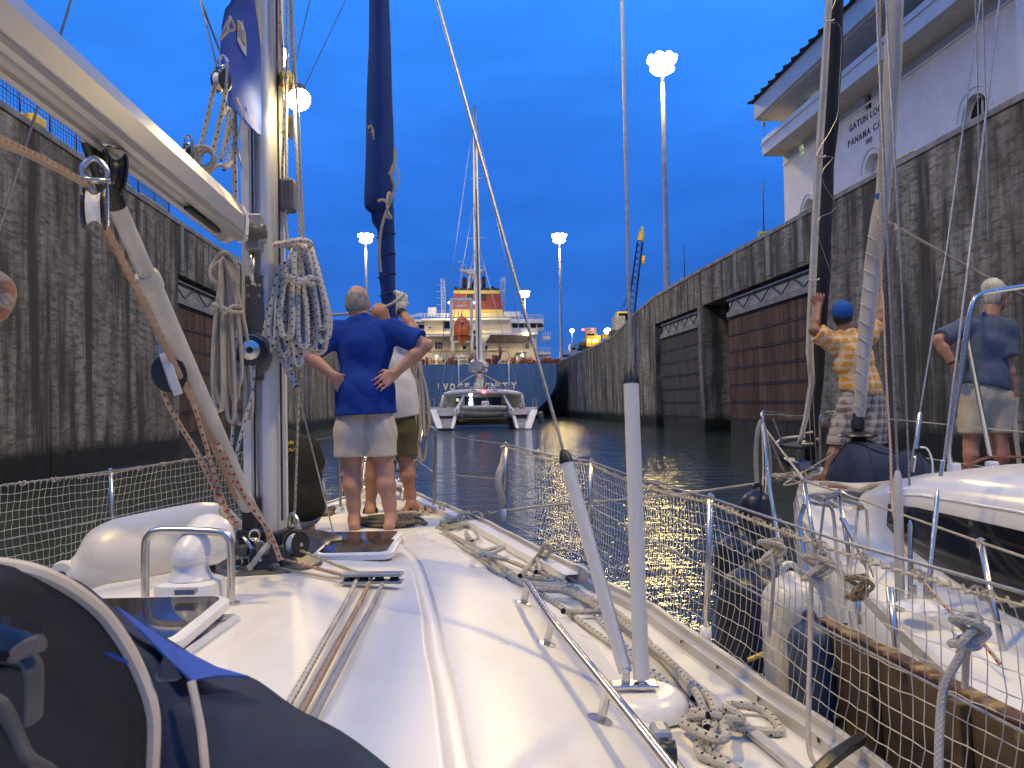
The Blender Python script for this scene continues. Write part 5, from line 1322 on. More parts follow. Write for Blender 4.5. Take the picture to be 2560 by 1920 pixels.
# halyards down the mast
H1 = A([(698, -40, 3.50), (700, 30, 3.50), (707, 160, 3.52), (709, 300, 3.55), (706, 420, 3.57), (708, 470, 3.58)])
rope('halyard', H1, .0055, R_RED, 'red flecked halyard lying against the mast groove above the grey clutch')
rope('halyard', A([(717, -40, 3.52), (718, 160, 3.53), (716, 300, 3.55), (716, 440, 3.57), (714, 545, 3.57), (722, 620, 3.57)]), .0065, R_DARK, 'dark flecked halyard running down beside the deck light into the coil')
rope('halyard', A([(728, -40, 3.50), (737, 170, 3.50), (746, 300, 3.50), (752, 450, 3.50), (760, 615, 3.52)]), .0060, R_CREAM, 'plain cream halyard outermost of the lines beside the mast')
rope('halyard', A([(726, -40, 3.55), (733, 170, 3.54), (737, 300, 3.53), (745, 450, 3.53), (752, 620, 3.54)]), .0075, R_DARK, 'thicker dark flecked halyard just inside the outermost cream one')
rope('halyard', A([(758, 610, 3.52), (756, 800, 3.52), (745, 1050, 3.52), (738, 1250, 3.52), (733, 1352, 3.52)]), .0058, R_YELF, 'yellow flecked line falling from the coil to the turning block on deck')
def coil(top, bot, n, w, dep, r, mat, seed, ring=None, tail=None, extra=()):
    """one rope hung up in loops: the path runs down one side and up the other n times"""
    rg = random.Random(seed); P = list(extra); ax = V3(1, 0, 0)
    d = Vector(bot) - Vector(top)
    for i in range(n):
        f = (i + .5) / n - .5; L = d * rg.uniform(.72, 1.02); ww = w * rg.uniform(.55, 1.0); o = ax * (f * w * 1.0 + rg.uniform(-.1, .1) * w) + V3(0, -dep * rg.uniform(-1, 1), 0)
        t = Vector(top) + ax * f * w * .7 + V3(0, -dep * rg.uniform(-.6, .6), rg.uniform(-.012, .012))
        s = rg.choice((-1, 1))
        P += [t, t + L * .35 + o * .6 - ax * s * ww * .16, t + L * .75 + o - ax * s * ww * .26, t + L * .95 + o - ax * s * ww * .20, t + L + o, t + L * .95 + o + ax * s * ww * .20, t + L * .75 + o + ax * s * ww * .26, t + L * .35 + o * .6 + ax * s * ww * .15]
    P.append(Vector(top) + V3(0, -dep, .01))
    if ring is not None:
        c = Vector(top) + d * ring
        for a in np.linspace(0, 4 * math.pi, 17): P.append(c + ax * (w * .62 * math.sin(a)) + V3(0, -dep * 1.9 * math.cos(a) , .012 * a / 6 - .02 + .02 * math.sin(a * 1.5)))
    if tail: P += [Vector(t) for t in tail]
    return P
Pd = coil(at(752, 622, 3.50), at(764, 892, 3.45), 17, .120, .06, .0085, R_DARK, 4, ring=.30)
top_ = at(742, 612, 3.47)
Pd = [top_ + V3(.075 * math.sin(a) - .01, -.02 - .045 * math.cos(a), .008 * math.sin(2 * a)) for a in np.linspace(-1.6, 4.6, 10)] + Pd
solo('rope_coil', MB().tube(spline(Pd, 5), .0122, 8), R_DARK, 'big dark flecked rope hank beside the mast, gathered by a turn near the top', 'rope coil', loc=at(748, 615, 3.5), group='rope coils on the mast')
Pn = coil(at(716, 668, 3.50), at(714, 915, 3.47), 12, .085, .045, .009, R_NAVY, 9, tail=A([(716, 905, 3.5), (724, 935, 3.5), (741, 965, 3.48)]))
solo('rope_coil', MB().tube(spline(Pn, 5), .0115, 8), R_NAVY, 'hank of white rope with navy flecks hanging close against the mast side', 'rope coil', loc=at(716, 668, 3.5), group='rope coils on the mast')
Pc = coil(at(566, 655, 3.36), at(580, 1060, 3.40), 11, .090, .04, .0075, R_CREAM, 12, ring=.28)
Pc = [at(560, 655, 3.36) + V3(.055 * math.cos(a), -.02 * math.sin(a * 2), .07 * math.sin(a) - .03) for a in np.linspace(.5, 9.5, 18)] + Pc
solo('rope_coil', MB().tube(spline(Pc, 5), .0085, 8), R_CREAM, 'long plain cream hank hanging under the boom end', 'rope coil', loc=at(572, 655, 3.36), group='rope coils on the mast')
rope('topping_line', A([(596, 640, 3.38), (594, 760, 3.38), (588, 900, 3.38), (583, 1050, 3.40), (576, 1160, 3.42)]), .0065, R_NAVY, 'navy flecked line hanging straight down beside the cream hank')
rope('furling_line', [V3(wc.x + .035, MY - .19, wc.z - .04)] + A([(630, 980, 3.40), (610, 1060, 3.40), (590, 1140, 3.42), (582, 1230, 3.45)]), .007, R_NAVY, 'navy flecked line leading down from the black winch')
rope('lashing', A([(612, 660, 3.33), (618, 690, 3.33), (632, 665, 3.34), (622, 640, 3.34), (625, 690, 3.33), (640, 715, 3.33)]), .004, R_CREAM, 'thin cream lashing round the toggle below the boom end')

# blocks
def block(name, c, axis, up, r, label, sheave_mat=None, cheek=M_BLK, strap=True, steel_face=False):
    c = Vector(c); ax = Vector(axis).normalized(); up = (Vector(up) - ax * Vector(up).dot(ax)).normalized(); sd = ax.cross(up)
    B = thing(name, label, 'pulley', c)
    for s_ in (-1, 1):
        P = [c + ax * s_ * r * .40 + sd * (r * math.cos(a) * .92) + up * (r * math.sin(a) * 1.12) for a in np.linspace(0, 2 * math.pi, 19)[:-1]]
        part('cheek', MB().prism(P, ax * s_ * r * .16), M_GALV if steel_face else cheek, B, bevel=r * .08)
    part('sheave', MB().lathe([(r * .86, -r * .34), (r * .66, -r * .1), (r * .66, r * .1), (r * .86, r * .34)], c, ax, 20), sheave_mat or M_WPLAS, B)
    part('pin', MB().lathe([(r * .18, -r * .62), (r * .18, r * .62)], c, ax, 10), M_STEEL, B)
    if strap:
        for s_ in (-1, 1): part('strap', MB().hexa([c + ax * s_ * r * .60 + sd * x + up * z for x, z in ((-r * .2, -r * .9), (r * .2, -r * .9), (r * .2, r * 1.35), (-r * .2, r * 1.35))] + [c + ax * s_ * r * .66 + sd * x + up * z for x, z in ((-r * .2, -r * .9), (r * .2, -r * .9), (r * .2, r * 1.35), (-r * .2, r * 1.35))]), M_STEEL, B)
    t = c + up * r * 1.45
    part('shackle', MB().tube(spline([t - ax * r * .55, t - ax * r * .55 + up * r * .6, t + up * r * 1.15, t + ax * r * .55 + up * r * .6, t + ax * r * .55], 5), r * .16, 8), M_STEEL, B)
    part('shackle_pin', MB().tube([t - ax * r * .8, t + ax * r * .75], r * .17, 8), M_STEEL, B)
    return B
block('vang_block', at(236, 520, 2.12), (.9, .35, 0), (.08, .1, 1), .052, 'black pulley with a white wheel hanging from steel shackles under the boom')
block('vang_block', at(282, 430, 2.22), (.75, .6, -.1), (-.28, -.05, 1), .054, 'dark glossy pulley at the top of the grey vang tube', sheave_mat=M_BLK, strap=False)
block('tackle_block', at(424, 935, 2.80), (.35, -.94, 0), (-.32, .0, 1), .062, 'narrow pulley with a pale metal plate hanging in the red flecked tackle', sheave_mat=M_GRYP, steel_face=False)
tb = at(428, 935, 2.71); part('face_plate', MB().box(tb, (.030, .006, .150), Matrix.Rotation(-.33, 3, 'Y').to_3x3() @ Matrix.Rotation(.35, 3, 'Z').to_3x3()), M_TRACK, [o for o in COL.objects if o.name.startswith('tackle_block')][0], bevel=.003)
# vang tackle
TK = 'red flecked tackle lines along the vang'
def tk_(pts, label, r=.0075, m=None): rope('tackle_line', A(pts), r, m or R_RED, label, group=TK)
tk_([(252, 545, 2.15), (300, 640, 2.28), (380, 800, 2.55), (470, 980, 2.85), (540, 1130, 3.1), (592, 1250, 3.28)], 'faded tackle line running the whole length below the vang tube', .011, R_OLD)
tk_([(400, 960, 2.80), (440, 1045, 2.87), (500, 1140, 2.98), (545, 1230, 3.08), (572, 1290, 3.15)], 'tackle line leaving the left side of the metal plated pulley', .008)
tk_([(392, 925, 2.78), (396, 950, 2.78), (430, 1030, 2.84), (490, 1130, 2.96), (535, 1220, 3.06), (560, 1280, 3.12)], 'tackle line just outside the one from the metal plated pulley', .008)
tk_([(452, 905, 2.82), (478, 990, 2.88), (505, 1080, 2.95), (535, 1180, 3.03), (565, 1270, 3.12), (588, 1300, 3.15)], 'tackle line between the vang tube and the metal plated pulley', .008)
tk_([(545, 1110, 3.0), (590, 1210, 3.08), (640, 1270, 3.15), (672, 1340, 3.22), (668, 1370, 3.25)], 'tackle line over the top of the vang foot', .010)
tk_([(560, 1130, 3.02), (610, 1240, 3.08), (660, 1310, 3.12), (682, 1350, 3.18), (700, 1400, 3.2)], 'tackle line nearest the mast at the vang foot', .010)
rope('rope_end', A([(540, 1240, 3.05), (575, 1290, 3.04), (590, 1312, 3.02), (572, 1305, 3.02), (556, 1270, 3.04), (560, 1290, 3.0), (585, 1322, 2.99)]), .012, R_RED, 'doubled rope end sticking out by the vang foot')
rope('rope_end', A([(668, 1362, 3.15), (650, 1385, 3.1), (630, 1412, 3.08), (622, 1420, 3.08)]), .011, R_GREY, 'worn grey rope tail lying against the mast foot')
rope('mainsheet', A([(-60, 318, 1.40), (0, 352, 1.55), (110, 402, 1.82), (212, 458, 2.08)]), .0115, R_OLD, 'thick faded pink and cream rope leading off under the boom to the left edge')
rope('rope_loop', A([(-40, 685, 1.30), (0, 700, 1.30), (20, 735, 1.30), (0, 780, 1.30), (-40, 800, 1.32)]), .013, R_OLD, 'blurred bight of faded rope poking in from the frame edge', 14, 8)
# turning blocks at the mast foot and the lines aft
block('turning_block', at(742, 1360, 3.50), (.8, -.6, 0), (-.4, .2, .5), .052, 'black and white turning block standing up at the foot of the yellow flecked line', strap=False)
block('turning_block', at(694, 1396, 3.42), (.5, -.7, .3), (-.6, .1, .3), .050, 'black and white turning block lying low against the mast foot', strap=False)
block('turning_block', at(650, 1400, 3.36), (.3, -.9, .2), (-.4, .1, .5), .045, 'all black turning block at the port side of the mast foot', sheave_mat=M_BLK, strap=False)
rg = random.Random(21); JB = thing('mast_foot_fittings', 'dark jumble of small blocks and shackles bolted round the mast foot', 'fitting', V3(MX, MY - .2, MZ))
for i in range(16):
    p = V3(MX + rg.uniform(-.16, .14), MY - rg.uniform(.14, .34), MZ + rg.uniform(.0, .16))
    if i % 3: part('fitting', MB().box(p, (rg.uniform(.03, .06), rg.uniform(.03, .06), rg.uniform(.03, .07)), Matrix.Rotation(rg.uniform(0, 3), 3, 'Z')), M_BLK if i % 2 else M_GRYP, JB, bevel=.008)
    else: part('shackle', MB().tube([p + V3(.022 * math.cos(a), 0, .022 * math.sin(a)) for a in np.linspace(0, 2 * math.pi, 11)[:-1]], .005, 6, closed=True), M_STEEL, JB)
part('base_plate', MB().lathe([(.26, -.01), (.255, .008), (.2, .010)], V3(MX, MY - .1, coach_z(MX, MY - .1) + .004), n=24), M_GRYP, JB)
ogs = [V3(og.x + d, og.y, og.z + .018) for d in (-.07, -.045, .0, .05)]
def run_line(a, b, n=5, h=.012):
    P = []
    for i in range(n + 1):
        p = Vector(a).lerp(Vector(b), i / n); P.append(p)
    return P
rope('lead_line', [at(700, 1398, 3.40), at(760, 1412, 3.32), at(820, 1428, 3.22), ogs[0]], .0075, R_RED, 'red flecked line from the mast foot to the sheave bar on the roof')
rope('lead_line', [at(752, 1376, 3.46), at(800, 1396, 3.38), at(860, 1420, 3.27), ogs[2]], .0065, R_YELF, 'yellow flecked line from the standing turning block to the sheave bar')
rope('lead_line', [at(690, 1420, 3.36), at(760, 1432, 3.26), at(830, 1444, 3.15), ogs[1]], .0055, R_CREAM, 'thin pale line lying lowest between mast foot and sheave bar')
for (a, b), m, lb in ((((890, 1462), (700, 1800)), R_DARK, 'dark flecked control line, outermost of three running aft over the roof'), (((925, 1460), (735, 1815)), R_OLD, 'brownish control line, middle of three running aft over the roof'), (((960, 1458), (765, 1830)), R_GREY, 'plain grey control line, innermost of three running aft over the roof')):
    P = [on_deck(a[0] + (b[0] - a[0]) * f, a[1] + (b[1] - a[1]) * f, .010 + .012 * math.sin(math.pi * f)) for f in np.linspace(0, 1, 9)]
    P[0].z += .012
    rope('control_line', P, .0085, m, lb, 8)

# clew of the furled mainsail with its blue strip
LEFT = [(-60, 600), (0, 584), (22, 564), (60, 556), (100, 552), (166, 553), (182, 566), (215, 570), (262, 570), (280, 592), (318, 625), (338, 649)]
RIGHT = [(-60, 624), (0, 634), (60, 644), (113, 651), (338, 653)]
lin = lambda P, v: next((p + (q - p) * (v - a) / (b - a) for (a, p), (b, q) in zip(P, P[1:]) if v <= b), P[-1][1])
clew_d = lambda f, v: 3.22 + .25 * f + .035 * math.sin(math.pi * f + v * .012)
vs_ = [-60, -20, 10, 22, 40, 60, 80, 100, 130, 166, 175, 182, 200, 215, 240, 262, 271, 280, 300, 318, 330, 338]
cl = MB().grid([[at(lin(LEFT, v) + (lin(RIGHT, v) - lin(LEFT, v)) * f, v, clew_d(f, v)) for f in np.linspace(0, 1, 9)] for v in vs_])
CLW = solo('sail_clew', cl, M_ROYAL, 'royal blue corner of the furled mainsail hanging from the mast with a small crest', 'sail', solid=.004)
part('white_sail', MB().grid([[at(u, v, 3.47 + .02 * f) for f, u in ((0, lin(RIGHT, v) - 4), (1, 655))] for v in (-60, 0, 60, 113)]), M_SAIL, CLW, solid=.003)
M_EMW, M_EMY, M_EMG = new_mat('crest_white', (.55, .56, .58), .8), new_mat('crest_yellow', (.62, .42, .03), .8), new_mat('crest_grey', (.22, .24, .27), .8)
def emb(poly, mat, sx, sy, ox, oy, dep, off, par, name='crest'):
    part(name, MB().raw([at(ox + x * sx, oy + y * sy, dep(ox + x * sx, oy + y * sy) - off) for x, y in poly], [tuple(range(len(poly)))]), mat, par)
ed = lambda u, v: clew_d((u - lin(LEFT, v)) / (lin(RIGHT, v) - lin(LEFT, v)), v) - .004
SHIELD = [(0, .12), (.12, .01), (.38, .05), (.55, .12), (.6, 0), (.66, .14), (.92, .40), (1, .65), (1, .99), (.5, .82), (.05, .60)]
emb(SHIELD, M_EMW, 24, 94, 592, 48, ed, .004, CLW)
emb([(.06, .14), (.14, .05), (.36, .09), (.5, .16), (.64, .2), (.88, .42), (.95, .66), (.95, .74), (.05, .42)], M_EMG, 24, 94, 592, 48, ed, .007, CLW)
emb([(.12, .16), (.36, .13), (.42, .2), (.16, .32)], M_EMY, 24, 94, 592, 48, ed, .010, CLW); emb([(.55, .50), (.72, .38), (.90, .58), (.88, .68)], M_EMY, 24, 94, 592, 48, ed, .010, CLW)
emb([(.52, .14), (.64, .14), (.62, .48), (.45, .47)], M_EMW, 24, 94, 592, 48, ed, .010, CLW); emb([(.30, .24), (.40, .24), (.36, .42), (.28, .38)], M_EMW, 24, 94, 592, 48, ed, .010, CLW)
for i in range(5): emb([(.12 + i * .16, .52 + i * .072), (.19 + i * .16, .55 + i * .072), (.22 + i * .16, .70 + i * .05), (.15 + i * .16, .65 + i * .05)], M_EMG, 24, 94, 592, 48, ed, .009, CLW, 'crest_letter')
rope('outhaul_tie', A([(575, 42, 3.17), (580, 55, 3.15), (586, 70, 3.16), (570, 78, 3.15), (552, 98, 3.15), (560, 75, 3.15), (576, 45, 3.15), (570, 74, 3.14), (586, 74, 3.15), (580, 50, 3.14)]), .005, R_CREAM, 'white lashing knotted at the upper corner of the blue sail corner')
block('outhaul_block', at(553, 202, 3.14), (.93, -.36, .0), (.12, .05, 1), .040, 'black pulley with a bright steel strap shackled to the blue sail corner')
block('outhaul_block', at(470, 388, 3.02), (.9, -.4, 0), (-.1, .1, 1), .030, 'small pulley with a white wheel on top of the boom')
rope('outhaul', A([(540, 205, 3.12), (534, 225, 3.12), (520, 290, 3.09), (503, 362, 3.05), (490, 385, 3.03)]), .009, R_YELF, 'outermost fall of the outhaul tackle above the boom')
rope('outhaul', A([(565, 222, 3.12), (556, 270, 3.10), (543, 330, 3.08), (528, 385, 3.05)]), .009, R_YELF, 'inner fall of the outhaul tackle above the boom')
rope('outhaul', A([(534, 390, 3.05), (552, 300, 3.12), (572, 270, 3.2), (566, 330, 3.18), (552, 400, 3.14), (575, 330, 3.2), (588, 285, 3.25), (582, 360, 3.22), (560, 425, 3.16)]), .0075, R_TICK, 'doubled black ticked bights hanging behind the outhaul tackle')
rope('hanging_line', A([(585, 275, 3.3), (588, 330, 3.3), (586, 400, 3.3), (588, 470, 3.32), (590, 560, 3.34)]), .011, R_TICK, 'black ticked line hanging down from the blue sail corner behind the boom end')
rope('small_coil', [at(522, 402, 3.0) + V3(.028 * math.cos(a) * (1 + .02 * a), -.004 * a, .036 * math.sin(a)) for a in np.linspace(0, 15, 34)] + A([(512, 440, 3.0), (528, 425, 3.02), (550, 412, 3.05), (566, 420, 3.1), (580, 405, 3.15)]), .0075, R_CREAM, 'small cream coil tied beside the pulley on the boom', 8)
rope('shock_cord', A([(592, 245, 3.25), (598, 262, 3.22), (604, 280, 3.2), (600, 320, 3.2), (592, 350, 3.2)]), .004, R_CREAM, 'thin white cord with a steel eye on the edge of the blue sail corner')
block('clutch_block', at(618, 300, 3.3), (.2, -.95, 0), (.0, .1, 1), .018, 'tiny white nylon block below the blue sail corner', cheek=M_WPLAS, strap=False)

# furled headsail
def fst(v): z0 = (987 - v) / 2009; return (7.5 - .216) / (1 + .27 * z0)
SEC = [(-560, 955, 15), (-80, 949, 24), (0, 948, 25), (120, 949, 28), (300, 950, 34), (400, 949, 36), (500, 948, 37), (522, 948, 35), (528, 950, 26)]
rows = []
for i, (v, uc, hw) in enumerate([(v, lin([(a, b) for a, b, c in SEC], v), lin([(a, c) for a, b, c in SEC], v)) for v in list(range(-560, 520, 24)) + [516, 524, 530]]):
    Y = fst(v); c = at(uc, v, Y); r = hw * Y / F_PX
    rows.append([c + V3(r * math.cos(a) * (1 + .03 * math.sin(3 * a + i * .5)), r * math.sin(a), 0) for a in np.linspace(0, 2 * math.pi, 25)[:-1]])
gm = MB().grid(rows, closed=True); gm.raw(rows[-1], [tuple(range(24))])
GEN = thing('furled_headsail', 'furled headsail in a long dark blue cover, standing at the bow', 'sail', at(985, 1180, 7.3))
part('sail_cover', gm, M_BLUEUV, GEN)
low = [(520, 956, 28), (560, 958, 27), (575, 965, 22), (620, 966, 21), (700, 968, 20), (780, 976, 19), (900, 984, 14), (1020, 992, 9), (1150, 994, 6)]
rows = []
for v in range(520, 1151, 18):
    uc, hw = lin([(a, b) for a, b, c in low], v), lin([(a, c) for a, b, c in low], v); Y = fst(v) + .02; c = at(uc, v, Y); r = hw * Y / F_PX
    rows.append([c + V3(r * math.cos(a) * (1 + .05 * math.sin(a * 2 + v * .05)), r * math.sin(a), 0) for a in np.linspace(0, 2 * math.pi, 17)[:-1]])
part('rolled_sail', MB().grid(rows, closed=True), M_BLUEUV, GEN)
for v in (590, 640, 690, 735): part('seam', MB().tube([at(lin([(a, b) for a, b, c in low], v), v, fst(v) + .02) + V3(.078 * math.cos(a), .078 * math.sin(a), .02 * math.cos(a)) for a in np.linspace(0, 2 * math.pi, 17)[:-1]], .005, 4, closed=True), M_NAVY, GEN)
part('drum', MB().lathe([(.05, 0), (.11, .02), (.11, .03), (.05, .04), (.05, .10), (.11, .11), (.11, .12), (.04, .13)], V3(cx(7.4), 7.38, dz(7.4) + .18), n=18), M_BLK, GEN)
part('forestay', MB().tube([V3(cx(7.5), 7.48, dz(7.5)), at(992, 1120, fst(1120))], .006, 6), M_WIRE, GEN)
ed2 = lambda u, v: fst(v) - math.sqrt(max(.0001, (lin([(a, c) for a, b, c in SEC], v) ** 2 - (u - lin([(a, b) for a, b, c in SEC], v)) ** 2))) * fst(v) / F_PX
emb(SHIELD, M_EMW, 19, 42, 917, 308, ed2, .006, GEN); emb([(.12, .16), (.36, .10), (.5, .2), (.16, .36)], M_EMY, 19, 42, 917, 308, ed2, .012, GEN); emb([(.5, .52), (.68, .38), (.92, .58), (.9, .68)], M_EMY, 19, 42, 917, 308, ed2, .012, GEN)
emb([(.1, .5), (.9, .78), (.95, .86), (.15, .62)], M_EMG, 19, 42, 917, 308, ed2, .012, GEN)
rope('sheet_tail', A([(988, 370, 6.55), (987, 410, 6.55), (980, 440, 6.55), (986, 470, 6.58), (978, 500, 6.6), (962, 540, 6.6), (952, 580, 6.62), (948, 630, 6.66), (952, 680, 6.7)]), .013, R_CREAM, 'cream sheet knotted to the furled headsail and hanging down its edge')
rope('sheet_knot', A([(944, 503, 6.52), (958, 500, 6.52), (972, 508, 6.5), (978, 490, 6.5), (972, 482, 6.5), (968, 505, 6.48), (970, 530, 6.5), (978, 545, 6.5), (966, 540, 6.5), (970, 515, 6.47)]), .012, R_CREAM, 'bulky cream knot at the lower end of the headsail cover')
rope('flapping_tie', A([(986, 400, 6.5), (978, 425, 6.5), (972, 436, 6.5), (984, 410, 6.5), (996, 430, 6.48), (996, 470, 6.48)]), .005, R_CREAM, 'thin white tie fluttering at the side of the headsail cover')

# line the second man holds
rope('mooring_line', A([(1012, 735, 6.55), (995, 748, 6.5), (975, 762, 6.48), (940, 772, 6.5), (910, 779, 6.7), (850, 786, 7.0), (803, 787, 7.2)]) + [at(760, 792, 8.0), at(600, 812, 12.0)], .012, R_CREAM, 'cream mooring line held up by the white glove and leading across to the wall')
rope('heaving_coil', coil(at(1040, 900, 6.75), at(1042, 1155, 6.7), 6, .12, .04, .012, R_CREAM, 31), .012, R_CREAM, 'hank of cream rope hanging from the hand of the white shirted man', 8, 4)
rope('white_coil', coil(at(1020, 1195, 6.95), at(1024, 1285, 6.9), 5, .10, .04, .006, R_CREAM, 33), .0065, R_CREAM, 'thin white hank hanging on the pulpit behind the sandalled foot', 6, 4)

# ropes heaped on the starboard side deck
def lay(pts, r, lift=0.0): return [on_deck(u, v, r + lift + (h if len(q) else 0)) for (u, v, *q) in pts for h in [q[0] if q else 0]]
def deck_rope(pts, r, mat, label, lift=0.0):
    return solo('deck_rope', MB().tube(spline(lay(pts, r, lift), 5), r, 8), mat, label, 'rope', group='ropes heaped on the side deck')
rr_ = .0125
deck_rope([(1098, 1335), (1150, 1358), (1210, 1395), (1250, 1425), (1300, 1440), (1350, 1446), (1402, 1452), (1412, 1460, .01), (1360, 1462, .01), (1290, 1452), (1235, 1428), (1180, 1385), (1130, 1352)], rr_, R_TICK, 'black ticked rope laid in a long flat bight on the forward side deck')
deck_rope([(1110, 1328, .01), (1190, 1368, .012), (1262, 1398, .015), (1330, 1425, .012), (1392, 1448), (1410, 1468), (1330, 1462), (1270, 1440), (1330, 1470, .01), (1420, 1478, .01), (1500, 1506), (1580, 1560), (1650, 1640), (1700, 1700), (1735, 1745)], rr_, R_TICK, 'black ticked rope running aft past the foot of the shrouds', .012)
deck_rope([(1130, 1340), (1250, 1412), (1330, 1470), (1400, 1516), (1438, 1545), (1500, 1590), (1570, 1640), (1620, 1685), (1690, 1735), (1720, 1760), (1750, 1800), (1752, 1850), (1790, 1890), (1850, 1930)], rr_, R_TICK, 'black ticked rope closest to the coachroof side')
deck_rope([(1408, 1528, .01), (1440, 1530, .01), (1490, 1528, .01), (1498, 1522, .02), (1440, 1488, .02), (1390, 1474, .02), (1440, 1490, .02), (1520, 1532, .02), (1600, 1592, .02), (1670, 1650, .02), (1720, 1705, .02), (1755, 1760, .03), (1768, 1820, .02)], rr_, R_TICK, 'black ticked rope doubled back in a sharp bend by the shroud', .01)
deck_rope([(1640, 1620, .02), (1690, 1668, .02), (1740, 1715, .02), (1772, 1745, .03), (1790, 1790, .03), (1780, 1840, .02), (1760, 1870), (1748, 1880)], rr_, R_TICK, 'black ticked rope outermost of the bundle beside the tall shroud cover')
deck_rope([(1725, 1778, .03), (1790, 1790, .045), (1845, 1800, .045), (1850, 1790, .03), (1815, 1768, .03), (1835, 1762, .02), (1890, 1770, .01), (1925, 1790), (1945, 1815), (1948, 1830), (1900, 1828), (1840, 1818, .02), (1810, 1810, .05), (1815, 1840, .05), (1790, 1848, .04), (1730, 1822, .03), (1708, 1808, .02), (1725, 1795, .03), (1770, 1790, .05)], rr_ * 1.05, R_TICK, 'black ticked rope end wound round the bundle in the knotted heap near the net')
deck_rope([(1745, 1860), (1752, 1888), (1790, 1905), (1830, 1920), (1860, 1950)], rr_, R_TICK, 'black ticked rope tail leading out at the bottom edge')
deck_rope([(1145, 1322, .03), (1160, 1310, .07), (1180, 1318, .05), (1195, 1345, .02), (1170, 1350, .02), (1165, 1330, .06), (1180, 1352, .02)], .011, R_TICK, 'upstanding loop of black ticked rope at the front of the heap')
deck_rope([(1300, 1440, .02), (1340, 1395, .03), (1355, 1375, .10), (1362, 1360, .14), (1376, 1368, .12), (1368, 1390, .05), (1345, 1398, .03), (1350, 1420, .02), (1340, 1430, .04)], .013, R_TICK, 'upstanding bow of thick rope beside the toe rail')
deck_rope([(1165, 1365, .02), (1200, 1378, .04), (1230, 1372, .04), (1260, 1368, .03), (1225, 1384, .04), (1190, 1382, .03), (1220, 1390, .05), (1265, 1398, .03)], .013, R_DARK, 'darker flecked knot lying across the forward ropes', .012)
deck_rope([(1370, 1450, .012), (1440, 1470, .012), (1470, 1500, .012), (1500, 1550), (1550, 1600), (1610, 1660), (1660, 1700), (1700, 1748, .02)], .0115, R_NAVY, 'navy flecked rope running among the black ticked ones')
# the same line out to the boat alongside
bow_knot = on_deck(1150, 1302, .03)
rope('breast_line', [bow_knot, at(1210, 1287, 6.1), at(1300, 1272, 6.2), at(1388, 1262, 6.35), at(1500, 1254, 6.5), at(1660, 1240, 6.8), at(1800, 1222, 7.0), at(1893, 1208, 7.15)], .0105, R_CREAM, 'taut cream line stretched from the bow across to the boat alongside')
kp_ = [bow_knot + V3(.055 * math.sin(a * 1.3) + .01 * a, .05 * math.cos(a * .9), .03 + .03 * math.sin(a * 1.7)) for a in np.linspace(0, 16, 30)]
rope('bow_knot', kp_, .0115, R_CREAM, 'bulky cream knot on the bow cleat where the taut line starts', 7, 3)
rgk = random.Random(5)
def heap(c, wx, wy, h, n, r, mat, label, seed):
    rg = random.Random(seed); P = []
    for i in range(n):
        a = i * 1.15 + rg.uniform(-.4, .4); q = rg.uniform(.45, 1.0)
        x, y = c[0] + wx * q * math.cos(a), c[1] + wy * q * math.sin(a)
        P.append(V3(x, y, deck_z(x, y) + r + rg.uniform(0, h)))
    return solo('rope_heap', MB().tube(spline(P, 5), r, 7), mat, label, 'rope', group='rope heaps on the foredeck')
hp1 = on_deck(985, 1318); heap((hp1.x - .02, hp1.y + .05), .26, .16, .05, 44, .012, R_TAN, 'olive rope heaped round the bare feet', 2)
hp2 = on_deck(1140, 1318); heap((hp2.x - .02, hp2.y), .13, .18, .035, 30, .009, R_YELF, 'yellowish thin rope heaped near the bow knot', 6)
hp3 = on_deck(1010, 1300); heap((hp3.x, hp3.y + .1), .2, .1, .05, 24, .010, R_CREAM, 'pale rope heaped beside the black sandal', 8)
hp4 = on_deck(800, 1300); heap((hp4.x, hp4.y + .1), .12, .1, .07, 18, .012, R_TAN, 'olive rope turned round the cleat behind the crouching man', 10)

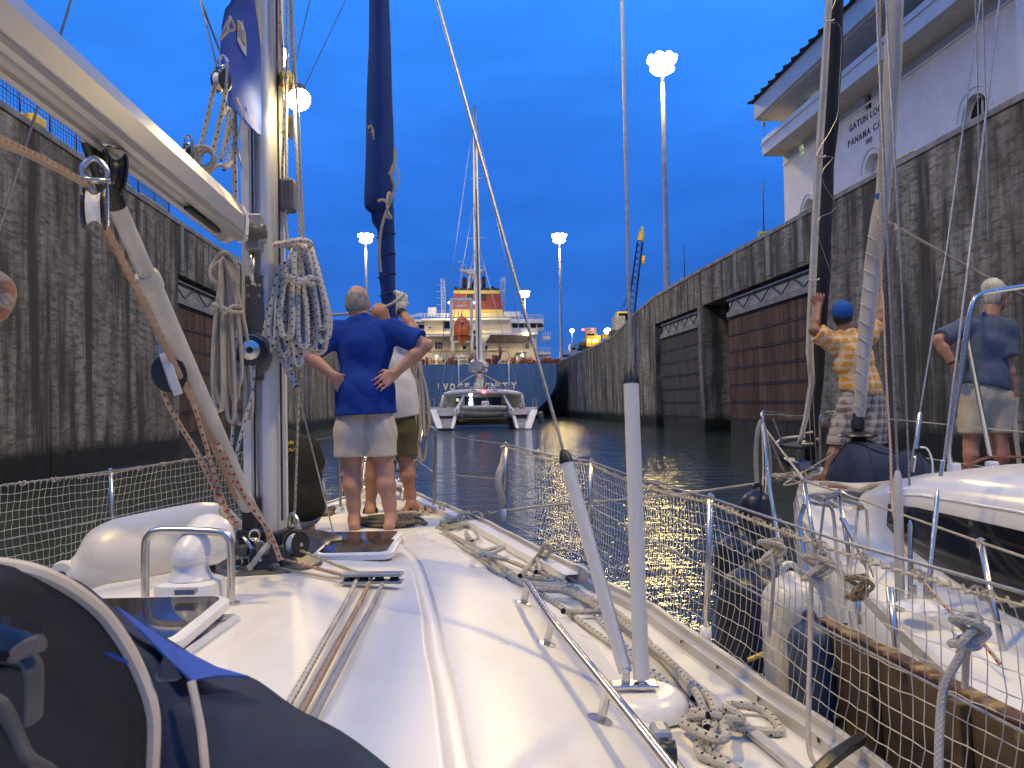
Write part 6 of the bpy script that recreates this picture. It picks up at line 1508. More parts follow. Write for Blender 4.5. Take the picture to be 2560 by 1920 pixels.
# safety nets laced inside the lifelines
def net(tops, bots, cell, rows_, label, sag=.02, seed=1, rt=.0017):
    rg = random.Random(seed); NT = thing('safety_net', label, 'net', bots[0], 'safety nets on the rails')
    Ls = [0]
    for a, b in zip(bots, bots[1:]): Ls.append(Ls[-1] + (Vector(b) - Vector(a)).length)
    def pt(L, f):
        for i in range(len(Ls) - 1):
            if L <= Ls[i + 1] + 1e-6:
                g = (L - Ls[i]) / (Ls[i + 1] - Ls[i]); a, b = Vector(bots[i]).lerp(Vector(bots[i + 1]), g), Vector(tops[i]).lerp(Vector(tops[i + 1]), g)
                a = a - V3(0, 0, 0); b = b - V3(0, 0, sag * 4 * g * (1 - g) * .5)
                return a.lerp(b, f)
    n = int(Ls[-1] / cell); jit = [[(rg.uniform(-.13, .13) * cell, rg.uniform(-.08, .08) / rows_) for _ in range(rows_ + 1)] for _ in range(n + 1)]
    G = []
    for i in range(n + 1):
        col_ = []
        for k_ in range(rows_ + 1):
            f = k_ / rows_; L = min(Ls[-1], max(0, i * cell + jit[i][k_][0] + .25 * cell * math.sin(i * .31 + k_ * .6)))
            q = pt(L, f + (jit[i][k_][1] if 0 < k_ < rows_ else 0)); q.x += sag * math.sin(math.pi * f) * (.6 + .4 * math.sin(i * .21 + seed)); col_.append(q)
        G.append(col_)
    vt = MB()
    for c in G: vt.tube(c, rt, 3, caps=False)
    for k_ in range(rows_ + 1): vt.tube([c[k_] for c in G], rt * (1 if 0 < k_ < rows_ else 1.8), 3, caps=False)
    part('netting', vt, M_NET, NT, kind='stuff')
    hd = []
    for i in range(n * 3): q = pt(Ls[-1] * i / (n * 3), 1.0); hd.append(q + V3(.009 * math.cos(i * 2.1), 0, .009 * math.sin(i * 2.1)))
    part('head_rope', MB().tube(hd, .0034, 4), R_CREAM, NT)
    for i in range(0, n, 5):
        q = G[i][rows_]; part('tie', MB().tube([q + V3(.012 * math.cos(a), .006 * a - .02, .012 * math.sin(a)) for a in np.linspace(0, 9, 12)], .0032, 4), R_CREAM, NT)
    return NT
sb_ = [STB[y][0] - V3(0, 0, .02) for y in (6.02, 4.75, 3.036, 1.3)]; st_ = [STB[y][1] - V3(0, 0, .015) for y in (6.02, 4.75, 3.036, 1.3)]
net(st_, sb_, .041, 11, 'pale square mesh net along the starboard rail in front of the neighbouring boat', .05, 3, .0015)
pb = [PRT[y][0] - V3(0, 0, .03) for y in (6.0, 4.65, 3.0, 1.2)]; ptp = [PRT[y][1] - V3(0, 0, .015) for y in (6.0, 4.65, 3.0, 1.2)]
net(ptp, pb, .041, 13, 'pale square mesh net along the port rail behind the white fender', -.03, 7, .0014)
# the gathered front edge of the starboard net
gp_ = [STB[6.02][0].lerp(STB[6.02][1], f) + V3(-.03 + .02 * math.sin(9 * f), .03 * math.cos(7 * f), 0) for f in np.linspace(-.02, .98, 14)]
solo('net_bundle', MB().tube(gp_, [.018 + .012 * abs(math.sin(i * 1.3)) for i in range(14)], 8), M_NET, 'gathered end of the net bunched round the foremost rail post', 'net')
# knots where fenders and boards hang from the lifeline
def knot(p, r, m, label, s=.03, seed=0):
    rg = random.Random(seed); P = [Vector(p) + V3(s * math.sin(a * 1.9 + rg.uniform(-.3, .3)), s * .8 * math.cos(a * 1.3), s * math.sin(a * 1.1 + 1)) for a in np.linspace(0, 11, 20)]
    rope('line_knot', P, r, m, label, 6, 3)
knot(at(1928, 1380, 2.55), .0075, R_CREAM, 'pale blue grey knot on the rail above the dark fenders', .035, 1)
knot(at(2042, 1420, 2.28), .008, R_CREAM, 'cream knot on the rail above the hanging white fender', .035, 2)
knot(at(2145, 1470, 2.08), .0055, R_TAN, 'brownish knot on the rail beside the chromed post', .028, 3)
knot(at(2420, 1580, 1.62), .008, R_GREY, 'grey knot at the frame side where the plank is slung', .028, 4)
rope('fender_line', A([(1928, 1385, 2.52), (1934, 1430, 2.5), (1930, 1500, 2.5), (1922, 1590, 2.5)]), .006, R_GREY, 'pale double line dropping from the knot over the dark fenders')
rope('fender_line', A([(2030, 1425, 2.27), (2026, 1520, 2.26), (2024, 1660, 2.2), (2020, 1800, 2.1), (2024, 1880, 2.05), (2045, 1915, 2.0), (2070, 1925, 2.0)]), .0065, R_CREAM, 'long line hanging in front of the plank end')
rope('plank_line', A([(2418, 1585, 1.62), (2400, 1640, 1.62), (2362, 1712, 1.62), (2350, 1800, 1.60), (2346, 1940, 1.56)]), .0085, R_GREY, 'pale blue grey rope slung over the brown plank')
rope('plank_line', A([(2420, 1585, 1.62), (2415, 1650, 1.63), (2412, 1720, 1.64)]), .007, R_CREAM, 'short cream rope beside the slung grey one')

# the fender board between the boats
M_PLANK = noisy('old_plank', (0.055, 0.036, 0.020), (0.105, 0.068, 0.036), 3.5, .8, stretch=(1, .25, 1.5), bump=.25, bscale=30)
M_PLKE = noisy('plank_edge', (0.10, 0.042, 0.02), (0.34, 0.24, 0.09), 18, .8, lo=.48, hi=.66, bump=.3, bscale=40)
pA, pB = at(2040, 1552, 2.62), at(2600, 1842, 1.62)
pB2 = pA + (pB - pA) * 1.5
FBd = thing('fender_board', 'old brown plank with ribs hung between the two boats as a fender board', 'plank', pA)
fd = (pB2 - pA).normalized(); fn = V3(-fd.y, fd.x, 0).normalized() * -1; fn = V3(-.8, -.6, 0).normalized(); fn = (fn - fd * fn.dot(fd)).normalized(); fu = fd.cross(fn); fu = fu if fu.z > 0 else -fu
Lp = (pB2 - pA).length; hpk = .33
part('board', MB().hexa([pA - fu * hpk, pA - fu * hpk - fn * .04, pA - fu * hpk - fn * .04 + fd * Lp, pA - fu * hpk + fd * Lp, pA, pA - fn * .04, pA - fn * .04 + fd * Lp, pA + fd * Lp]), M_PLANK, FBd, bevel=.006)
part('top_edge', MB().hexa([pA + fu * .001 + fn * .004, pA - fn * .044 + fu * .001, pA - fn * .044 + fd * Lp + fu * .001, pA + fn * .004 + fd * Lp + fu * .001, pA + fu * .012 + fn * .002, pA - fn * .042 + fu * .012, pA - fn * .042 + fd * Lp + fu * .012, pA + fn * .002 + fd * Lp + fu * .012]), M_PLKE, FBd, bevel=.004)
for L_ in (.34, .74, 1.14): part('rib', MB().hexa([pA + fd * (L_ + a) - fu * b + fn * c for b, c in ((hpk, .001), (0, .001)) for a in (0,)] and [pA + fd * L_ - fu * hpk + fn * .001, pA + fd * (L_ + .045) - fu * hpk + fn * .001, pA + fd * (L_ + .045) - fu * hpk + fn * .03, pA + fd * L_ - fu * hpk + fn * .03, pA + fd * L_ - fu * .006 + fn * .001, pA + fd * (L_ + .045) - fu * .006 + fn * .001, pA + fd * (L_ + .045) - fu * .006 + fn * .03, pA + fd * L_ - fu * .006 + fn * .03]), M_PLANK, FBd, bevel=.005)
M_GREENP = noisy('green_cord', (.08, .12, .09), (.13, .18, .14), 9, .8)
for b_ in (.075, .215):
    part('lashing', MB().tube([pA - fu * b_ + fn * .008 - fd * .01, pA - fu * (b_ + .03) + fn * .012 + fd * .07, pA - fu * (b_ + .05) + fn * .012 + fd * .13], [.016, .012, .009], 7), M_GREENP, FBd)
    part('hole', MB().lathe([(.016, 0), (.001, .002)], pA - fu * (b_ + .055) + fn * .002 + fd * .15, fn, 14), M_BLK, FBd)
for a, b in ((.22, .05), (.50, .03), (.95, .02), (.27, .29)): part('flaked_paint', MB().prism([pA + fd * (a + .03 * math.cos(t) * (1 + .4 * math.sin(3 * t))) - fu * (b + .02 * math.sin(t)) + fn * .001 for t in np.linspace(0, 6.28, 12)[:-1]], fn * .0015), M_PLKE, FBd)
# fenders
def fender(c, axis, L, r, mat, label, eye=M_BLK, n=22, ends=True):
    ax = Vector(axis).normalized(); c = Vector(c)
    FD = thing('fender', label, 'fender', c, 'fenders of the two yachts')
    prof = [(r * .16, -L / 2 - r * .25), (r * .30, -L / 2 - r * .1), (r * .42, -L / 2 + r * .05), (r * .78, -L / 2 + r * .32), (r * .95, -L / 2 + r * .7), (r, -L / 2 + r * 1.2), (r, L / 2 - r * 1.2), (r * .95, L / 2 - r * .7), (r * .78, L / 2 - r * .32), (r * .42, L / 2 - r * .05), (r * .30, L / 2 + r * .1), (r * .16, L / 2 + r * .25)]
    sp_ = spline([V3(a, b, 0) for a, b in prof], 4); part('body', MB().lathe([(max(.001, p.x), p.y) for p in sp_], c, ax, n + 6), mat, FD, sharp=70)
    for s_ in (-1, 1):
        e = c + ax * s_ * (L / 2 + r * .22); sd = ax.cross(V3(0, 1, 0)).normalized()
        part('eye', MB().lathe([(r * .30, -r * .14), (r * .34, 0), (r * .30, r * .14)], e, V3(0, 1, 0) if abs(ax.y) < .8 else V3(1, 0, 0), 14), mat, FD)
        part('eye_hole', MB().lathe([(r * .13, -r * .17), (r * .13, r * .17)], e, V3(0, 1, 0) if abs(ax.y) < .8 else V3(1, 0, 0), 12), eye, FD)
    part('valve', MB().lathe([(r * .07, 0), (r * .06, .003), (.001, .004)], c + V3(0, 0, 0) - ax * L * .18 + (V3(.1, -.9, .42).normalized()) * r * .998, V3(.1, -.9, .42), 10), M_GRYP, FD)
    return FD
M_FENDW = noisy('fender_white', (0.60, 0.56, 0.46), (0.75, 0.73, 0.68), 5, .35, stretch=(.6, 1, 2), lo=.3, hi=.7)
M_FENDN = noisy('fender_navy', (0.006, 0.009, 0.018), (0.016, 0.022, 0.042), 6, .4)
fa, fb = at(225, 1432, 3.42), at(560, 1355, 3.75)
fender((fa + fb) / 2 + V3(.02, 0, .015), fb - fa, .70, .195, M_FENDW, 'large dirty white fender lying on the coachroof below the boom', new_mat('fender_eye_blue', (.01, .02, .06), .6))
fender(at(1985, 1630, 2.72), (-.03, .02, 1), .50, .098, M_FENDW, 'translucent white fender hanging upright behind the net')
fender(at(1880, 1560, 3.55), (.1, .05, 1), .50, .155, M_FENDN, 'fat dark navy fender hanging deepest between the boats')
fender(at(1845, 1425, 4.6), (.06, .1, 1), .40, .13, M_FENDN, 'dark navy fender with an orange line, behind the fat one')
fender(at(1890, 1300, 5.9), (.1, .1, 1), .42, .12, M_FENDN, 'dark navy fender hanging at the bow of the boat alongside')
fender(at(2030, 1700, 2.55), (.0, .05, 1), .36, .07, noisy('fender_blue', (.03, .05, .09), (.06, .09, .15), 5, .5), 'slim slate blue fender partly behind the plank end')
rope('orange_line', A([(1846, 1406, 4.5), (1890, 1398, 4.4), (1925, 1392, 4.2), (1915, 1420, 4.4), (1860, 1412, 4.5)]), .008, noisy('orange_cord', (.50, .22, .03), (.62, .32, .06), 9, .7), 'orange cord round the dark fender between the boats')
rope('yellow_line', A([(1870, 1650, 2.9), (1905, 1636, 2.9), (1935, 1625, 2.9), (1938, 1640, 2.9), (1932, 1665, 2.9), (1915, 1685, 2.9)]), .009, noisy('yellow_cord', (.55, .40, .04), (.65, .50, .10), 40, .7, bump=.4, bscale=200), 'yellow twisted cord hanging low between the boats')
rope('black_hose', A([(2040, 1935, 1.90), (2085, 1892, 1.95), (2150, 1848, 2.05)]), .017, M_BLK, 'short black hose end at the bottom edge near the net')

# ---- sprayhood in the foreground
def at_poly(L): return [at(*p) for p in L]
SH = thing('sprayhood', 'dark navy sprayhood with beige piping and a brighter blue panel, close and blurred', 'canvas hood', at(200, 1900, .75))
arch_ = spline(at_poly([(-120, 1420, .72), (-30, 1412, .73), (80, 1428, .74), (170, 1468, .76), (250, 1530, .78), (310, 1610, .79), (350, 1690, .80), (375, 1760, .80), (382, 1830, .80), (376, 1960, .79)]), 5)
part('piping', MB().tube(arch_, [.0085] * len(arch_), 8, flat=.9), M_PIPING, SH)
edge_f = spline(at_poly([(-120, 1404, 1.0), (40, 1418, 1.0), (190, 1460, 1.0), (300, 1528, 1.0), (420, 1608, 1.02), (540, 1672, 1.04), (620, 1700, 1.06), (720, 1752, 1.02), (840, 1830, .96), (1010, 1945, .88)]), 5)
m_ = min(len(arch_), len(edge_f))
resamp = lambda P, n: [P[min(len(P) - 1, int(i * (len(P) - 1) / (n - 1)))].lerp(P[min(len(P) - 1, int(i * (len(P) - 1) / (n - 1)) + 1)], (i * (len(P) - 1) / (n - 1)) % 1) for i in range(n)]
ra, re = resamp(arch_, 40), resamp(edge_f, 40)
rows = [[a.lerp(e, f) + V3(0, 0, -.012 * math.sin(math.pi * f) - .004 * math.sin(i * .7 + 5 * f)) for f in np.linspace(0, 1, 9)] for i, (a, e) in enumerate(zip(ra, re))]
part('canvas', MB().grid(rows), M_NAVY, SH, solid=.003)
bp = MB().grid([[r[k_] + V3(0, -.004, .005) for k_ in (4, 5, 6, 7)] for r in rows[13:26]])
bpl = at_poly([(285, 1520, .93), (420, 1612, .97), (610, 1690, 1.0), (622, 1692, 1.0), (480, 1702, .90), (400, 1620, .86)])
part('blue_panel', MB().raw(at_poly([(292, 1518, .90), (345, 1555, .93), (430, 1612, .95), (540, 1668, .97), (622, 1692, .98), (550, 1690, .93), (478, 1702, .86), (420, 1648, .85), (345, 1570, .85)]), [(0, 1, 8), (1, 2, 7, 8), (2, 3, 6, 7), (3, 4, 5, 6)]), M_ROYAL, SH, solid=.002, label='bright royal blue panel of the hood')
sm_ = spline(at_poly([(478, 1702, .82), (490, 1760, .815), (505, 1840, .81), (515, 1950, .80)]), 4); part('seam_piping', MB().tube(sm_, .0042, 6), M_PIPING, SH)
part('worn_patch', MB().raw(at_poly([(385, 1695, .80), (410, 1640, .805), (430, 1655, .81), (455, 1695, .815), (440, 1702, .81), (395, 1704, .80)]), [(0, 1, 2, 3, 4, 5)]), noisy('worn_vinyl', (.03, .04, .07), (.30, .30, .32), 26, .6, lo=.45, hi=.6), SH)
# the inside of the hood: lining with the inner shade put into its near-black colour, a frame bow, a vinyl window, a strap
cen = at(60, 2050, .60)
rows = [[p.lerp(cen, f) + V3(-.004, -.010 - .03 * math.sin(math.pi * f) - .012 * math.sin(6 * f + i * .22), -.003 + .010 * math.sin(i * .35 + 9 * f) * f) for i, p in enumerate(ra)] for f in (-.05, .06, .14, .24, .36, .5, .66, .84, 1)]
part('inner_lining', MB().grid(rows), noisy('hood_lining_shade', (.0035, .005, .010), (.008, .012, .024), 8, .9), SH, solid=.003)
part('vinyl_window', MB().grid([[p + V3(-.002, -.012, .002) for p in r[4:34]] for r in rows[2:5]]), new_mat('vinyl_window', (.008, .011, .020), .16), SH, solid=.001)
bow = [p + V3(0, -.016, 0) for p in rows[5]]
part('frame_bow', MB().tube(bow, .007, 10), M_DARKSTEEL, SH)
SP = spline(at_poly([(40, 1640, .56), (72, 1650, .56), (86, 1690, .56), (84, 1800, .565)]), 5)
part('strap', MB().tube(SP, .010, 10, flat=.35), noisy('strap_web', (.05, .06, .075), (.10, .10, .105), 30, .8), SH)
part('strap_buckle', MB().tube(spline(at_poly([(42, 1640, .555), (72, 1618, .555), (105, 1606, .555)]), 5), .006, 8), M_GRYP, SH)
part('light_strip', MB().raw(at_poly([(255, 1632, .70), (275, 1630, .70), (322, 1652, .71), (320, 1662, .71)]), [(0, 1, 2, 3)]), M_ROYAL, SH)
# ================================================================ the yacht rafted alongside
M_GEL2 = noisy('neighbour_gelcoat', (0.70, 0.70, 0.69), (0.77, 0.77, 0.765), 1.6, 0.22, rvar=.1)
M_TINT = new_mat('tinted_window', (.006, .008, .014), .08, 0, .4)
M_GREYW = noisy('grey_sail', (0.40, 0.39, 0.36), (0.52, 0.51, 0.48), 5, .85, stretch=(1, 1, .5), bump=.2, bscale=25, bdist=.004)
M_WHUV = noisy('white_strip', (0.50, 0.48, 0.44), (0.60, 0.58, 0.54), 6, .85, bump=.2, bscale=30)
M_DKSAIL = noisy('dark_sail', (0.010, 0.012, 0.020), (0.022, 0.026, 0.040), 5, .8, stretch=(1, 1, .3))
NX = 2.86                                             # centre line
NW_T = [(-4, 1.6), (0, 1.62), (2, 1.55), (3.3, 1.34), (4.5, 1.14), (5.5, .92), (6.5, .60), (7.3, .27), (7.8, .06), (7.95, .02)]
NZ_T = [(-4, 1.40), (3, 1.42), (5, 1.50), (6.5, 1.60), (7.95, 1.70)]
nh = lambda Y: lerp_tab(NW_T, Y); nz = lambda Y: lerp_tab(NZ_T, Y)
NY = [-4, -2, 0, 1, 2, 2.6, 3.3, 3.9, 4.5, 5, 5.5, 6, 6.5, 6.9, 7.3, 7.6, 7.8, 7.95]
YN = thing('neighbour_yacht', 'white yacht with dark side window rafted alongside on the starboard side', 'yacht', V3(NX, 4.0, 0))
rows = []
for Y in NY:
    w, z = nh(Y), nz(Y); fl = min(1, max(0, (8.2 - Y) / 4))
    prof = [(w - .06, z + .012), (w - .01, z + .0), (w + .012, z - .05), (w * .98, z * .62), (w * (.82 + .1 * fl), .12), (w * .5 * fl, -.35), (0, -.6)]
    rows.append([V3(NX - a, Y, b) for a, b in prof] + [V3(NX + a, Y, b) for a, b in prof[::-1][1:]])
part('hull', MB().grid(rows), M_GEL2, YN, sharp=50)
part('deck', MB().grid([[V3(NX + q * (nh(Y) - .05), Y, nz(Y) + .012 + .05 * (1 - q * q)) for q in np.linspace(-1, 1, 9)] for Y in NY]), M_GEL2, YN)
NT_ = MB()
for s in (1, -1): NT_ = MB().grid([[V3(NX + s * (nh(Y) - a), Y, nz(Y) + b) for a, b in ((.055, .01), (.05, .045), (.02, .045), (.012, .0))] for Y in NY], smooth=False); part('toe_rail', NT_, M_TRACK, YN)
# cabin
CW = [(-4, .80), (2, .80), (3.4, .75), (4.3, .69), (4.85, .63), (5.2, .56), (5.6, .45), (6.0, .28), (6.25, .12)]
CT = [(-4, 2.14), (2, 2.14), (3.4, 2.10), (4.2, 2.04), (4.8, 1.955), (5.2, 1.88), (5.6, 1.785), (6.0, 1.68), (6.25, 1.62)]
rows = []
for Y in (-4, -1, 1, 2, 2.8, 3.4, 3.9, 4.3, 4.6, 4.85, 5.05, 5.2, 5.4, 5.6, 5.8, 6.0, 6.15, 6.25):
    w, t, d = lerp_tab(CW, Y), lerp_tab(CT, Y), nz(Y) + .03
    h = t - d
    P = [(w + .05, d - .03), (w + .03, d + h * .12), (w + .01, d + h * .62), (w - .015, d + h * .76), (w - .08, d + h * .88), (w * .62, d + h * .96), (w * .3, d + h), (0, d + h * 1.01)]
    rows.append([V3(NX - a, Y, b) for a, b in P] + [V3(NX + a, Y, b) for a, b in P[::-1][1:]])
part('cabin', MB().grid(rows), M_GEL2, YN, sharp=70)
def cab_side(Y, f, out=.006):
    w, t, d = lerp_tab(CW, Y), lerp_tab(CT, Y), nz(Y) + .03; h = t - d
    P = [(w + .05, d - .03), (w + .03, d + h * .12), (w + .01, d + h * .62), (w - .015, d + h * .76), (w - .08, d + h * .88)]
    z = d + h * f
    for (a, b), (c, e) in zip(P, P[1:]):
        if z <= e: x = a + (c - a) * (z - b) / (e - b); break
    return V3(NX - x - out, Y, z)
WIN = [(-1, .10, .60), (1, .10, .60), (2, .10, .60), (2.8, .04, .59), (3.4, .03, .585), (3.9, .06, .58), (4.3, .12, .575), (4.6, .19, .57), (4.75, .27, .565)]
part('side_window', MB().grid([[cab_side(Y, lo + (hi - lo) * f, .008) for f in np.linspace(0, 1, 6)] for Y, lo, hi in WIN]), M_TINT, YN)
part('cabin_seam', MB().tube([cab_side(Y, .70, .004) for Y in (0, 1, 2, 2.8, 3.4, 3.9, 4.3, 4.6, 4.8)], .006, 5), M_WPLAS, YN)
gh = at(2545, 1232, 3.7); part('grab_handle', MB().tube(spline([gh + V3(-.02, .06, -.10), gh + V3(-.03, .03, 0), gh + V3(.06, -.25, .015), gh + V3(.06, -.28, -.09)], 4), .018, 8), M_WPLAS, YN)
# granny bar at the mast
b1, t1_, t2_ = at(2383, 1170, 4.85), at(2432, 752, 4.85), at(2640, 700, 4.70)
GBr = part('mast_guard', MB().tube(spline([b1, at(2372, 1115, 4.85), at(2402, 935, 4.85), at(2428, 775, 4.85), t1_ + V3(.05, 0, .035), at(2500, 726, 4.82), at(2560, 716, 4.78), t2_], 5), .0165, 10), M_STEEL, YN)
part('guard_leg', MB().tube([at(2416, 830, 4.87), at(2425, 880, 4.92), at(2476, 1138, 5.05)], .0155, 10), M_STEEL, GBr)
for p in (b1, at(2478, 1165, 5.02)):
    part('guard_socket', MB().box(p + V3(.005, 0, -.03), (.06, .07, .12)), M_WPLAS, GBr, bevel=.012)
    part('socket_screw', MB().lathe([(.008, 0), (.001, .003)], p + V3(0, -.036, -.03), (0, -1, 0), 8), M_GRYP, GBr)
# pulpit
def nps(u, v, Y): return at(u, v, Y)
NP = part('pulpit', MB().tube(spline([nps(1962, 1185, 6.95), nps(1930, 1110, 6.95), nps(1905, 1040, 6.95), nps(1925, 1030, 7.3), nps(2000, 1048, 7.9)], 4), .0125, 8), M_STEEL, YN)
part('pulpit_rail', MB().tube(spline([nps(2051, 1190, 7.4), nps(2050, 1100, 7.4), nps(2050, 1048, 7.4), nps(2060, 1034, 7.4), nps(2100, 1030, 7.2), nps(2200, 1032, 6.9)], 4), .0125, 8), M_STEEL, NP)
part('pulpit_leg', MB().tube([nps(1933, 1050, 7.3), nps(1955, 1105, 7.5), nps(1980, 1175, 7.7)], .0115, 8), M_STEEL, NP)
part('pulpit_foot', MB().tube([nps(2052, 1196, 7.4), nps(2051, 1168, 7.4)], .024, 8), M_WPLAS, NP)
part('pulpit_bow', MB().tube(spline([nps(1940, 1108, 7.3), nps(1962, 1096, 7.7), nps(2010, 1092, 8.0), nps(2050, 1100, 7.4)], 5), .014, 8), M_WHUV, NP)
part('pulpit_seat', MB().prism([nps(1945, 1112, 7.2), nps(1990, 1103, 7.8), nps(2048, 1108, 7.5), nps(2000, 1118, 7.0)], V3(0, 0, -.02)), M_BLK, NP)
part('anchor_roller', MB().box(nps(1990, 1160, 7.5), (.12, .5, .09)), M_GALV, YN, bevel=.02)
part('anchor_shank', MB().tube([nps(1940, 1140, 7.2), nps(1970, 1165, 7.6)], .03, 8), M_DARKSTEEL, YN)
# stanchions with their braces, seen through the net
def nst(b, t, r=.0125):
    st = part('stanchion', MB().tube([Vector(b), Vector(t)], r, 8), M_STEEL, YN); part('stanchion_cap', MB().lathe([(.016, -.02), (.016, .012), (.001, .02)], Vector(t), n=8), M_STEEL, st)
    part('stanchion_base', MB().tube([Vector(b) - V3(0, 0, .01), Vector(b) + V3(0, 0, .05)], .02, 8), M_STEEL, st); return st
n1b, n1t = at(2052, 1450, 4.50), at(2010, 1203, 4.75)
n2b, n2t = at(2136, 1470, 4.30), at(2097, 1230, 4.50)
n3b, n3t = at(2522, 1700, 2.95), at(2452, 1356, 3.15)
n4b, n4t = at(1952, 1370, 5.3), at(1905, 1075, 6.4)
for b, t in ((n1b, n1t), (n2b, n2t), (n3b, n3t)): nst(b, t)
part('pulpit_brace', MB().tube([at(1948, 1362, 5.3), at(1925, 1230, 5.7), at(1915, 1120, 6.3), at(1908, 1060, 6.8)], .014, 8), M_STEEL, NP)
part('gate_brace', MB().tube([at(2105, 1295, 4.45), at(2160, 1395, 4.2), at(2180, 1450, 4.1), at(2190, 1600, 3.9)], .016, 8), M_STEEL, YN)
part('gate_brace', MB().tube([at(2012, 1260, 4.7), at(1999, 1305, 4.7), at(2008, 1370, 4.6), at(2020, 1450, 4.5)], .014, 8), M_STEEL, YN)
part('stanchion', MB().tube([at(2225, 1468, 2.9), at(2245, 1660, 2.8)], .0125, 8), M_STEEL, YN)
part('stanchion', MB().tube([at(2142, 1470, 3.2), at(2150, 1560, 3.15)], .010, 8), M_STEEL, YN)
part('lifeline', MB().tube([at(1912, 1070, 6.9), n1t, n2t, n3t, at(2640, 1420, 2.7)], .0055, 6), R_CREAM, YN)
part('lifeline', MB().tube([at(1925, 1270, 5.9), at(2040, 1390, 4.6), at(2130, 1445, 4.3), at(2500, 1560, 3.0)], .003, 5), M_WIRE, YN)
part('turnbuckle', MB().tube([n2t + V3(.01, -.02, 0), n2t + V3(.05, -.12, -.03)], .009, 8), M_STEEL, YN)
for yy, s in ((7.2, 1), (5.6, 1), (3.9, 1), (2.2, 1)):
    pass
far = [(V3(NX + nh(Y) - .05, Y, nz(Y)), V3(NX + nh(Y) - .03, Y, nz(Y) + .58)) for Y in (7.0, 5.6, 3.9, 2.2)]
for b, t in far[1:]: nst(b, t)
part('lifeline', MB().tube([nps(2060, 1034, 7.4)] + [t for b, t in far] + [far[-1][1] + V3(.1, -3, 0)], .0045, 6), R_CREAM, YN)
part('lifeline', MB().tube([b.lerp(t, .5) for b, t in far], .0035, 6), R_CREAM, YN)
part('lifeline', MB().tube([at(1900, 1036, 7.0), at(2020, 1040, 7.8), at(2055, 1042, 7.5)], .004, 5), R_CREAM, YN)
# chainplates and shrouds
SHN = [((2244, 1480, 3.45), (2250, 1290, 3.5), (2244, 1176, 3.5), (2190, -40, 3.7), .0055), ((2276, 1470, 3.4), (2274, 1215, 3.45), (2251, 640, 3.55), (2213, -40, 3.7), .0045),
       ((2275, 1462, 3.42), (2277, 1167, 3.5), (2365, 640, 3.7), (2456, -40, 3.95), .004), ((2326, 1466, 3.3), (2358, 1165, 3.45), (2424, 640, 3.7), (2503, -40, 4.0), .0055),
       ((2452, 760, 4.8), (2450, 600, 4.8), (2446, 300, 4.8), (2438, -40, 4.8), .004), ((2476, 780, 4.8), (2470, 600, 4.8), (2466, 300, 4.8), (2455, -40, 4.8), .004)]
for a, b, c, d, r in SHN: part('shroud', MB().tube(A([d, c, b]), r, 6), M_WIRE, YN)
for p, q, r in (((2250, 1480, 3.45), (2244, 1176, 3.5), .020), ((2276, 1470, 3.4), (2275, 1300, 3.43), .010), ((2322, 1466, 3.3), (2345, 1225, 3.42), .0105), ((2352, 1190, 3.44), (2358, 1150, 3.45), .009), ((2290, 1120, 3.52), (2301, 1030, 3.55), .010), ((2280, 1180, 3.5), (2286, 1140, 3.5), .009)):
    part('turnbuckle', MB().tube([at(*p), at(*p).lerp(at(*q), .92), at(*q)], [r, r, r * .45], 10), M_TRACK if r > .015 else M_STEEL, YN)
for u, v in ((2281, 1492), (2322, 1486), (2250, 1500)): part('chainplate', MB().box(at(u, v, 3.38), (.035, .012, .10)), M_STEEL, YN, bevel=.003)
part('chainplate_cover', MB().lathe([(.10, 0), (.08, .015), (.02, .02)], at(2300, 1512, 3.35), n=14), M_WPLAS, YN)
# furled sails
def furl(name, L, mat, label, n=14, wob=.05, flat=1.0):
    rows = []
    for i, (u, v, Y, hw) in enumerate(L):
        c = at(u, v, Y); r = hw * Y / F_PX
        rows.append([c + V3(r * math.cos(a) * (1 + wob * math.sin(2 * a + i)), r * flat * math.sin(a), 0) for a in np.linspace(0, 2 * math.pi, n + 1)[:-1]])
    return solo(name, MB().grid(rows, closed=True), mat, label, 'sail')
def dens(L, n=8):
    out = []
    for a, b in zip(L, L[1:]): out += [tuple(a[k_] + (b[k_] - a[k_]) * i / n for k_ in range(4)) for i in range(n)]
    return out + [L[-1]]
GR = dens([(2268, -620, 5.1, 15), (2240, -40, 5.5, 20), (2238, 0, 5.5, 20), (2232, 160, 5.6, 21), (2221, 330, 5.75, 19), (2206, 500, 5.85, 18), (2195, 570, 5.9, 21), (2184, 660, 6.0, 21), (2168, 800, 6.05, 19), (2155, 944, 6.12, 15), (2148, 1042, 6.2, 14)], 5)
GS = furl('furled_staysail', GR, M_GREYW, 'pale grey furled staysail spiralling down between the lifted arms of the orange shirted man', 16, .04)
for v0 in range(600, 1040, 42):
    u0, Y0 = lin([(b, a) for a, b, c, d in GR], v0), lin([(b, c) for a, b, c, d in GR], v0); hw = lin([(b, d) for a, b, c, d in GR], v0)
    part('wrap_edge', MB().tube([at(u0 - hw * math.cos(a) * 1.03, v0 - 10 * math.cos(a), Y0 - (hw * 1.03 * math.sin(a)) * Y0 / F_PX) for a in np.linspace(0, math.pi, 9)], .0045, 4), M_WHUV, GS)
part('drum', MB().lathe([(.035, .06), (.038, .02), (.05, 0), (.05, -.06), (.03, -.08), (.14, -.10), (.15, -.115), (.13, -.125), (.05, -.135), (.06, -.19), (.11, -.20), (.11, -.215), (.03, -.22), (.025, -.34)], at(2144, 1052, 6.2), n=24), M_BLK, GS)
part('blue_patch', MB().raw(A([(2186, 488, 5.72), (2200, 480, 5.72), (2204, 494, 5.72), (2191, 500, 5.72)]), [(0, 1, 2, 3)]), new_mat('patch_blue', (.03, .10, .35), .8), GS)
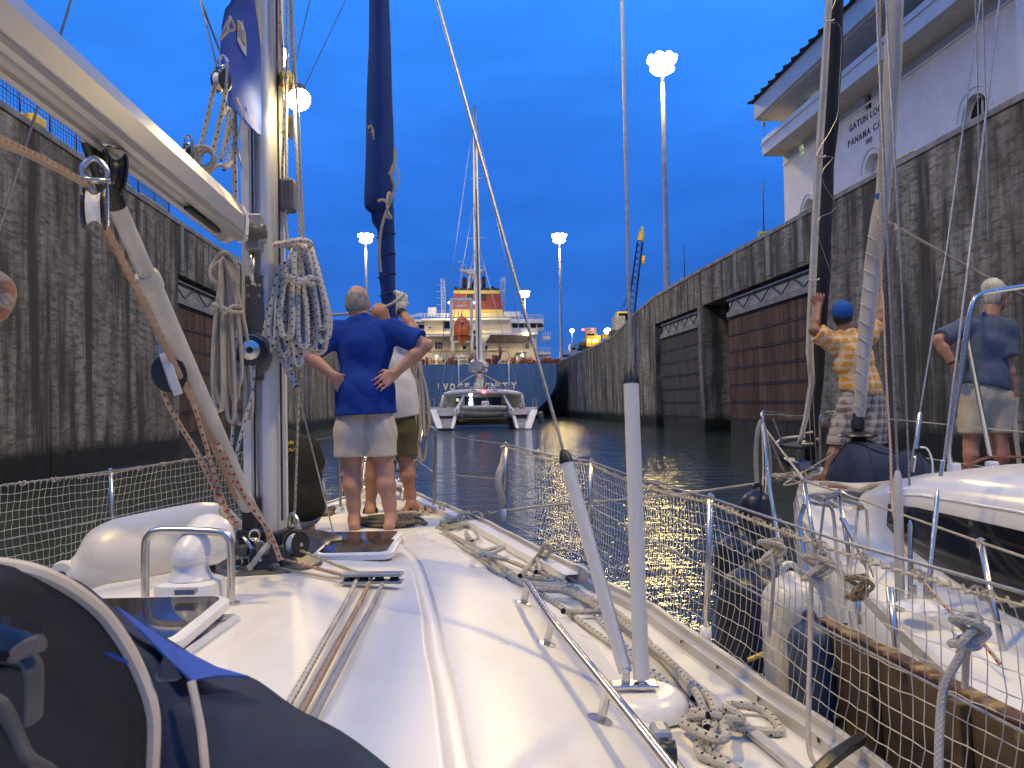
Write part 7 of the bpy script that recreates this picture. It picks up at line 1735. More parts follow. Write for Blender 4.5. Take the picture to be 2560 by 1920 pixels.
part('stay', MB().tube(A([(2143, 1075, 6.2), (2140, 1200, 6.25)]), .006, 6), M_WIRE, GS)
DK = dens([(2130, -620, 6.4, 14), (2092, -40, 7.0, 21), (2086, 0, 7.0, 22), (2082, 140, 7.1, 23), (2072, 300, 7.2, 24), (2064, 420, 7.3, 20), (2060, 560, 7.35, 19), (2058, 700, 7.4, 17), (2052, 800, 7.45, 15), (2046, 930, 7.5, 14), (2034, 1040, 7.55, 15), (2026, 1120, 7.6, 14), (2020, 1170, 7.6, 9)], 5)
DS = furl('furled_genoa', DK, M_DKSAIL, 'dark furled genoa with a white leech strip at the bow of the boat alongside', 16, .05)
WS = dens([(2112, -620, 6.25, 7), (2076, -40, 6.85, 8), (2068, 60, 6.88, 8), (2060, 200, 6.95, 9), (2048, 380, 7.05, 9), (2038, 560, 7.15, 9), (2032, 690, 7.2, 9), (2026, 800, 7.25, 9), (2024, 880, 7.3, 9), (2030, 955, 7.35, 7.5), (2014, 1050, 7.4, 6), (1998, 1110, 7.42, 5.5)], 4)
rows = []
for u, v, Y, hw in WS:
    rows.append([at(u - hw, v, Y), at(u - hw * .3, v, Y - .03), at(u + hw * .4, v, Y - .03), at(u + hw, v, Y)])
part('leech_strip', MB().grid(rows), M_WHUV, DS, solid=.006)
for v0 in (52, 392, 700): u0 = lin([(b, a) for a, b, c, d in WS], v0); Y0 = lin([(b, c) for a, b, c, d in WS], v0) - .05; part('strip_tie', MB().tube(A([(u0 - 10, v0, Y0), (u0, v0 + 2, Y0 - .02), (u0 + 12, v0, Y0), (u0 + 16, v0 - 3, Y0 + .02)]), .008, 5), M_WHUV, DS)
for i in range(2): part('batten_tab', MB().tube(A([(2000 + i * -6, 1112 - 26 * (1 - i), 7.4), (2032, 1080 + 30 * i, 7.4)]), .012, 5), M_WHUV, DS)
part('tail_tab', MB().tube(A([(1998, 1108, 7.4), (1994, 1135, 7.4), (1992, 1152, 7.4)]), .014, 5), M_WHUV, DS)
part('drum', MB().lathe([(.05, .22), (.12, .20), (.12, .18), (.05, .17), (.05, .04), (.12, .02), (.12, 0), (.04, -.02)], V3(NX - .06, 7.6, nz(7.6) + .10), n=20), M_BLK, DS)
part('foil', MB().tube(A([(2022, 1150, 7.6), (2026, 1215, 7.62)]), .012, 6), M_DARKSTEEL, DS)
rope('lacing_line', [at(2100 + (u if i % 2 else u * .3), v, 6.9) for i, (u, v) in enumerate([(6, -30), (-28, 52), (8, 70), (-2, 220), (-32, 300), (-60, 390), (-55, 392), (-48, 440), (-35, 520), (-60, 560), (-52, 700)])], .003, M_WIRE, 'thin lacing line zigzagging down beside the white strip', 4, 3)
for i, (u0, u1) in enumerate(((2021, 2030), (2030, 2042))): rope('halyard', A([(u0 + 4, 650, 7.3), (u0, 900, 7.3), (u1 - 4, 1100, 7.35), (u1, 1185, 7.4)]), .0035, R_CREAM, ('left' if 0 else 'thin line nearer the white strip at the bow of the boat alongside') if i == 0 else 'thin line farther from the white strip at the bow of the boat alongside', 5)
rope('sheet', A([(2200, -40, 5.3), (2202, 640, 5.3), (2208, 760, 5.2), (2216, 960, 4.9), (2226, 1120, 4.6), (2232, 1275, 4.3), (2270, 1390, 3.6), (2330, 1480, 3.2), (2450, 1600, 2.8), (2500, 1660, 2.7)]), .0075, R_RED, 'white line with red ticks running beside the pale staysail then aft past the window')
rope('mooring_line', A([(2190, 538, 5.75), (2215, 552, 5.8), (2240, 566, 5.9), (2300, 600, 6.2), (2400, 655, 6.6), (2490, 704, 6.9), (2570, 745, 7.1), (2760, 850, 7.6)]), .0135, R_CREAM, 'thick cream line tied to the pale staysail and running behind the grey haired man')
rope('knot_tail', A([(2190, 538, 5.7), (2200, 560, 5.68), (2196, 580, 5.7), (2206, 575, 5.68), (2192, 545, 5.7), (2198, 600, 5.7), (2204, 700, 5.72)]), .009, R_CREAM, 'knot and hanging tail of cream rope on the pale staysail')
rope('knot_tail', A([(2236, 560, 5.85), (2248, 580, 5.82), (2240, 572, 5.8), (2244, 590, 5.82), (2246, 610, 5.85), (2244, 625, 5.85)]), .012, R_CREAM, 'short stub of rope at the second knot on the thick cream line')
# dark bag on the foredeck
BG = thing('sail_bag', 'dark navy sail bag lying on the foredeck of the boat alongside', 'bag', V3(2.65, 5.75, nz(5.7)))
bl = at(2064, 1196, 6.35); br = at(2350, 1186, 5.75)
rows = []
for i, f in enumerate(np.linspace(0, 1, 22)):
    c = bl.lerp(br, f); env = min(1, (f * 5) ** .7 + .10) * min(1, ((1 - f) * 3.2) ** .8 + .08)
    zt = (.29 - .10 * f) * env; wd = .30 * env
    base = c.z - .01
    rows.append([V3(c.x, c.y, base) + V3(.25, .97, 0) * (wd * math.cos(a)) + V3(0, 0, zt * max(0, math.sin(a)) ** .8 * (1 + .10 * math.sin(3 * a + i * .45) + .07 * math.sin(i * .6 + 2 * a))) for a in np.linspace(-.05, math.pi + .05, 20)])
part('bag', MB().grid(rows), M_NAVY, BG)
for i in (4, 8, 13, 17): part('seam', MB().tube([p + V3(0, -.003, .004) for p in rows[i]], .006, 5), M_NAVY, BG)
part('zip', MB().tube([r[12] + V3(0, -.004, .004) for r in rows[1:-1]], .007, 5), M_BLK, BG)
part('handle', MB().tube(spline([at(2300, 1118, 5.2), at(2318, 1122, 5.18), at(2330, 1150, 5.16), at(2332, 1185, 5.15), at(2330, 1195, 5.15)], 5), .017, 7, flat=.35), M_WPLAS, BG)
# rope along the neighbour's deck and cleat heap
rope('deck_line', A([(2052, 1208, 6.3), (2100, 1212, 6.0), (2150, 1225, 5.7), (2180, 1214, 5.5), (2240, 1206, 5.3), (2300, 1198, 5.1), (2340, 1196, 5.0)]), .018, R_CREAM, 'thick pale rope lying along the front of the dark sail bag')
rope('red_line', A([(2070, 1216, 6.1), (2180, 1222, 5.6), (2300, 1200, 5.1), (2400, 1172, 4.9), (2450, 1150, 5.0), (2490, 1142, 5.1), (2600, 1144, 5.2)]), .009, noisy('rope_rust', (.22, .07, .04), (.30, .12, .07), 30, .85), 'rust red line leading aft along the cabin top')
rgn = random.Random(4)
def nheap(u, v, Y, w, n, r, mat, label, seed):
    rg = random.Random(seed); c = at(u, v, Y); P = [c + V3(w * rg.uniform(-1, 1), w * rg.uniform(-1.2, 1.2), rg.uniform(0, .07)) for _ in range(n)]
    solo('rope_heap', MB().tube(spline(P, 5), r, 6), mat, label, 'rope')
nheap(1962, 1205, 6.7, .13, 26, .009, R_CREAM, 'pale rope jumble on the bow cleat of the boat alongside', 3)
nheap(2062, 1262, 5.2, .10, 12, .010, R_GREY, 'grey rope turns on the side deck beyond the chromed rails', 5)
rope('bow_line', A([(1904, 1050, 6.9), (1895, 1075, 6.9), (1890, 1130, 6.9), (1892, 1200, 6.9), (1900, 1260, 6.85)]), .020, R_GREY, 'thick grey rope hung over the bow rail of the boat alongside')
rope('bow_line', A([(1904, 1050, 6.85), (1915, 1085, 6.85), (1924, 1140, 6.8), (1926, 1200, 6.8), (1918, 1245, 6.8)]), .014, R_GREY, 'thinner grey bight inside the thick one on the bow rail')
for i, (u0, u1) in enumerate(((1904, 1908), (1908, 1916))): rope('fender_line', A([(u0, 1060, 6.8), (u1, 1180, 6.7), (u1 - 8, 1290, 6.3)]), .007, R_CREAM, ('thin pale fender line nearest the bow rail bend', 'second thin pale fender line dropping from the bow rail')[i])
rope('dark_line', A([(1906, 1062, 6.8), (1960, 1135, 6.2), (2000, 1185, 5.4), (2010, 1200, 4.85)]), .0075, R_CREAM, 'cream line slanting from the bow rail to the first chromed post')
rope('spring_line', A([(2010, 1205, 5.0), (1960, 1210, 6.3), (2060, 1150, 6.3), (2085, 1132, 6.3)]), .007, R_CREAM, 'cream line slanting up toward the dark sail bag')
FL = 'fender lines on the rail of the boat alongside'
for (pts, lb, r) in (([(2060, 1260, 4.6), (2052, 1330, 4.5), (2040, 1420, 4.3), (2020, 1520, 3.8)], 'pale line dropping from the second chromed post, nearer side', .008), ([(2066, 1258, 4.6), (2082, 1280, 4.5), (2092, 1380, 4.3), (2105, 1440, 4.1), (2112, 1560, 3.8)], 'pale line dropping from the second chromed post, farther side', .010),
                     ([(2146, 1262, 4.3), (2138, 1330, 4.2), (2126, 1420, 4.0), (2116, 1560, 3.6)], 'pale line third along the lifeline of the boat alongside', .008), ([(2166, 1274, 4.2), (2170, 1360, 4.1), (2166, 1500, 3.8), (2168, 1590, 3.6)], 'pale line fourth along the lifeline of the boat alongside', .009)):
    rope('fender_line', A(pts), r, R_GREY, lb, group=FL)
rope('lashing', A([(2046, 1240, 4.6), (2062, 1246, 4.55), (2084, 1234, 4.5), (2098, 1232, 4.48), (2080, 1242, 4.5), (2056, 1252, 4.55), (2062, 1262, 4.5), (2070, 1250, 4.5)]), .010, R_GREY, 'grey lashing on the lifeline beside the second chromed post')
rope('lashing', A([(2148, 1256, 4.3), (2156, 1268, 4.25), (2146, 1272, 4.25), (2150, 1260, 4.2), (2160, 1272, 4.2)]), .009, R_CREAM, 'cream lashing on the lifeline between the fender lines')
# ================================================================ people: smooth bodies from blended limbs, meshed by surface nets
class Body:
    def __init__(self, h=.009): self.P, self.h = [], h
    def cone(self, a, b, ra, rb, k=.03, clip=None, fy=1.0, sub=False): self.P.append(('c', np.array(a, float), np.array(b, float), ra, rb, k, clip, fy, sub)); return self
    def chain(self, pts, rs, k=.02, **kw):
        for i in range(len(pts) - 1): self.cone(pts[i], pts[i + 1], rs[i], rs[i + 1], k, **kw)
        return self
    def ell(self, c, r, R=None, k=.03, clip=None, sub=False): self.P.append(('e', np.array(c, float), np.array(r, float), np.array(R if R is not None else np.eye(3), float), k, clip, sub)); return self
    def field(self, inflate=0.0, fold=0.0, fseed=0, cuts=()):
        lo, hi = np.full(3, 1e9), np.full(3, -1e9)
        for q in self.P:
            if q[-1] is True and q[0] in 'ce': continue
            if q[0] == 'c': r = max(q[3], q[4]) + inflate + .03; lo = np.minimum(lo, np.minimum(q[1], q[2]) - r); hi = np.maximum(hi, np.maximum(q[1], q[2]) + r)
            else: r = max(q[2]) + inflate + .03; lo = np.minimum(lo, q[1] - r); hi = np.maximum(hi, q[1] + r)
        n = np.ceil((hi - lo) / self.h).astype(int) + 1
        ax = [lo[i] + self.h * np.arange(n[i]) for i in range(3)]
        F = np.full(n, .2, np.float32)
        for q in self.P:
            if q[0] == 'c': _, a, b, ra, rb, k, clip, fy, sub = q; l, u = np.minimum(a, b) - max(ra, rb) - inflate - k - .03, np.maximum(a, b) + max(ra, rb) + inflate + k + .03
            else: _, c, r, R, k, clip, sub = q; l, u = c - max(r) - inflate - k - .03, c + max(r) + inflate + k + .03
            i0 = np.maximum(((l - lo) / self.h).astype(int), 0); i1 = np.minimum(((u - lo) / self.h).astype(int) + 1, n)
            if np.any(i1 <= i0): continue
            X, Y, Z = np.meshgrid(*[ax[i][i0[i]:i1[i]] for i in range(3)], indexing='ij')
            P = np.stack([X, Y, Z], -1)
            if q[0] == 'c':
                pa = P - a; pa[..., 1] /= fy; ba = (b - a).copy(); ba[1] /= fy
                t = np.clip((pa @ ba) / max(ba @ ba, 1e-9), 0, 1)
                d = np.linalg.norm(pa - t[..., None] * ba, axis=-1) - (ra + (rb - ra) * t)
            else:
                pl_ = (P - c) @ R; k0 = np.linalg.norm(pl_ / r, axis=-1); k1 = np.linalg.norm(pl_ / (r * r), axis=-1); d = k0 * (k0 - 1) / np.maximum(k1, 1e-6)
            d = d - (0 if sub else inflate)
            if clip is not None: d = np.maximum(d, (P - np.array(clip[0])) @ np.array(clip[1]))
            s = np.s_[i0[0]:i1[0], i0[1]:i1[1], i0[2]:i1[2]]; G = F[s]
            if sub: F[s] = np.maximum(G, -d)
            else:
                h_ = np.clip(.5 + .5 * (G - d) / k, 0, 1); F[s] = G * (1 - h_) + d * h_ - k * h_ * (1 - h_)
        X, Y, Z = np.meshgrid(*ax, indexing='ij')
        if fold:
            rs = np.random.RandomState(fseed); N_ = 0
            for i in range(9):
                w = rs.uniform(-1, 1, 3) * (26 + 9 * i) * np.array([1, 1, .55]); ph = rs.uniform(0, 6.28)
                warp = .6 * np.sin(X * 11 + Z * 9 + ph)
                N_ = N_ + (1 - np.abs(np.sin(.5 * (X * w[0] + Y * w[1] + Z * w[2]) + ph + warp))) ** 2 / (1 + .25 * i)
            F = F + fold * (N_ / 2.2 - .8)
        for p, nv in cuts: F = np.maximum(F, (X - p[0]) * nv[0] + (Y - p[1]) * nv[1] + (Z - p[2]) * nv[2])
        F[0], F[-1], F[:, 0], F[:, -1], F[:, :, 0], F[:, :, -1] = .1, .1, .1, .1, .1, .1
        return F, lo
    def mesh(self, **kw):
        F, lo = self.field(**kw); h = self.h; neg = F < 0
        nx, ny, nz_ = F.shape
        c = [neg[i:nx - 1 + i, j:ny - 1 + j, k:nz_ - 1 + k] for i in (0, 1) for j in (0, 1) for k in (0, 1)]
        s = sum(x.astype(np.int8) for x in c); act = (s > 0) & (s < 8)
        idx = np.argwhere(act); ids = np.full(act.shape, -1, np.int64); ids[act] = np.arange(len(idx))
        acc, cnt = np.zeros((len(idx), 3)), np.zeros(len(idx))
        I, J, K_ = idx.T; co = [(0, 0, 0), (0, 0, 1), (0, 1, 0), (0, 1, 1), (1, 0, 0), (1, 0, 1), (1, 1, 0), (1, 1, 1)]
        for a in range(8):
            for b in range(a + 1, 8):
                d = np.abs(np.array(co[a]) - np.array(co[b]))
                if d.sum() != 1: continue
                fa = F[I + co[a][0], J + co[a][1], K_ + co[a][2]]; fb = F[I + co[b][0], J + co[b][1], K_ + co[b][2]]
                m = (fa < 0) != (fb < 0); t = np.where(m, fa / np.where(m, fa - fb, 1), 0)
                p = np.array(co[a]) + t[:, None] * (np.array(co[b]) - np.array(co[a])); acc[m] += p[m]; cnt[m] += 1
        V = (idx + acc / cnt[:, None]) * h + lo
        faces = []
        for axn in range(3):
            o = [i for i in range(3) if i != axn]
            sl0, sl1 = [slice(1, -1)] * 3, [slice(1, -1)] * 3; sl0[axn] = slice(0, -1); sl1[axn] = slice(1, None)
            A_, B_ = neg[tuple(sl0)], neg[tuple(sl1)]; e = np.argwhere(A_ != B_)
            fl = A_[tuple(e.T)]
            g = e.copy(); g[:, o[0]] += 1; g[:, o[1]] += 1
            q = []
            for da, db in ((0, 0), (1, 0), (1, 1), (0, 1)):
                t = g.copy(); t[:, o[0]] -= da; t[:, o[1]] -= db; q.append(ids[tuple(t.T)])
            q = np.stack(q, 1); q = q[(q >= 0).all(1)] if True else q
            faces.append(q)
        Fq = np.concatenate(faces); return V, Fq
def body_part(name, body, mat, parent, smooth_it=2, label=None, **kw):
    V, Q = body.mesh(**kw); loc = ROOT[parent]
    # two rounds of neighbour averaging take the grid out of the surface
    for _ in range(smooth_it):
        S_, C_ = np.zeros_like(V), np.zeros(len(V))
        for i in range(4):
            a, b = Q[:, i], Q[:, (i + 1) % 4]
            np.add.at(S_, a, V[b]); np.add.at(S_, b, V[a]); np.add.at(C_, a, 1); np.add.at(C_, b, 1)
        V = .5 * V + .5 * S_ / np.maximum(C_, 1)[:, None]
    me = bpy.data.meshes.new(name); W = V - np.array(loc)
    me.from_pydata(W.tolist(), [], Q.tolist()); me.polygons.foreach_set('use_smooth', [True] * len(Q))
    bm = bmesh.new(); bm.from_mesh(me); bmesh.ops.recalc_face_normals(bm, faces=bm.faces); bm.to_mesh(me); bm.free()
    o = _link(name, me, mat, parent); ROOT[o] = loc
    if label: o['label'] = label
    return o
def basis(fwd, up=(0, 0, 1)):
    f = Vector(fwd).normalized(); u = Vector(up); r = f.cross(u).normalized(); u = r.cross(f)
    return np.array([[r.x, f.x, u.x], [r.y, f.y, u.y], [r.z, f.z, u.z]])
def add_head(B, c, R, s=1.0):
    """c: middle of the head between the ears; R columns: right, forward, up"""
    q = lambda x, y, z: np.array(c) + R @ np.array([x, y, z]) * s
    B.ell(q(0, -.012, .03), np.array([.073, .094, .092]) * s, R, .02); B.ell(q(0, .025, -.035), np.array([.058, .070, .082]) * s, R, .03)
    B.ell(q(0, .062, -.085), np.array([.030, .030, .026]) * s, R, .03)
    B.cone(q(0, .085, .012), q(0, .112, -.022), .010 * s, .015 * s, .012)                 # nose
    B.ell(q(0, .086, -.058), np.array([.026, .012, .011]) * s, R, .010)                    # mouth
    B.ell(q(0, .080, .030), np.array([.050, .016, .012]) * s, R, .018)                     # brow
    for sx in (-1, 1):
        B.ell(q(sx * .030, .096, .008), np.array([.014, .010, .009]) * s, R, .008, sub=True)
        B.ell(q(sx * .077, -.004, -.006), np.array([.011, .019, .032]) * s, R, .010)       # ears
    return q
def add_hand(B, w, d, nrm, side=1, curl=.5, s=1.0, spread=.12):
    """w wrist, d along the hand, nrm out of its back; fingers curl away from nrm"""
    d = Vector(d).normalized(); nrm = Vector(nrm); nrm = (nrm - d * nrm.dot(d)).normalized(); x = d.cross(nrm) * side; w = Vector(w)
    for f in (-.5, -.17, .17, .5): B.cone(w + x * f * .045 * s, w + d * .085 * s + x * f * .078 * s, .013 * s, .0125 * s, .012)
    for i, (f, L) in enumerate(((.5, .070), (.17, .078), (-.17, .073), (-.5, .058))):
        p = w + d * .088 * s + x * f * .080 * s; dd = (d + x * f * spread).normalized(); a = 0
        for j, l in enumerate((.45, .31, .24)):
            a += curl * (.55 if j == 0 else .8); v = dd * math.cos(a) - nrm * math.sin(a); p2 = p + v * L * l * s
            B.cone(p, p2, (.0095 - .0008 * j) * s, (.0088 - .0009 * j) * s, .004); p = p2
    p = w + d * .022 * s + x * .030 * s; v = (d * .62 + x * .75 - nrm * .25).normalized(); p2 = p + v * .045 * s; v2 = (d * .95 + x * .15 - nrm * .35 * (1 + curl)).normalized()
    B.cone(p, p2, .014 * s, .011 * s, .010); B.cone(p2, p2 + v2 * .034 * s, .0105 * s, .008 * s, .004)
def add_foot(B, ankle, d, s=1.0):
    d = Vector(d).normalized(); a = Vector(ankle); x = d.cross(V3(0, 0, 1)); heel = a - d * .045 * s + V3(0, 0, -.055 * s)
    B.cone(a, heel + V3(0, 0, .008), .036 * s, .034 * s, .03); ball = a + d * .135 * s + V3(0, 0, -.066 * s); B.cone(a + V3(0, 0, -.015), ball, .038 * s, .026 * s, .03); B.cone(heel, ball, .030 * s, .024 * s, .03)
    for i, f in enumerate((.034, .016, .0, -.016, -.031)): B.cone(ball + x * f * s, ball + d * (.062 - .008 * i) * s + x * f * 1.15 * s + V3(0, 0, -.010 * s), (.013 if i == 0 else .010) * s, (.011 if i == 0 else .008) * s, .008)
def skin(name, c): 
    m = noisy(name, tuple(x * .80 for x in c), c, 6, .5, lo=.3, hi=.7, bump=.08, bscale=90, bdist=.002); m.node_tree.nodes['Principled BSDF'].inputs['Subsurface Weight'].default_value = .06; m.node_tree.nodes['Principled BSDF'].inputs['Subsurface Radius'].default_value = (.02, .008, .004); return m
def cloth(name, c1, c2, sc=5): return noisy(name, c1, c2, sc, .9, bump=.2, bscale=260, bdist=.001, spec=.2)
M_SK1, M_SK2, M_SK3, M_SK4 = skin('skin_fair', (.50, .27, .19)), skin('skin_tan', (.46, .23, .13)), skin('skin_brown', (.27, .13, .075)), skin('skin_ruddy', (.44, .21, .13))
M_HAIRG = noisy('grey_hair', (.16, .15, .13), (.34, .32, .28), 60, .8, stretch=(1, 1, .3), bump=.5, bscale=150, bdist=.004)
M_HAIRW = noisy('white_hair', (.40, .37, .30), (.62, .58, .50), 50, .8, stretch=(1, 1, .3), bump=.6, bscale=120, bdist=.005)
M_HAIRB = noisy('black_hair', (.006, .005, .005), (.016, .014, .013), 60, .6, bump=.5, bscale=150, bdist=.004)
M_TSB = cloth('tee_blue', (.008, .036, .24), (.012, .048, .30)); M_STONE = cloth('shorts_stone', (.50, .45, .37), (.58, .53, .45)); M_WSH = cloth('shirt_white', (.66, .65, .64), (.74, .73, .72))
M_OLV = cloth('shorts_olive', (.085, .075, .035), (.13, .115, .06)); M_DKT = cloth('tee_dark', (.016, .016, .014), (.030, .028, .022)); M_GBL = cloth('tee_greyblue', (.060, .085, .140), (.095, .125, .19)); M_LBL = cloth('shorts_paleblue', (.28, .33, .46), (.38, .43, .56))
M_CREAMS = cloth('shorts_cream', (.44, .38, .27), (.54, .48, .36)); M_SAND = new_mat('sandal_black', (.012, .012, .014), .6); M_GLOVE = cloth('glove_white', (.52, .50, .46), (.64, .62, .58)); M_CAPB = cloth('cap_blue', (.012, .075, .30), (.020, .11, .40))
def plaid(name, base, c2, c3, f, w):
    m = new_mat(name, base, .9, 0, .2); k = N(m); co = k.n('ShaderNodeSeparateXYZ', {0: k.coord('Object')})
    a = k.math('ADD', k.math('MULTIPLY', co.outputs[0], f), k.math('MULTIPLY', co.outputs[1], f * .8)); b = k.math('MULTIPLY', co.outputs[2], f)
    wob = k.math('MULTIPLY', k.noise(k.coord('Object'), 5), 1.1)
    sa = k.math('LESS_THAN', k.math('FRACT', k.math('ADD', a, wob)), w); sb = k.math('LESS_THAN', k.math('FRACT', k.math('ADD', b, wob)), w)
    ta = k.math('LESS_THAN', k.math('FRACT', k.math('ADD', k.math('MULTIPLY', a, 1.0), k.math('ADD', wob, .45))), w * .3); tb = k.math('LESS_THAN', k.math('FRACT', k.math('ADD', b, k.math('ADD', wob, .45))), w * .3)
    c = k.mix(k.math('MULTIPLY', sa, .75), base, c2); c = k.mix(k.math('MULTIPLY', sb, .75), c, c2); c = k.mix(k.math('MULTIPLY', ta, .6), c, c3); c = k.mix(k.math('MULTIPLY', tb, .6), c, c3)
    k.to(c, 'Base Color'); k.bump(k.noise(k.coord('Object'), 260), .2, .001); return m
M_ORCH = plaid('shirt_orange_check', (.62, .29, .07), (.70, .55, .38), (.60, .36, .05), 15, .38)
M_PLD = plaid('shorts_plaid', (.24, .20, .165), (.50, .46, .40), (.10, .09, .08), 15, .40)
v_ = lambda p: np.array(p, float)
def unit(a): a = np.array(a, float); return a / np.linalg.norm(a)
def person(name_label, loc): return thing('person', name_label, 'person', loc)
def eyes(P, q, R):
    for sx in (-1, 1): part('eye', MB().lathe([(.001, .008), (.006, .005), (.008, 0), (.001, -.004)], V3(*q(sx * .030, .087, .008)), V3(*(R @ np.array([0, 1, 0]))), 10), M_EYE, P)
M_EYE = new_mat('eye_white', (.5, .48, .46), .2)

# ---- 1: the big man in the blue tee, hands on hips
YB = 5.75
P1 = person('heavy man seen from behind in blue tee and stone shorts, hands on hips', at(932, 1318, YB))
b = lambda u, v, d=0: at(u, v, YB + d)
B = Body(.0085); hd = b(895, 760, .02); Rh = basis((.10, 1, -.12)); q1 = add_head(B, hd, Rh, 1.06)
neck = b(900, 806, -.01); B.cone(hd + V3(0, -.02, -.04), neck, .062, .070, .03)
shL, shR = b(847, 832, 0), b(981, 828, 0); elL, elR = b(762, 884, -.10), b(1066, 862, -.10); wrL, wrR = b(834, 938, -.12), b(988, 934, -.13)
hipL, hipR = b(876, 1060, .02), b(948, 1058, .02); knL, knR = b(880, 1178, .02), b(962, 1175, .02); anL, anR = b(886, 1296, -.01), b(978, 1294, -.01)
B.ell(b(913, 880, .02), (.185, .13, .20), None, .05); B.ell(b(912, 990, .02), (.19, .14, .17), None, .05); B.cone(shL, shR, .07, .07, .05)
for sh, el, wr in ((shL, elL, wrL), (shR, elR, wrR)): B.chain([sh, sh.lerp(el, .5), el, el.lerp(wr, .35), wr], [.062, .056, .043, .047, .030], .02)
add_hand(B, wrL, (b(852, 962, -.10) - wrL), (-.25, -.9, .3), -1, .35, 1.08); add_hand(B, wrR, (b(962, 950, -.15) - wrR), (.1, -1, .25), 1, .30, 1.08)
for hp, kn, an in ((hipL, knL, anL), (hipR, knR, anR)):
    B.chain([hp, kn], [.098, .066], .03); cf = kn.lerp(an, .32) + V3(0, -.018, 0); B.chain([kn, cf, kn.lerp(an, .72), an], [.062, .064, .046, .037], .03)
add_foot(B, anL - V3(0, 0, .0), (-.18, 1, 0), 1.05); add_foot(B, anR, (.22, 1, 0), 1.05)
body_part('body', B, M_SK1, P1); eyes(P1, q1, Rh)
Hh = Body(.007); Hh.ell(q1(0, -.014, .030), np.array([.079, .100, .096]) * 1.05, Rh, .02); Hh.ell(q1(0, -.03, -.02), np.array([.073, .075, .065]) * 1.05, Rh, .03)
upv, fwv = Rh @ np.array([0, 0, 1]), Rh @ np.array([0, 1, 0])
body_part('hair', Hh, M_HAIRG, P1, fold=.004, fseed=3, cuts=((q1(0, -.06, .052), unit(upv * .95 + fwv * .30)), (q1(0, .030, 0), fwv), (q1(0, 0, -.062), -upv)))
T = Body(.0085); T.ell(b(912, 872, .0), (.200, .140, .21), None, .06); T.ell(b(911, 970, .0), (.202, .150, .20), None, .06); T.cone(shL, shR, .080, .080, .06)
T.cone(b(900, 985, .0), b(896, 1050, .0), .152, .172, .06, fy=.88); T.cone(b(930, 985, .0), b(934, 1050, .0), .152, .172, .06, fy=.88); T.cone(neck + V3(0, 0, .0), b(908, 850, 0), .075, .14, .06)
for sh, el, f in ((shL, elL, .74), (shR, elR, .80)): T.cone(sh, el, .082, .084, .04, clip=(v_(sh.lerp(el, f)), unit(v_(el - sh))))
T.cone(hd + V3(0, .02, -.02), neck + V3(0, .03, .012), .07, .074, .01, sub=True)
body_part('tee_shirt', T, M_TSB, P1, smooth_it=1, fold=.011, fseed=5, cuts=((v_(b(912, 1036, 0)), np.array([.03, 0, -1])),))
part('collar', MB().tube([neck + V3(.085 * math.cos(a), .083 * math.sin(a) + .01, .016 + .012 * math.sin(a)) for a in np.linspace(0, 6.28, 25)[:-1]], .010, 6, closed=True), M_TSB, P1)
Sx = Body(.0085)
for hp, kn, ub in ((hipL, knL, 877), (hipR, knR, 950)): Sx.chain([b(ub + (6 if ub < 900 else -6), 1030, .01), b(ub, 1080, .01), b(ub - (3 if ub < 900 else -2), 1150, .01)], [.106, .114, .114], .035)
body_part('shorts', Sx, M_STONE, P1, smooth_it=1, fold=.010, fseed=8, cuts=((v_(b(912, 1141, 0)), np.array([0, 0, -1])),))

# ---- 2: the bald man in white behind him, gloved hand on the sail
YW = 6.35
w = lambda u, v, d=0: at(u, v, YW + d)
P2 = person('bald man in white shirt and olive shorts raising a white gloved hand', at(985, 1290, YW))
B = Body(.0085); hd = w(950, 796, .05); Rh = basis((.15, 1, -.25)); q2 = add_head(B, hd, Rh, 1.0)
neck = w(958, 842, .02); B.cone(hd + V3(0, -.02, -.03), neck, .058, .066, .03)
shL, shR = w(912, 872, 0), w(1006, 862, 0); elR, wrR = w(1034, 822, .10), w(1001, 776, .22); elL, wrL = w(880, 950, .1), w(925, 985, .25)
B.ell(w(968, 925, .03), (.165, .12, .18), None, .05); B.ell(w(985, 1020, .03), (.16, .12, .14), None, .05); B.cone(shL, shR, .06, .06, .05)
B.chain([shR, shR.lerp(elR, .5), elR, elR.lerp(wrR, .35), wrR], [.058, .053, .042, .044, .030], .02); B.chain([shL, elL, wrL], [.058, .044, .03], .02)
hipL, hipR = w(950, 1060, .02), w(1008, 1058, .02); knL, knR = w(934, 1165, .05), w(1016, 1155, .05); anL, anR = w(926, 1262, .02), w(1029, 1262, .0)
for hp, kn, an in ((hipL, knL, anL), (hipR, knR, anR)): B.chain([hp, kn], [.085, .058], .03); B.chain([kn, kn.lerp(an, .32) + V3(0, -.016, 0), kn.lerp(an, .75), an], [.054, .057, .040, .033], .03)
add_foot(B, anL, (-.1, 1, 0)); add_foot(B, anR, (.95, .35, 0)); add_hand(B, wrL, (.5, .6, .1), (-.6, -.4, .4), -1, .8)
body_part('body', B, M_SK2, P2); eyes(P2, q2, Rh)
G = Body(.006); gd = w(1004, 748, .24) - wrR; add_hand(G, wrR + gd * .25, gd, (.75, -.65, .1), 1, 1.25, 1.22); G.cone(wrR - gd * .1, wrR + gd * .35, .036, .040, .015)
body_part('glove', G, M_GLOVE, P2, fold=.002); wb = (wrR - elR).normalized(); part('wristband', MB().tube([wrR - wb * .045, wrR - wb * .005], [.038, .040], 14), M_SAND, P2)
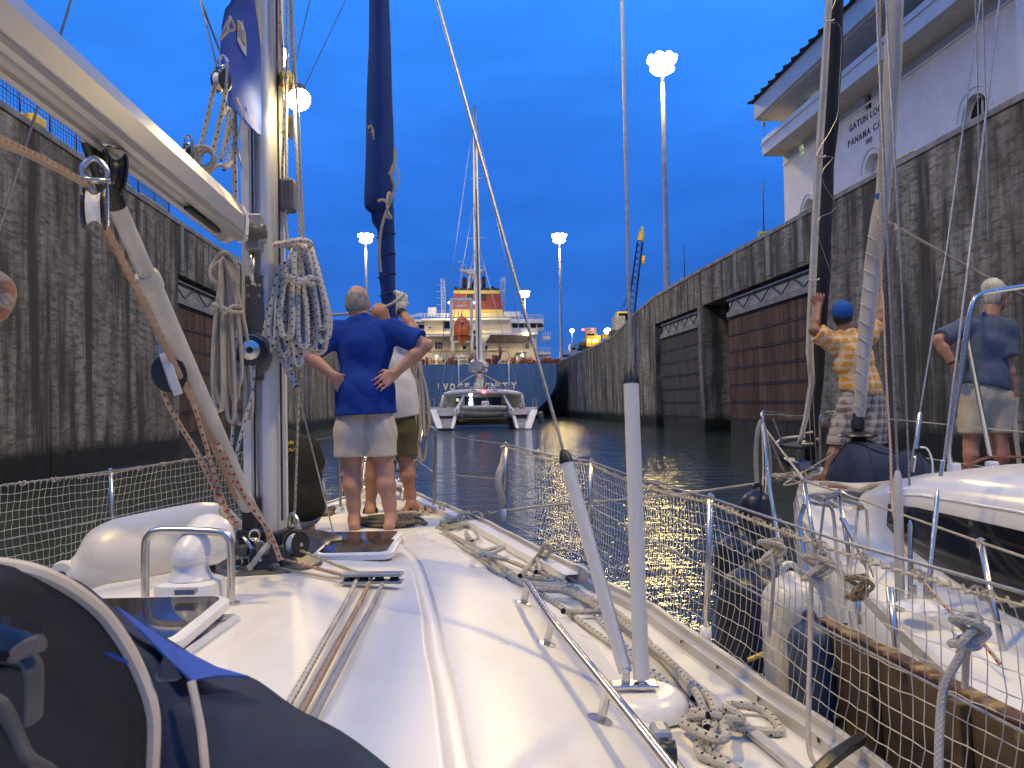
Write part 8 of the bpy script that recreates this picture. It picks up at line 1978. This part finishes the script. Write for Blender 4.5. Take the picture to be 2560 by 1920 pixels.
T = Body(.0085); T.ell(w(968, 920, .02), (.175, .13, .20), None, .06); T.ell(w(984, 1000, .02), (.168, .13, .17), None, .06); T.cone(shL, shR, .070, .070, .05); T.cone(w(988, 985, .02), w(990, 1060, .02), .150, .150, .05, fy=.85); T.cone(w(1000, 960, .02), w(1008, 1050, .02), .115, .12, .05)
T.cone(shR, elR, .070, .075, .03, clip=(v_(shR.lerp(elR, .55)), unit(v_(elR - shR)))); T.cone(shL, elL, .072, .08, .03, clip=(v_(shL.lerp(elL, .7)), unit(v_(elL - shL)))); T.cone(hd, neck, .065, .07, .01, sub=True)
body_part('shirt', T, M_WSH, P2, smooth_it=1, fold=.010, fseed=11, cuts=((v_(w(990, 1046, 0)), np.array([.14, 0, -1])),))
Sx = Body(.0085)
for ub, sgn in ((955, 1), (1008, -1)): Sx.chain([w(ub + 6 * sgn, 1045, .02), w(ub, 1080, .02), w(ub + (2 if sgn < 0 else -8), 1150, .03)], [.110, .108, .102], .03)
body_part('shorts', Sx, M_OLV, P2, fold=.008, fseed=13, cuts=((v_(w(1000, 1141, 0)), np.array([0, 0, -1])),))
for an, d in ((anR, V3(.95, .35, 0)), (anL, V3(-.1, 1, 0))):
    d = d.normalized(); x = d.cross(V3(0, 0, 1)); a = an + V3(0, 0, -.092)
    so = part('sandal', MB().prism([a + d * (L * .13 + .055) + x * (.047 * W_) for L, W_ in ((-1, -.5), (-1.05, 0), (-1, .5), (-.5, .85), (.2, .95), (.8, .9), (1.05, .4), (1.05, -.3), (.8, -.8), (.2, -.85), (-.5, -.75))], V3(0, 0, .018)), M_SAND, P2)
    for f, r in ((-.02, .050), (.10, .046)): part('strap', MB().tube([a + d * f + x * (r * math.cos(t)) + V3(0, 0, .015 + (.085 if f < 0 else .055) * math.sin(t)) for t in np.linspace(0, math.pi, 9)], .013, 6, flat=.5), M_SAND, so)

# ---- 3: the man crouching by the mast in the dark tee
YC_ = 5.15
c_ = lambda u, v, d=0: at(u, v, YC_ + d)
P3 = person('man in dark tee with yellow lettering crouching behind the mast', at(735, 1315, YC_))
B = Body(.0085); hd = c_(718, 1118, .30); Rh = basis((.1, 1, -.95)); q3 = add_head(B, hd, Rh, .95); neck = c_(722, 1118, .16); B.cone(hd, neck, .06, .07, .03)
shL, shR = c_(668, 1130, .05), c_(765, 1128, .08); elR, wrR = c_(790, 1172, .22), c_(745, 1190, .45); elL, wrL = c_(640, 1180, .2), c_(690, 1200, .42)
B.ell(c_(722, 1170, .06), (.18, .14, .17), None, .05); B.ell(c_(728, 1262, .0), (.19, .15, .13), None, .05)
for sh, el, wr in ((shL, elL, wrL), (shR, elR, wrR)): B.chain([sh, el, el.lerp(wr, .35), wr], [.058, .043, .044, .03], .02); add_hand(B, wr, wr - el, (0, 0, 1), 1, .8)
hL, hR = c_(700, 1275, .0), c_(760, 1272, .0); kL, kR = c_(672, 1215, .45), c_(782, 1212, .42); aL_, aR_ = c_(690, 1325, .22), c_(770, 1322, .2)
for hp, kn, an in ((hL, kL, aL_), (hR, kR, aR_)): B.chain([hp, kn], [.088, .06], .03); B.chain([kn, kn.lerp(an, .35) + V3(0, -.03, 0), an], [.056, .056, .035], .03); add_foot(B, an, (.05, 1, 0))
body_part('body', B, M_SK3, P3); eyes(P3, q3, Rh)
Hh = Body(.007); Hh.ell(q3(0, -.014, .028), (.075, .094, .090), Rh, .02); upv, fwv = Rh @ np.array([0, 0, 1]), Rh @ np.array([0, 1, 0]); body_part('hair', Hh, M_HAIRB, P3, fold=.004, cuts=((q3(0, .055, .03), unit(fwv)), (q3(0, 0, -.05), -upv)))
T = Body(.0085); T.ell(c_(722, 1165, .04), (.192, .155, .19), None, .06); T.ell(c_(728, 1255, -.01), (.205, .165, .15), None, .06); T.cone(shL, shR, .075, .082, .06); T.cone(c_(722, 1108, .10), c_(724, 1150, .06), .085, .14, .06); T.cone(c_(724, 1165, .03), c_(730, 1262, .0), .175, .175, .06); T.cone(c_(750, 1140, .04), c_(765, 1262, .02), .10, .10, .06)
for sh, el in ((shL, elL), (shR, elR)): T.cone(sh, el, .075, .078, .04, clip=(v_(sh.lerp(el, .8)), unit(v_(el - sh))))
body_part('tee_shirt', T, M_DKT, P3, fold=.006, fseed=17, cuts=((v_(c_(728, 1300, 0)), np.array([0, 0, -1])),))
Sx = Body(.0085); [Sx.chain([hp + V3(0, 0, -.01), hp.lerp(kn, .9)], [.115, .085], .03) for hp, kn in ((hL, kL), (hR, kR))]; body_part('shorts', Sx, M_LBL, P3, fold=.006, fseed=19)
M_YTX = new_mat('print_yellow', (.70, .46, .02), .8)
def back_text(s, u0, v0, size, shear=.2):
    dp = at(u0, v0, YC_).y
    g = text_geo(s, size, .0012, Matrix.Identity(4)); o = at(u0, v0, YC_ - .155); m = MB(); m.f, m.uv, m.sm = g.f, g.uv, g.sm
    yy = {}
    # lie on the curved back: the same depth law as the shirt's round
    c0 = c_(722, 1165, .04)
    m.v = []
    for p in g.v:
        x, z = o.x + p.x + shear * p.y, o.z + p.y + .06 * p.x; dx, dz_ = (x - c0.x) / .215, (z - c0.z) / .30
        m.v.append(V3(x, c0.y - .178 * math.sqrt(max(.05, 1 - dx * dx - dz_ * dz_)) - .006 - p.z, z))
    part('print', m, M_YTX, P3)
back_text('ttle', 709, 1112, .036); back_text('e DU', 703, 1131, .032)

# ---- 4: the man in the orange check shirt on the other foredeck
YO = 7.0
o4 = lambda u, v, d=0: at(u, v, YO + d)
P4 = person('man in blue cap and orange check shirt reaching up to the furled sails', at(2130, 1200, YO))
B = Body(.0085); hd = o4(2106, 792, .02); Rh = basis((.30, 1, .25)); q4 = add_head(B, hd, Rh); neck = o4(2118, 835, -.01); B.cone(hd + V3(0, -.02, -.03), neck, .056, .064, .03)
shL, shR = o4(2084, 858, 0), o4(2170, 842, 0); elL, wrL = o4(2034, 826, .0), o4(2046, 764, .12); elR, wrR = o4(2196, 800, .05), o4(2200, 740, .15)
B.ell(o4(2134, 900, .02), (.16, .115, .18), None, .05); B.ell(o4(2152, 985, .02), (.155, .115, .13), None, .05); B.cone(shL, shR, .058, .058, .05)
for sh, el, wr in ((shL, elL, wrL), (shR, elR, wrR)): B.chain([sh, sh.lerp(el, .5), el, el.lerp(wr, .35), wr], [.055, .050, .040, .043, .029], .02)
add_hand(B, wrL, (.10, .05, 1), (-.3, -.85, 0), -1, 1.2); add_hand(B, wrR, (-.15, .1, 1), (.5, -.8, 0), 1, 1.2)
hipL, hipR = o4(2130, 1020, .02), o4(2175, 1014, .02); knL, knR = o4(2092, 1110, .06), o4(2188, 1105, .04); anL, anR = o4(2066, 1188, .0), o4(2192, 1195, .0)
for hp, kn, an in ((hipL, knL, anL), (hipR, knR, anR)): B.chain([hp, kn], [.082, .056], .03); B.chain([kn, kn.lerp(an, .35) + V3(0, -.015, 0), an], [.052, .053, .034], .03)
add_foot(B, anL, (-.5, .8, 0)); add_foot(B, anR, (.2, 1, 0))
body_part('body', B, M_SK3, P4); eyes(P4, q4, Rh)
Hh = Body(.007); Hh.ell(q4(0, -.02, .0), (.079, .092, .080), Rh, .02); upv, fwv = Rh @ np.array([0, 0, 1]), Rh @ np.array([0, 1, 0]); body_part('hair', Hh, M_HAIRB, P4, fold=.003, cuts=((q4(0, .02, 0), fwv), (q4(0, 0, -.062), -upv), (q4(0, 0, .04), upv)))
Cp = Body(.007); Cp.ell(q4(0, -.012, .048), (.090, .110, .098), Rh, .02); CAP = body_part('cap', Cp, M_CAPB, P4, fold=.003, cuts=((q4(0, 0, .010), unit(-upv + fwv * .12)),))
pk = MB().grid([[V3(*q4(x * (1 - .25 * f), .085 + f * .075, .030 - .5 * x * x * 4 - .02 * f)) for x in np.linspace(-.075, .075, 7)] for f in np.linspace(0, 1, 4)]); part('peak', pk, M_CAPB, CAP, solid=.004)
T = Body(.0085); T.ell(o4(2133, 900, .01), (.178, .135, .20), None, .06); T.ell(o4(2150, 965, .01), (.172, .135, .15), None, .06); T.cone(shL, shR, .072, .070, .05); T.cone(o4(2148, 950, .01), o4(2154, 1010, .01), .155, .162, .05, fy=.82); T.cone(neck, o4(2126, 870, 0), .07, .12, .05)
T.cone(shL, elL, .080, .084, .04, clip=(v_(shL.lerp(elL, .82)), unit(v_(elL - shL)))); T.cone(shR, elR, .074, .078, .04, clip=(v_(shR.lerp(elR, .72)), unit(v_(elR - shR)))); T.cone(hd + V3(0, .02, 0), neck + V3(0, .02, .01), .062, .066, .01, sub=True)
body_part('shirt', T, M_ORCH, P4, fold=.012, fseed=23, cuts=((v_(o4(2152, 984, 0)), np.array([-.22, 0, -1])),))
Sx = Body(.0085); Sx.cone(o4(2140, 990, .01), o4(2168, 985, .01), .125, .125, .05, fy=.9)
for a_, b_2, c3_ in (((2130, 1010), (2112, 1060), (2092, 1118)), ((2176, 1005), (2184, 1055), (2190, 1112))): Sx.chain([o4(*a_, .02), o4(*b_2, .03), o4(*c3_, .05)], [.120, .108, .092], .03)
body_part('shorts', Sx, M_PLD, P4, fold=.010, fseed=27, cuts=((v_(o4(2145, 1110, 0)), np.array([0, 0, -1])), (v_(o4(2150, 968, 0)), np.array([.1, 0, 1]))))

# ---- 5: grey haired man on the far side deck
YG = 6.7
g5 = lambda u, v, d=0: at(u, v, YG + d)
P5 = person('grey haired man in blue grey tee and cream shorts holding a line', V3(at(2465, 1200, YG).x, YG, nz(YG)))
B = Body(.0085); hd = g5(2488, 738, .02); Rh = basis((.93, .35, -.06)); q5 = add_head(B, hd, Rh, 1.04); neck = g5(2475, 792, .0); B.cone(hd + V3(-.01, 0, -.03), neck, .060, .066, .03)
shL, shR = g5(2412, 818, .02), g5(2515, 822, -.02); elL, wrL = g5(2344, 850, -.06), g5(2384, 912, -.12); elR, wrR = g5(2518, 905, -.04), g5(2533, 978, -.05)
B.ell(g5(2464, 880, .02), (.165, .12, .20), None, .05); B.ell(g5(2462, 975, .02), (.16, .125, .14), None, .05); B.cone(shL, shR, .062, .062, .05)
for sh, el, wr in ((shL, elL, wrL), (shR, elR, wrR)): B.chain([sh, sh.lerp(el, .5), el, el.lerp(wr, .35), wr], [.058, .052, .042, .045, .030], .02)
add_hand(B, wrL, (.5, .3, -.6), (-.5, -.8, 0), -1, .5); add_hand(B, wrR, (.05, .0, -1), (.75, -.6, 0), 1, 1.2, 1.05)
hipL, hipR = g5(2436, 1030, .02), g5(2492, 1034, .0); knL, knR = g5(2428, 1110, .03), g5(2500, 1112, .0); anL, anR = V3(g5(2424, 1180).x, YG + .02, nz(YG) + .13), V3(g5(2504, 1180).x, YG, nz(YG) + .13)
for hp, kn, an in ((hipL, knL, anL), (hipR, knR, anR)): B.chain([hp, kn], [.088, .060], .03); B.chain([kn, kn.lerp(an, .35) + V3(0, -.016, 0), an], [.056, .058, .036], .03)
add_foot(B, anL, (.2, 1, 0)); add_foot(B, anR, (.4, 1, 0))
body_part('body', B, M_SK4, P5); eyes(P5, q5, Rh)
Hh = Body(.007); Hh.ell(q5(0, -.022, .040), np.array([.086, .104, .098]), Rh, .02); Hh.ell(q5(0, -.05, -.03), np.array([.074, .06, .06]), Rh, .03); upv, fwv = Rh @ np.array([0, 0, 1]), Rh @ np.array([0, 1, 0])
body_part('hair', Hh, M_HAIRW, P5, fold=.008, fseed=31, cuts=((q5(0, .040, .05), unit(fwv - upv * .45)), (q5(0, 0, -.085), -upv)))
part('spectacles', MB().tube([V3(*q5(x, y, .012)) for x, y in ((-.082, -.01), (-.074, .06), (-.05, .104), (0, .118), (.05, .104), (.074, .06), (.082, -.01))], .0022, 5), M_GALV, P5)
for sx in (-1, 1): part('lens_rim', MB().tube([V3(*q5(sx * .032 + .022 * math.cos(a), .110, .004 + .018 * math.sin(a))) for a in np.linspace(0, 6.28, 13)[:-1]], .0018, 5, closed=True), M_GALV, P5)
T = Body(.0085); T.ell(g5(2464, 875, .01), (.180, .14, .22), None, .06); T.ell(g5(2462, 955, .01), (.178, .145, .16), None, .06); T.cone(shL, shR, .075, .078, .05); T.cone(g5(2456, 930, .01), g5(2458, 1000, .01), .150, .158, .05, fy=.85); T.cone(g5(2474, 930, .01), g5(2480, 1000, .0), .14, .145, .05, fy=.9); T.cone(neck, g5(2466, 850, 0), .07, .13, .05)
T.cone(shL, elL, .076, .080, .04, clip=(v_(shL.lerp(elL, .85)), unit(v_(elL - shL)))); T.cone(shR, elR, .080, .088, .04, clip=(v_(shR.lerp(elR, .82)), unit(v_(elR - shR)))); T.cone(hd, neck + V3(0, 0, .01), .064, .068, .01, sub=True)
body_part('tee_shirt', T, M_GBL, P5, fold=.008, fseed=33, cuts=((v_(g5(2464, 966, 0)), np.array([-.24, 0, -1])),))
Sx = Body(.0085); Sx.cone(g5(2440, 985, .01), g5(2490, 990, .01), .118, .118, .05, fy=.95)
Sx.ell(g5(2462, 985, .02), (.180, .145, .15), None, .05)
for a_, c3_ in (((2436, 1000), (2432, 1095)), ((2494, 1005), (2502, 1098))): Sx.chain([g5(*a_, .02), g5(*c3_, .02)], [.130, .108], .04)
body_part('shorts', Sx, M_CREAMS, P5, fold=.006, fseed=37, cuts=((v_(g5(2464, 1083, 0)), np.array([0, 0, -1])), (v_(g5(2464, 950, 0)), np.array([0, 0, 1]))))
part('watch', MB().tube([wrL + (wrL - elL).normalized() * -.03, wrL + (wrL - elL).normalized() * -.008], [.033, .033], 12), M_SAND, P5)
rope('hand_line', [wrR + V3(.01, -.03, -.05)] + A([(2537, 1040, 6.62), (2540, 1090, 6.6), (2546, 1140, 6.6), (2552, 1200, 6.6), (2560, 1260, 6.6)]), .018, R_CREAM, 'thick cream line hanging from the hand of the grey haired man')
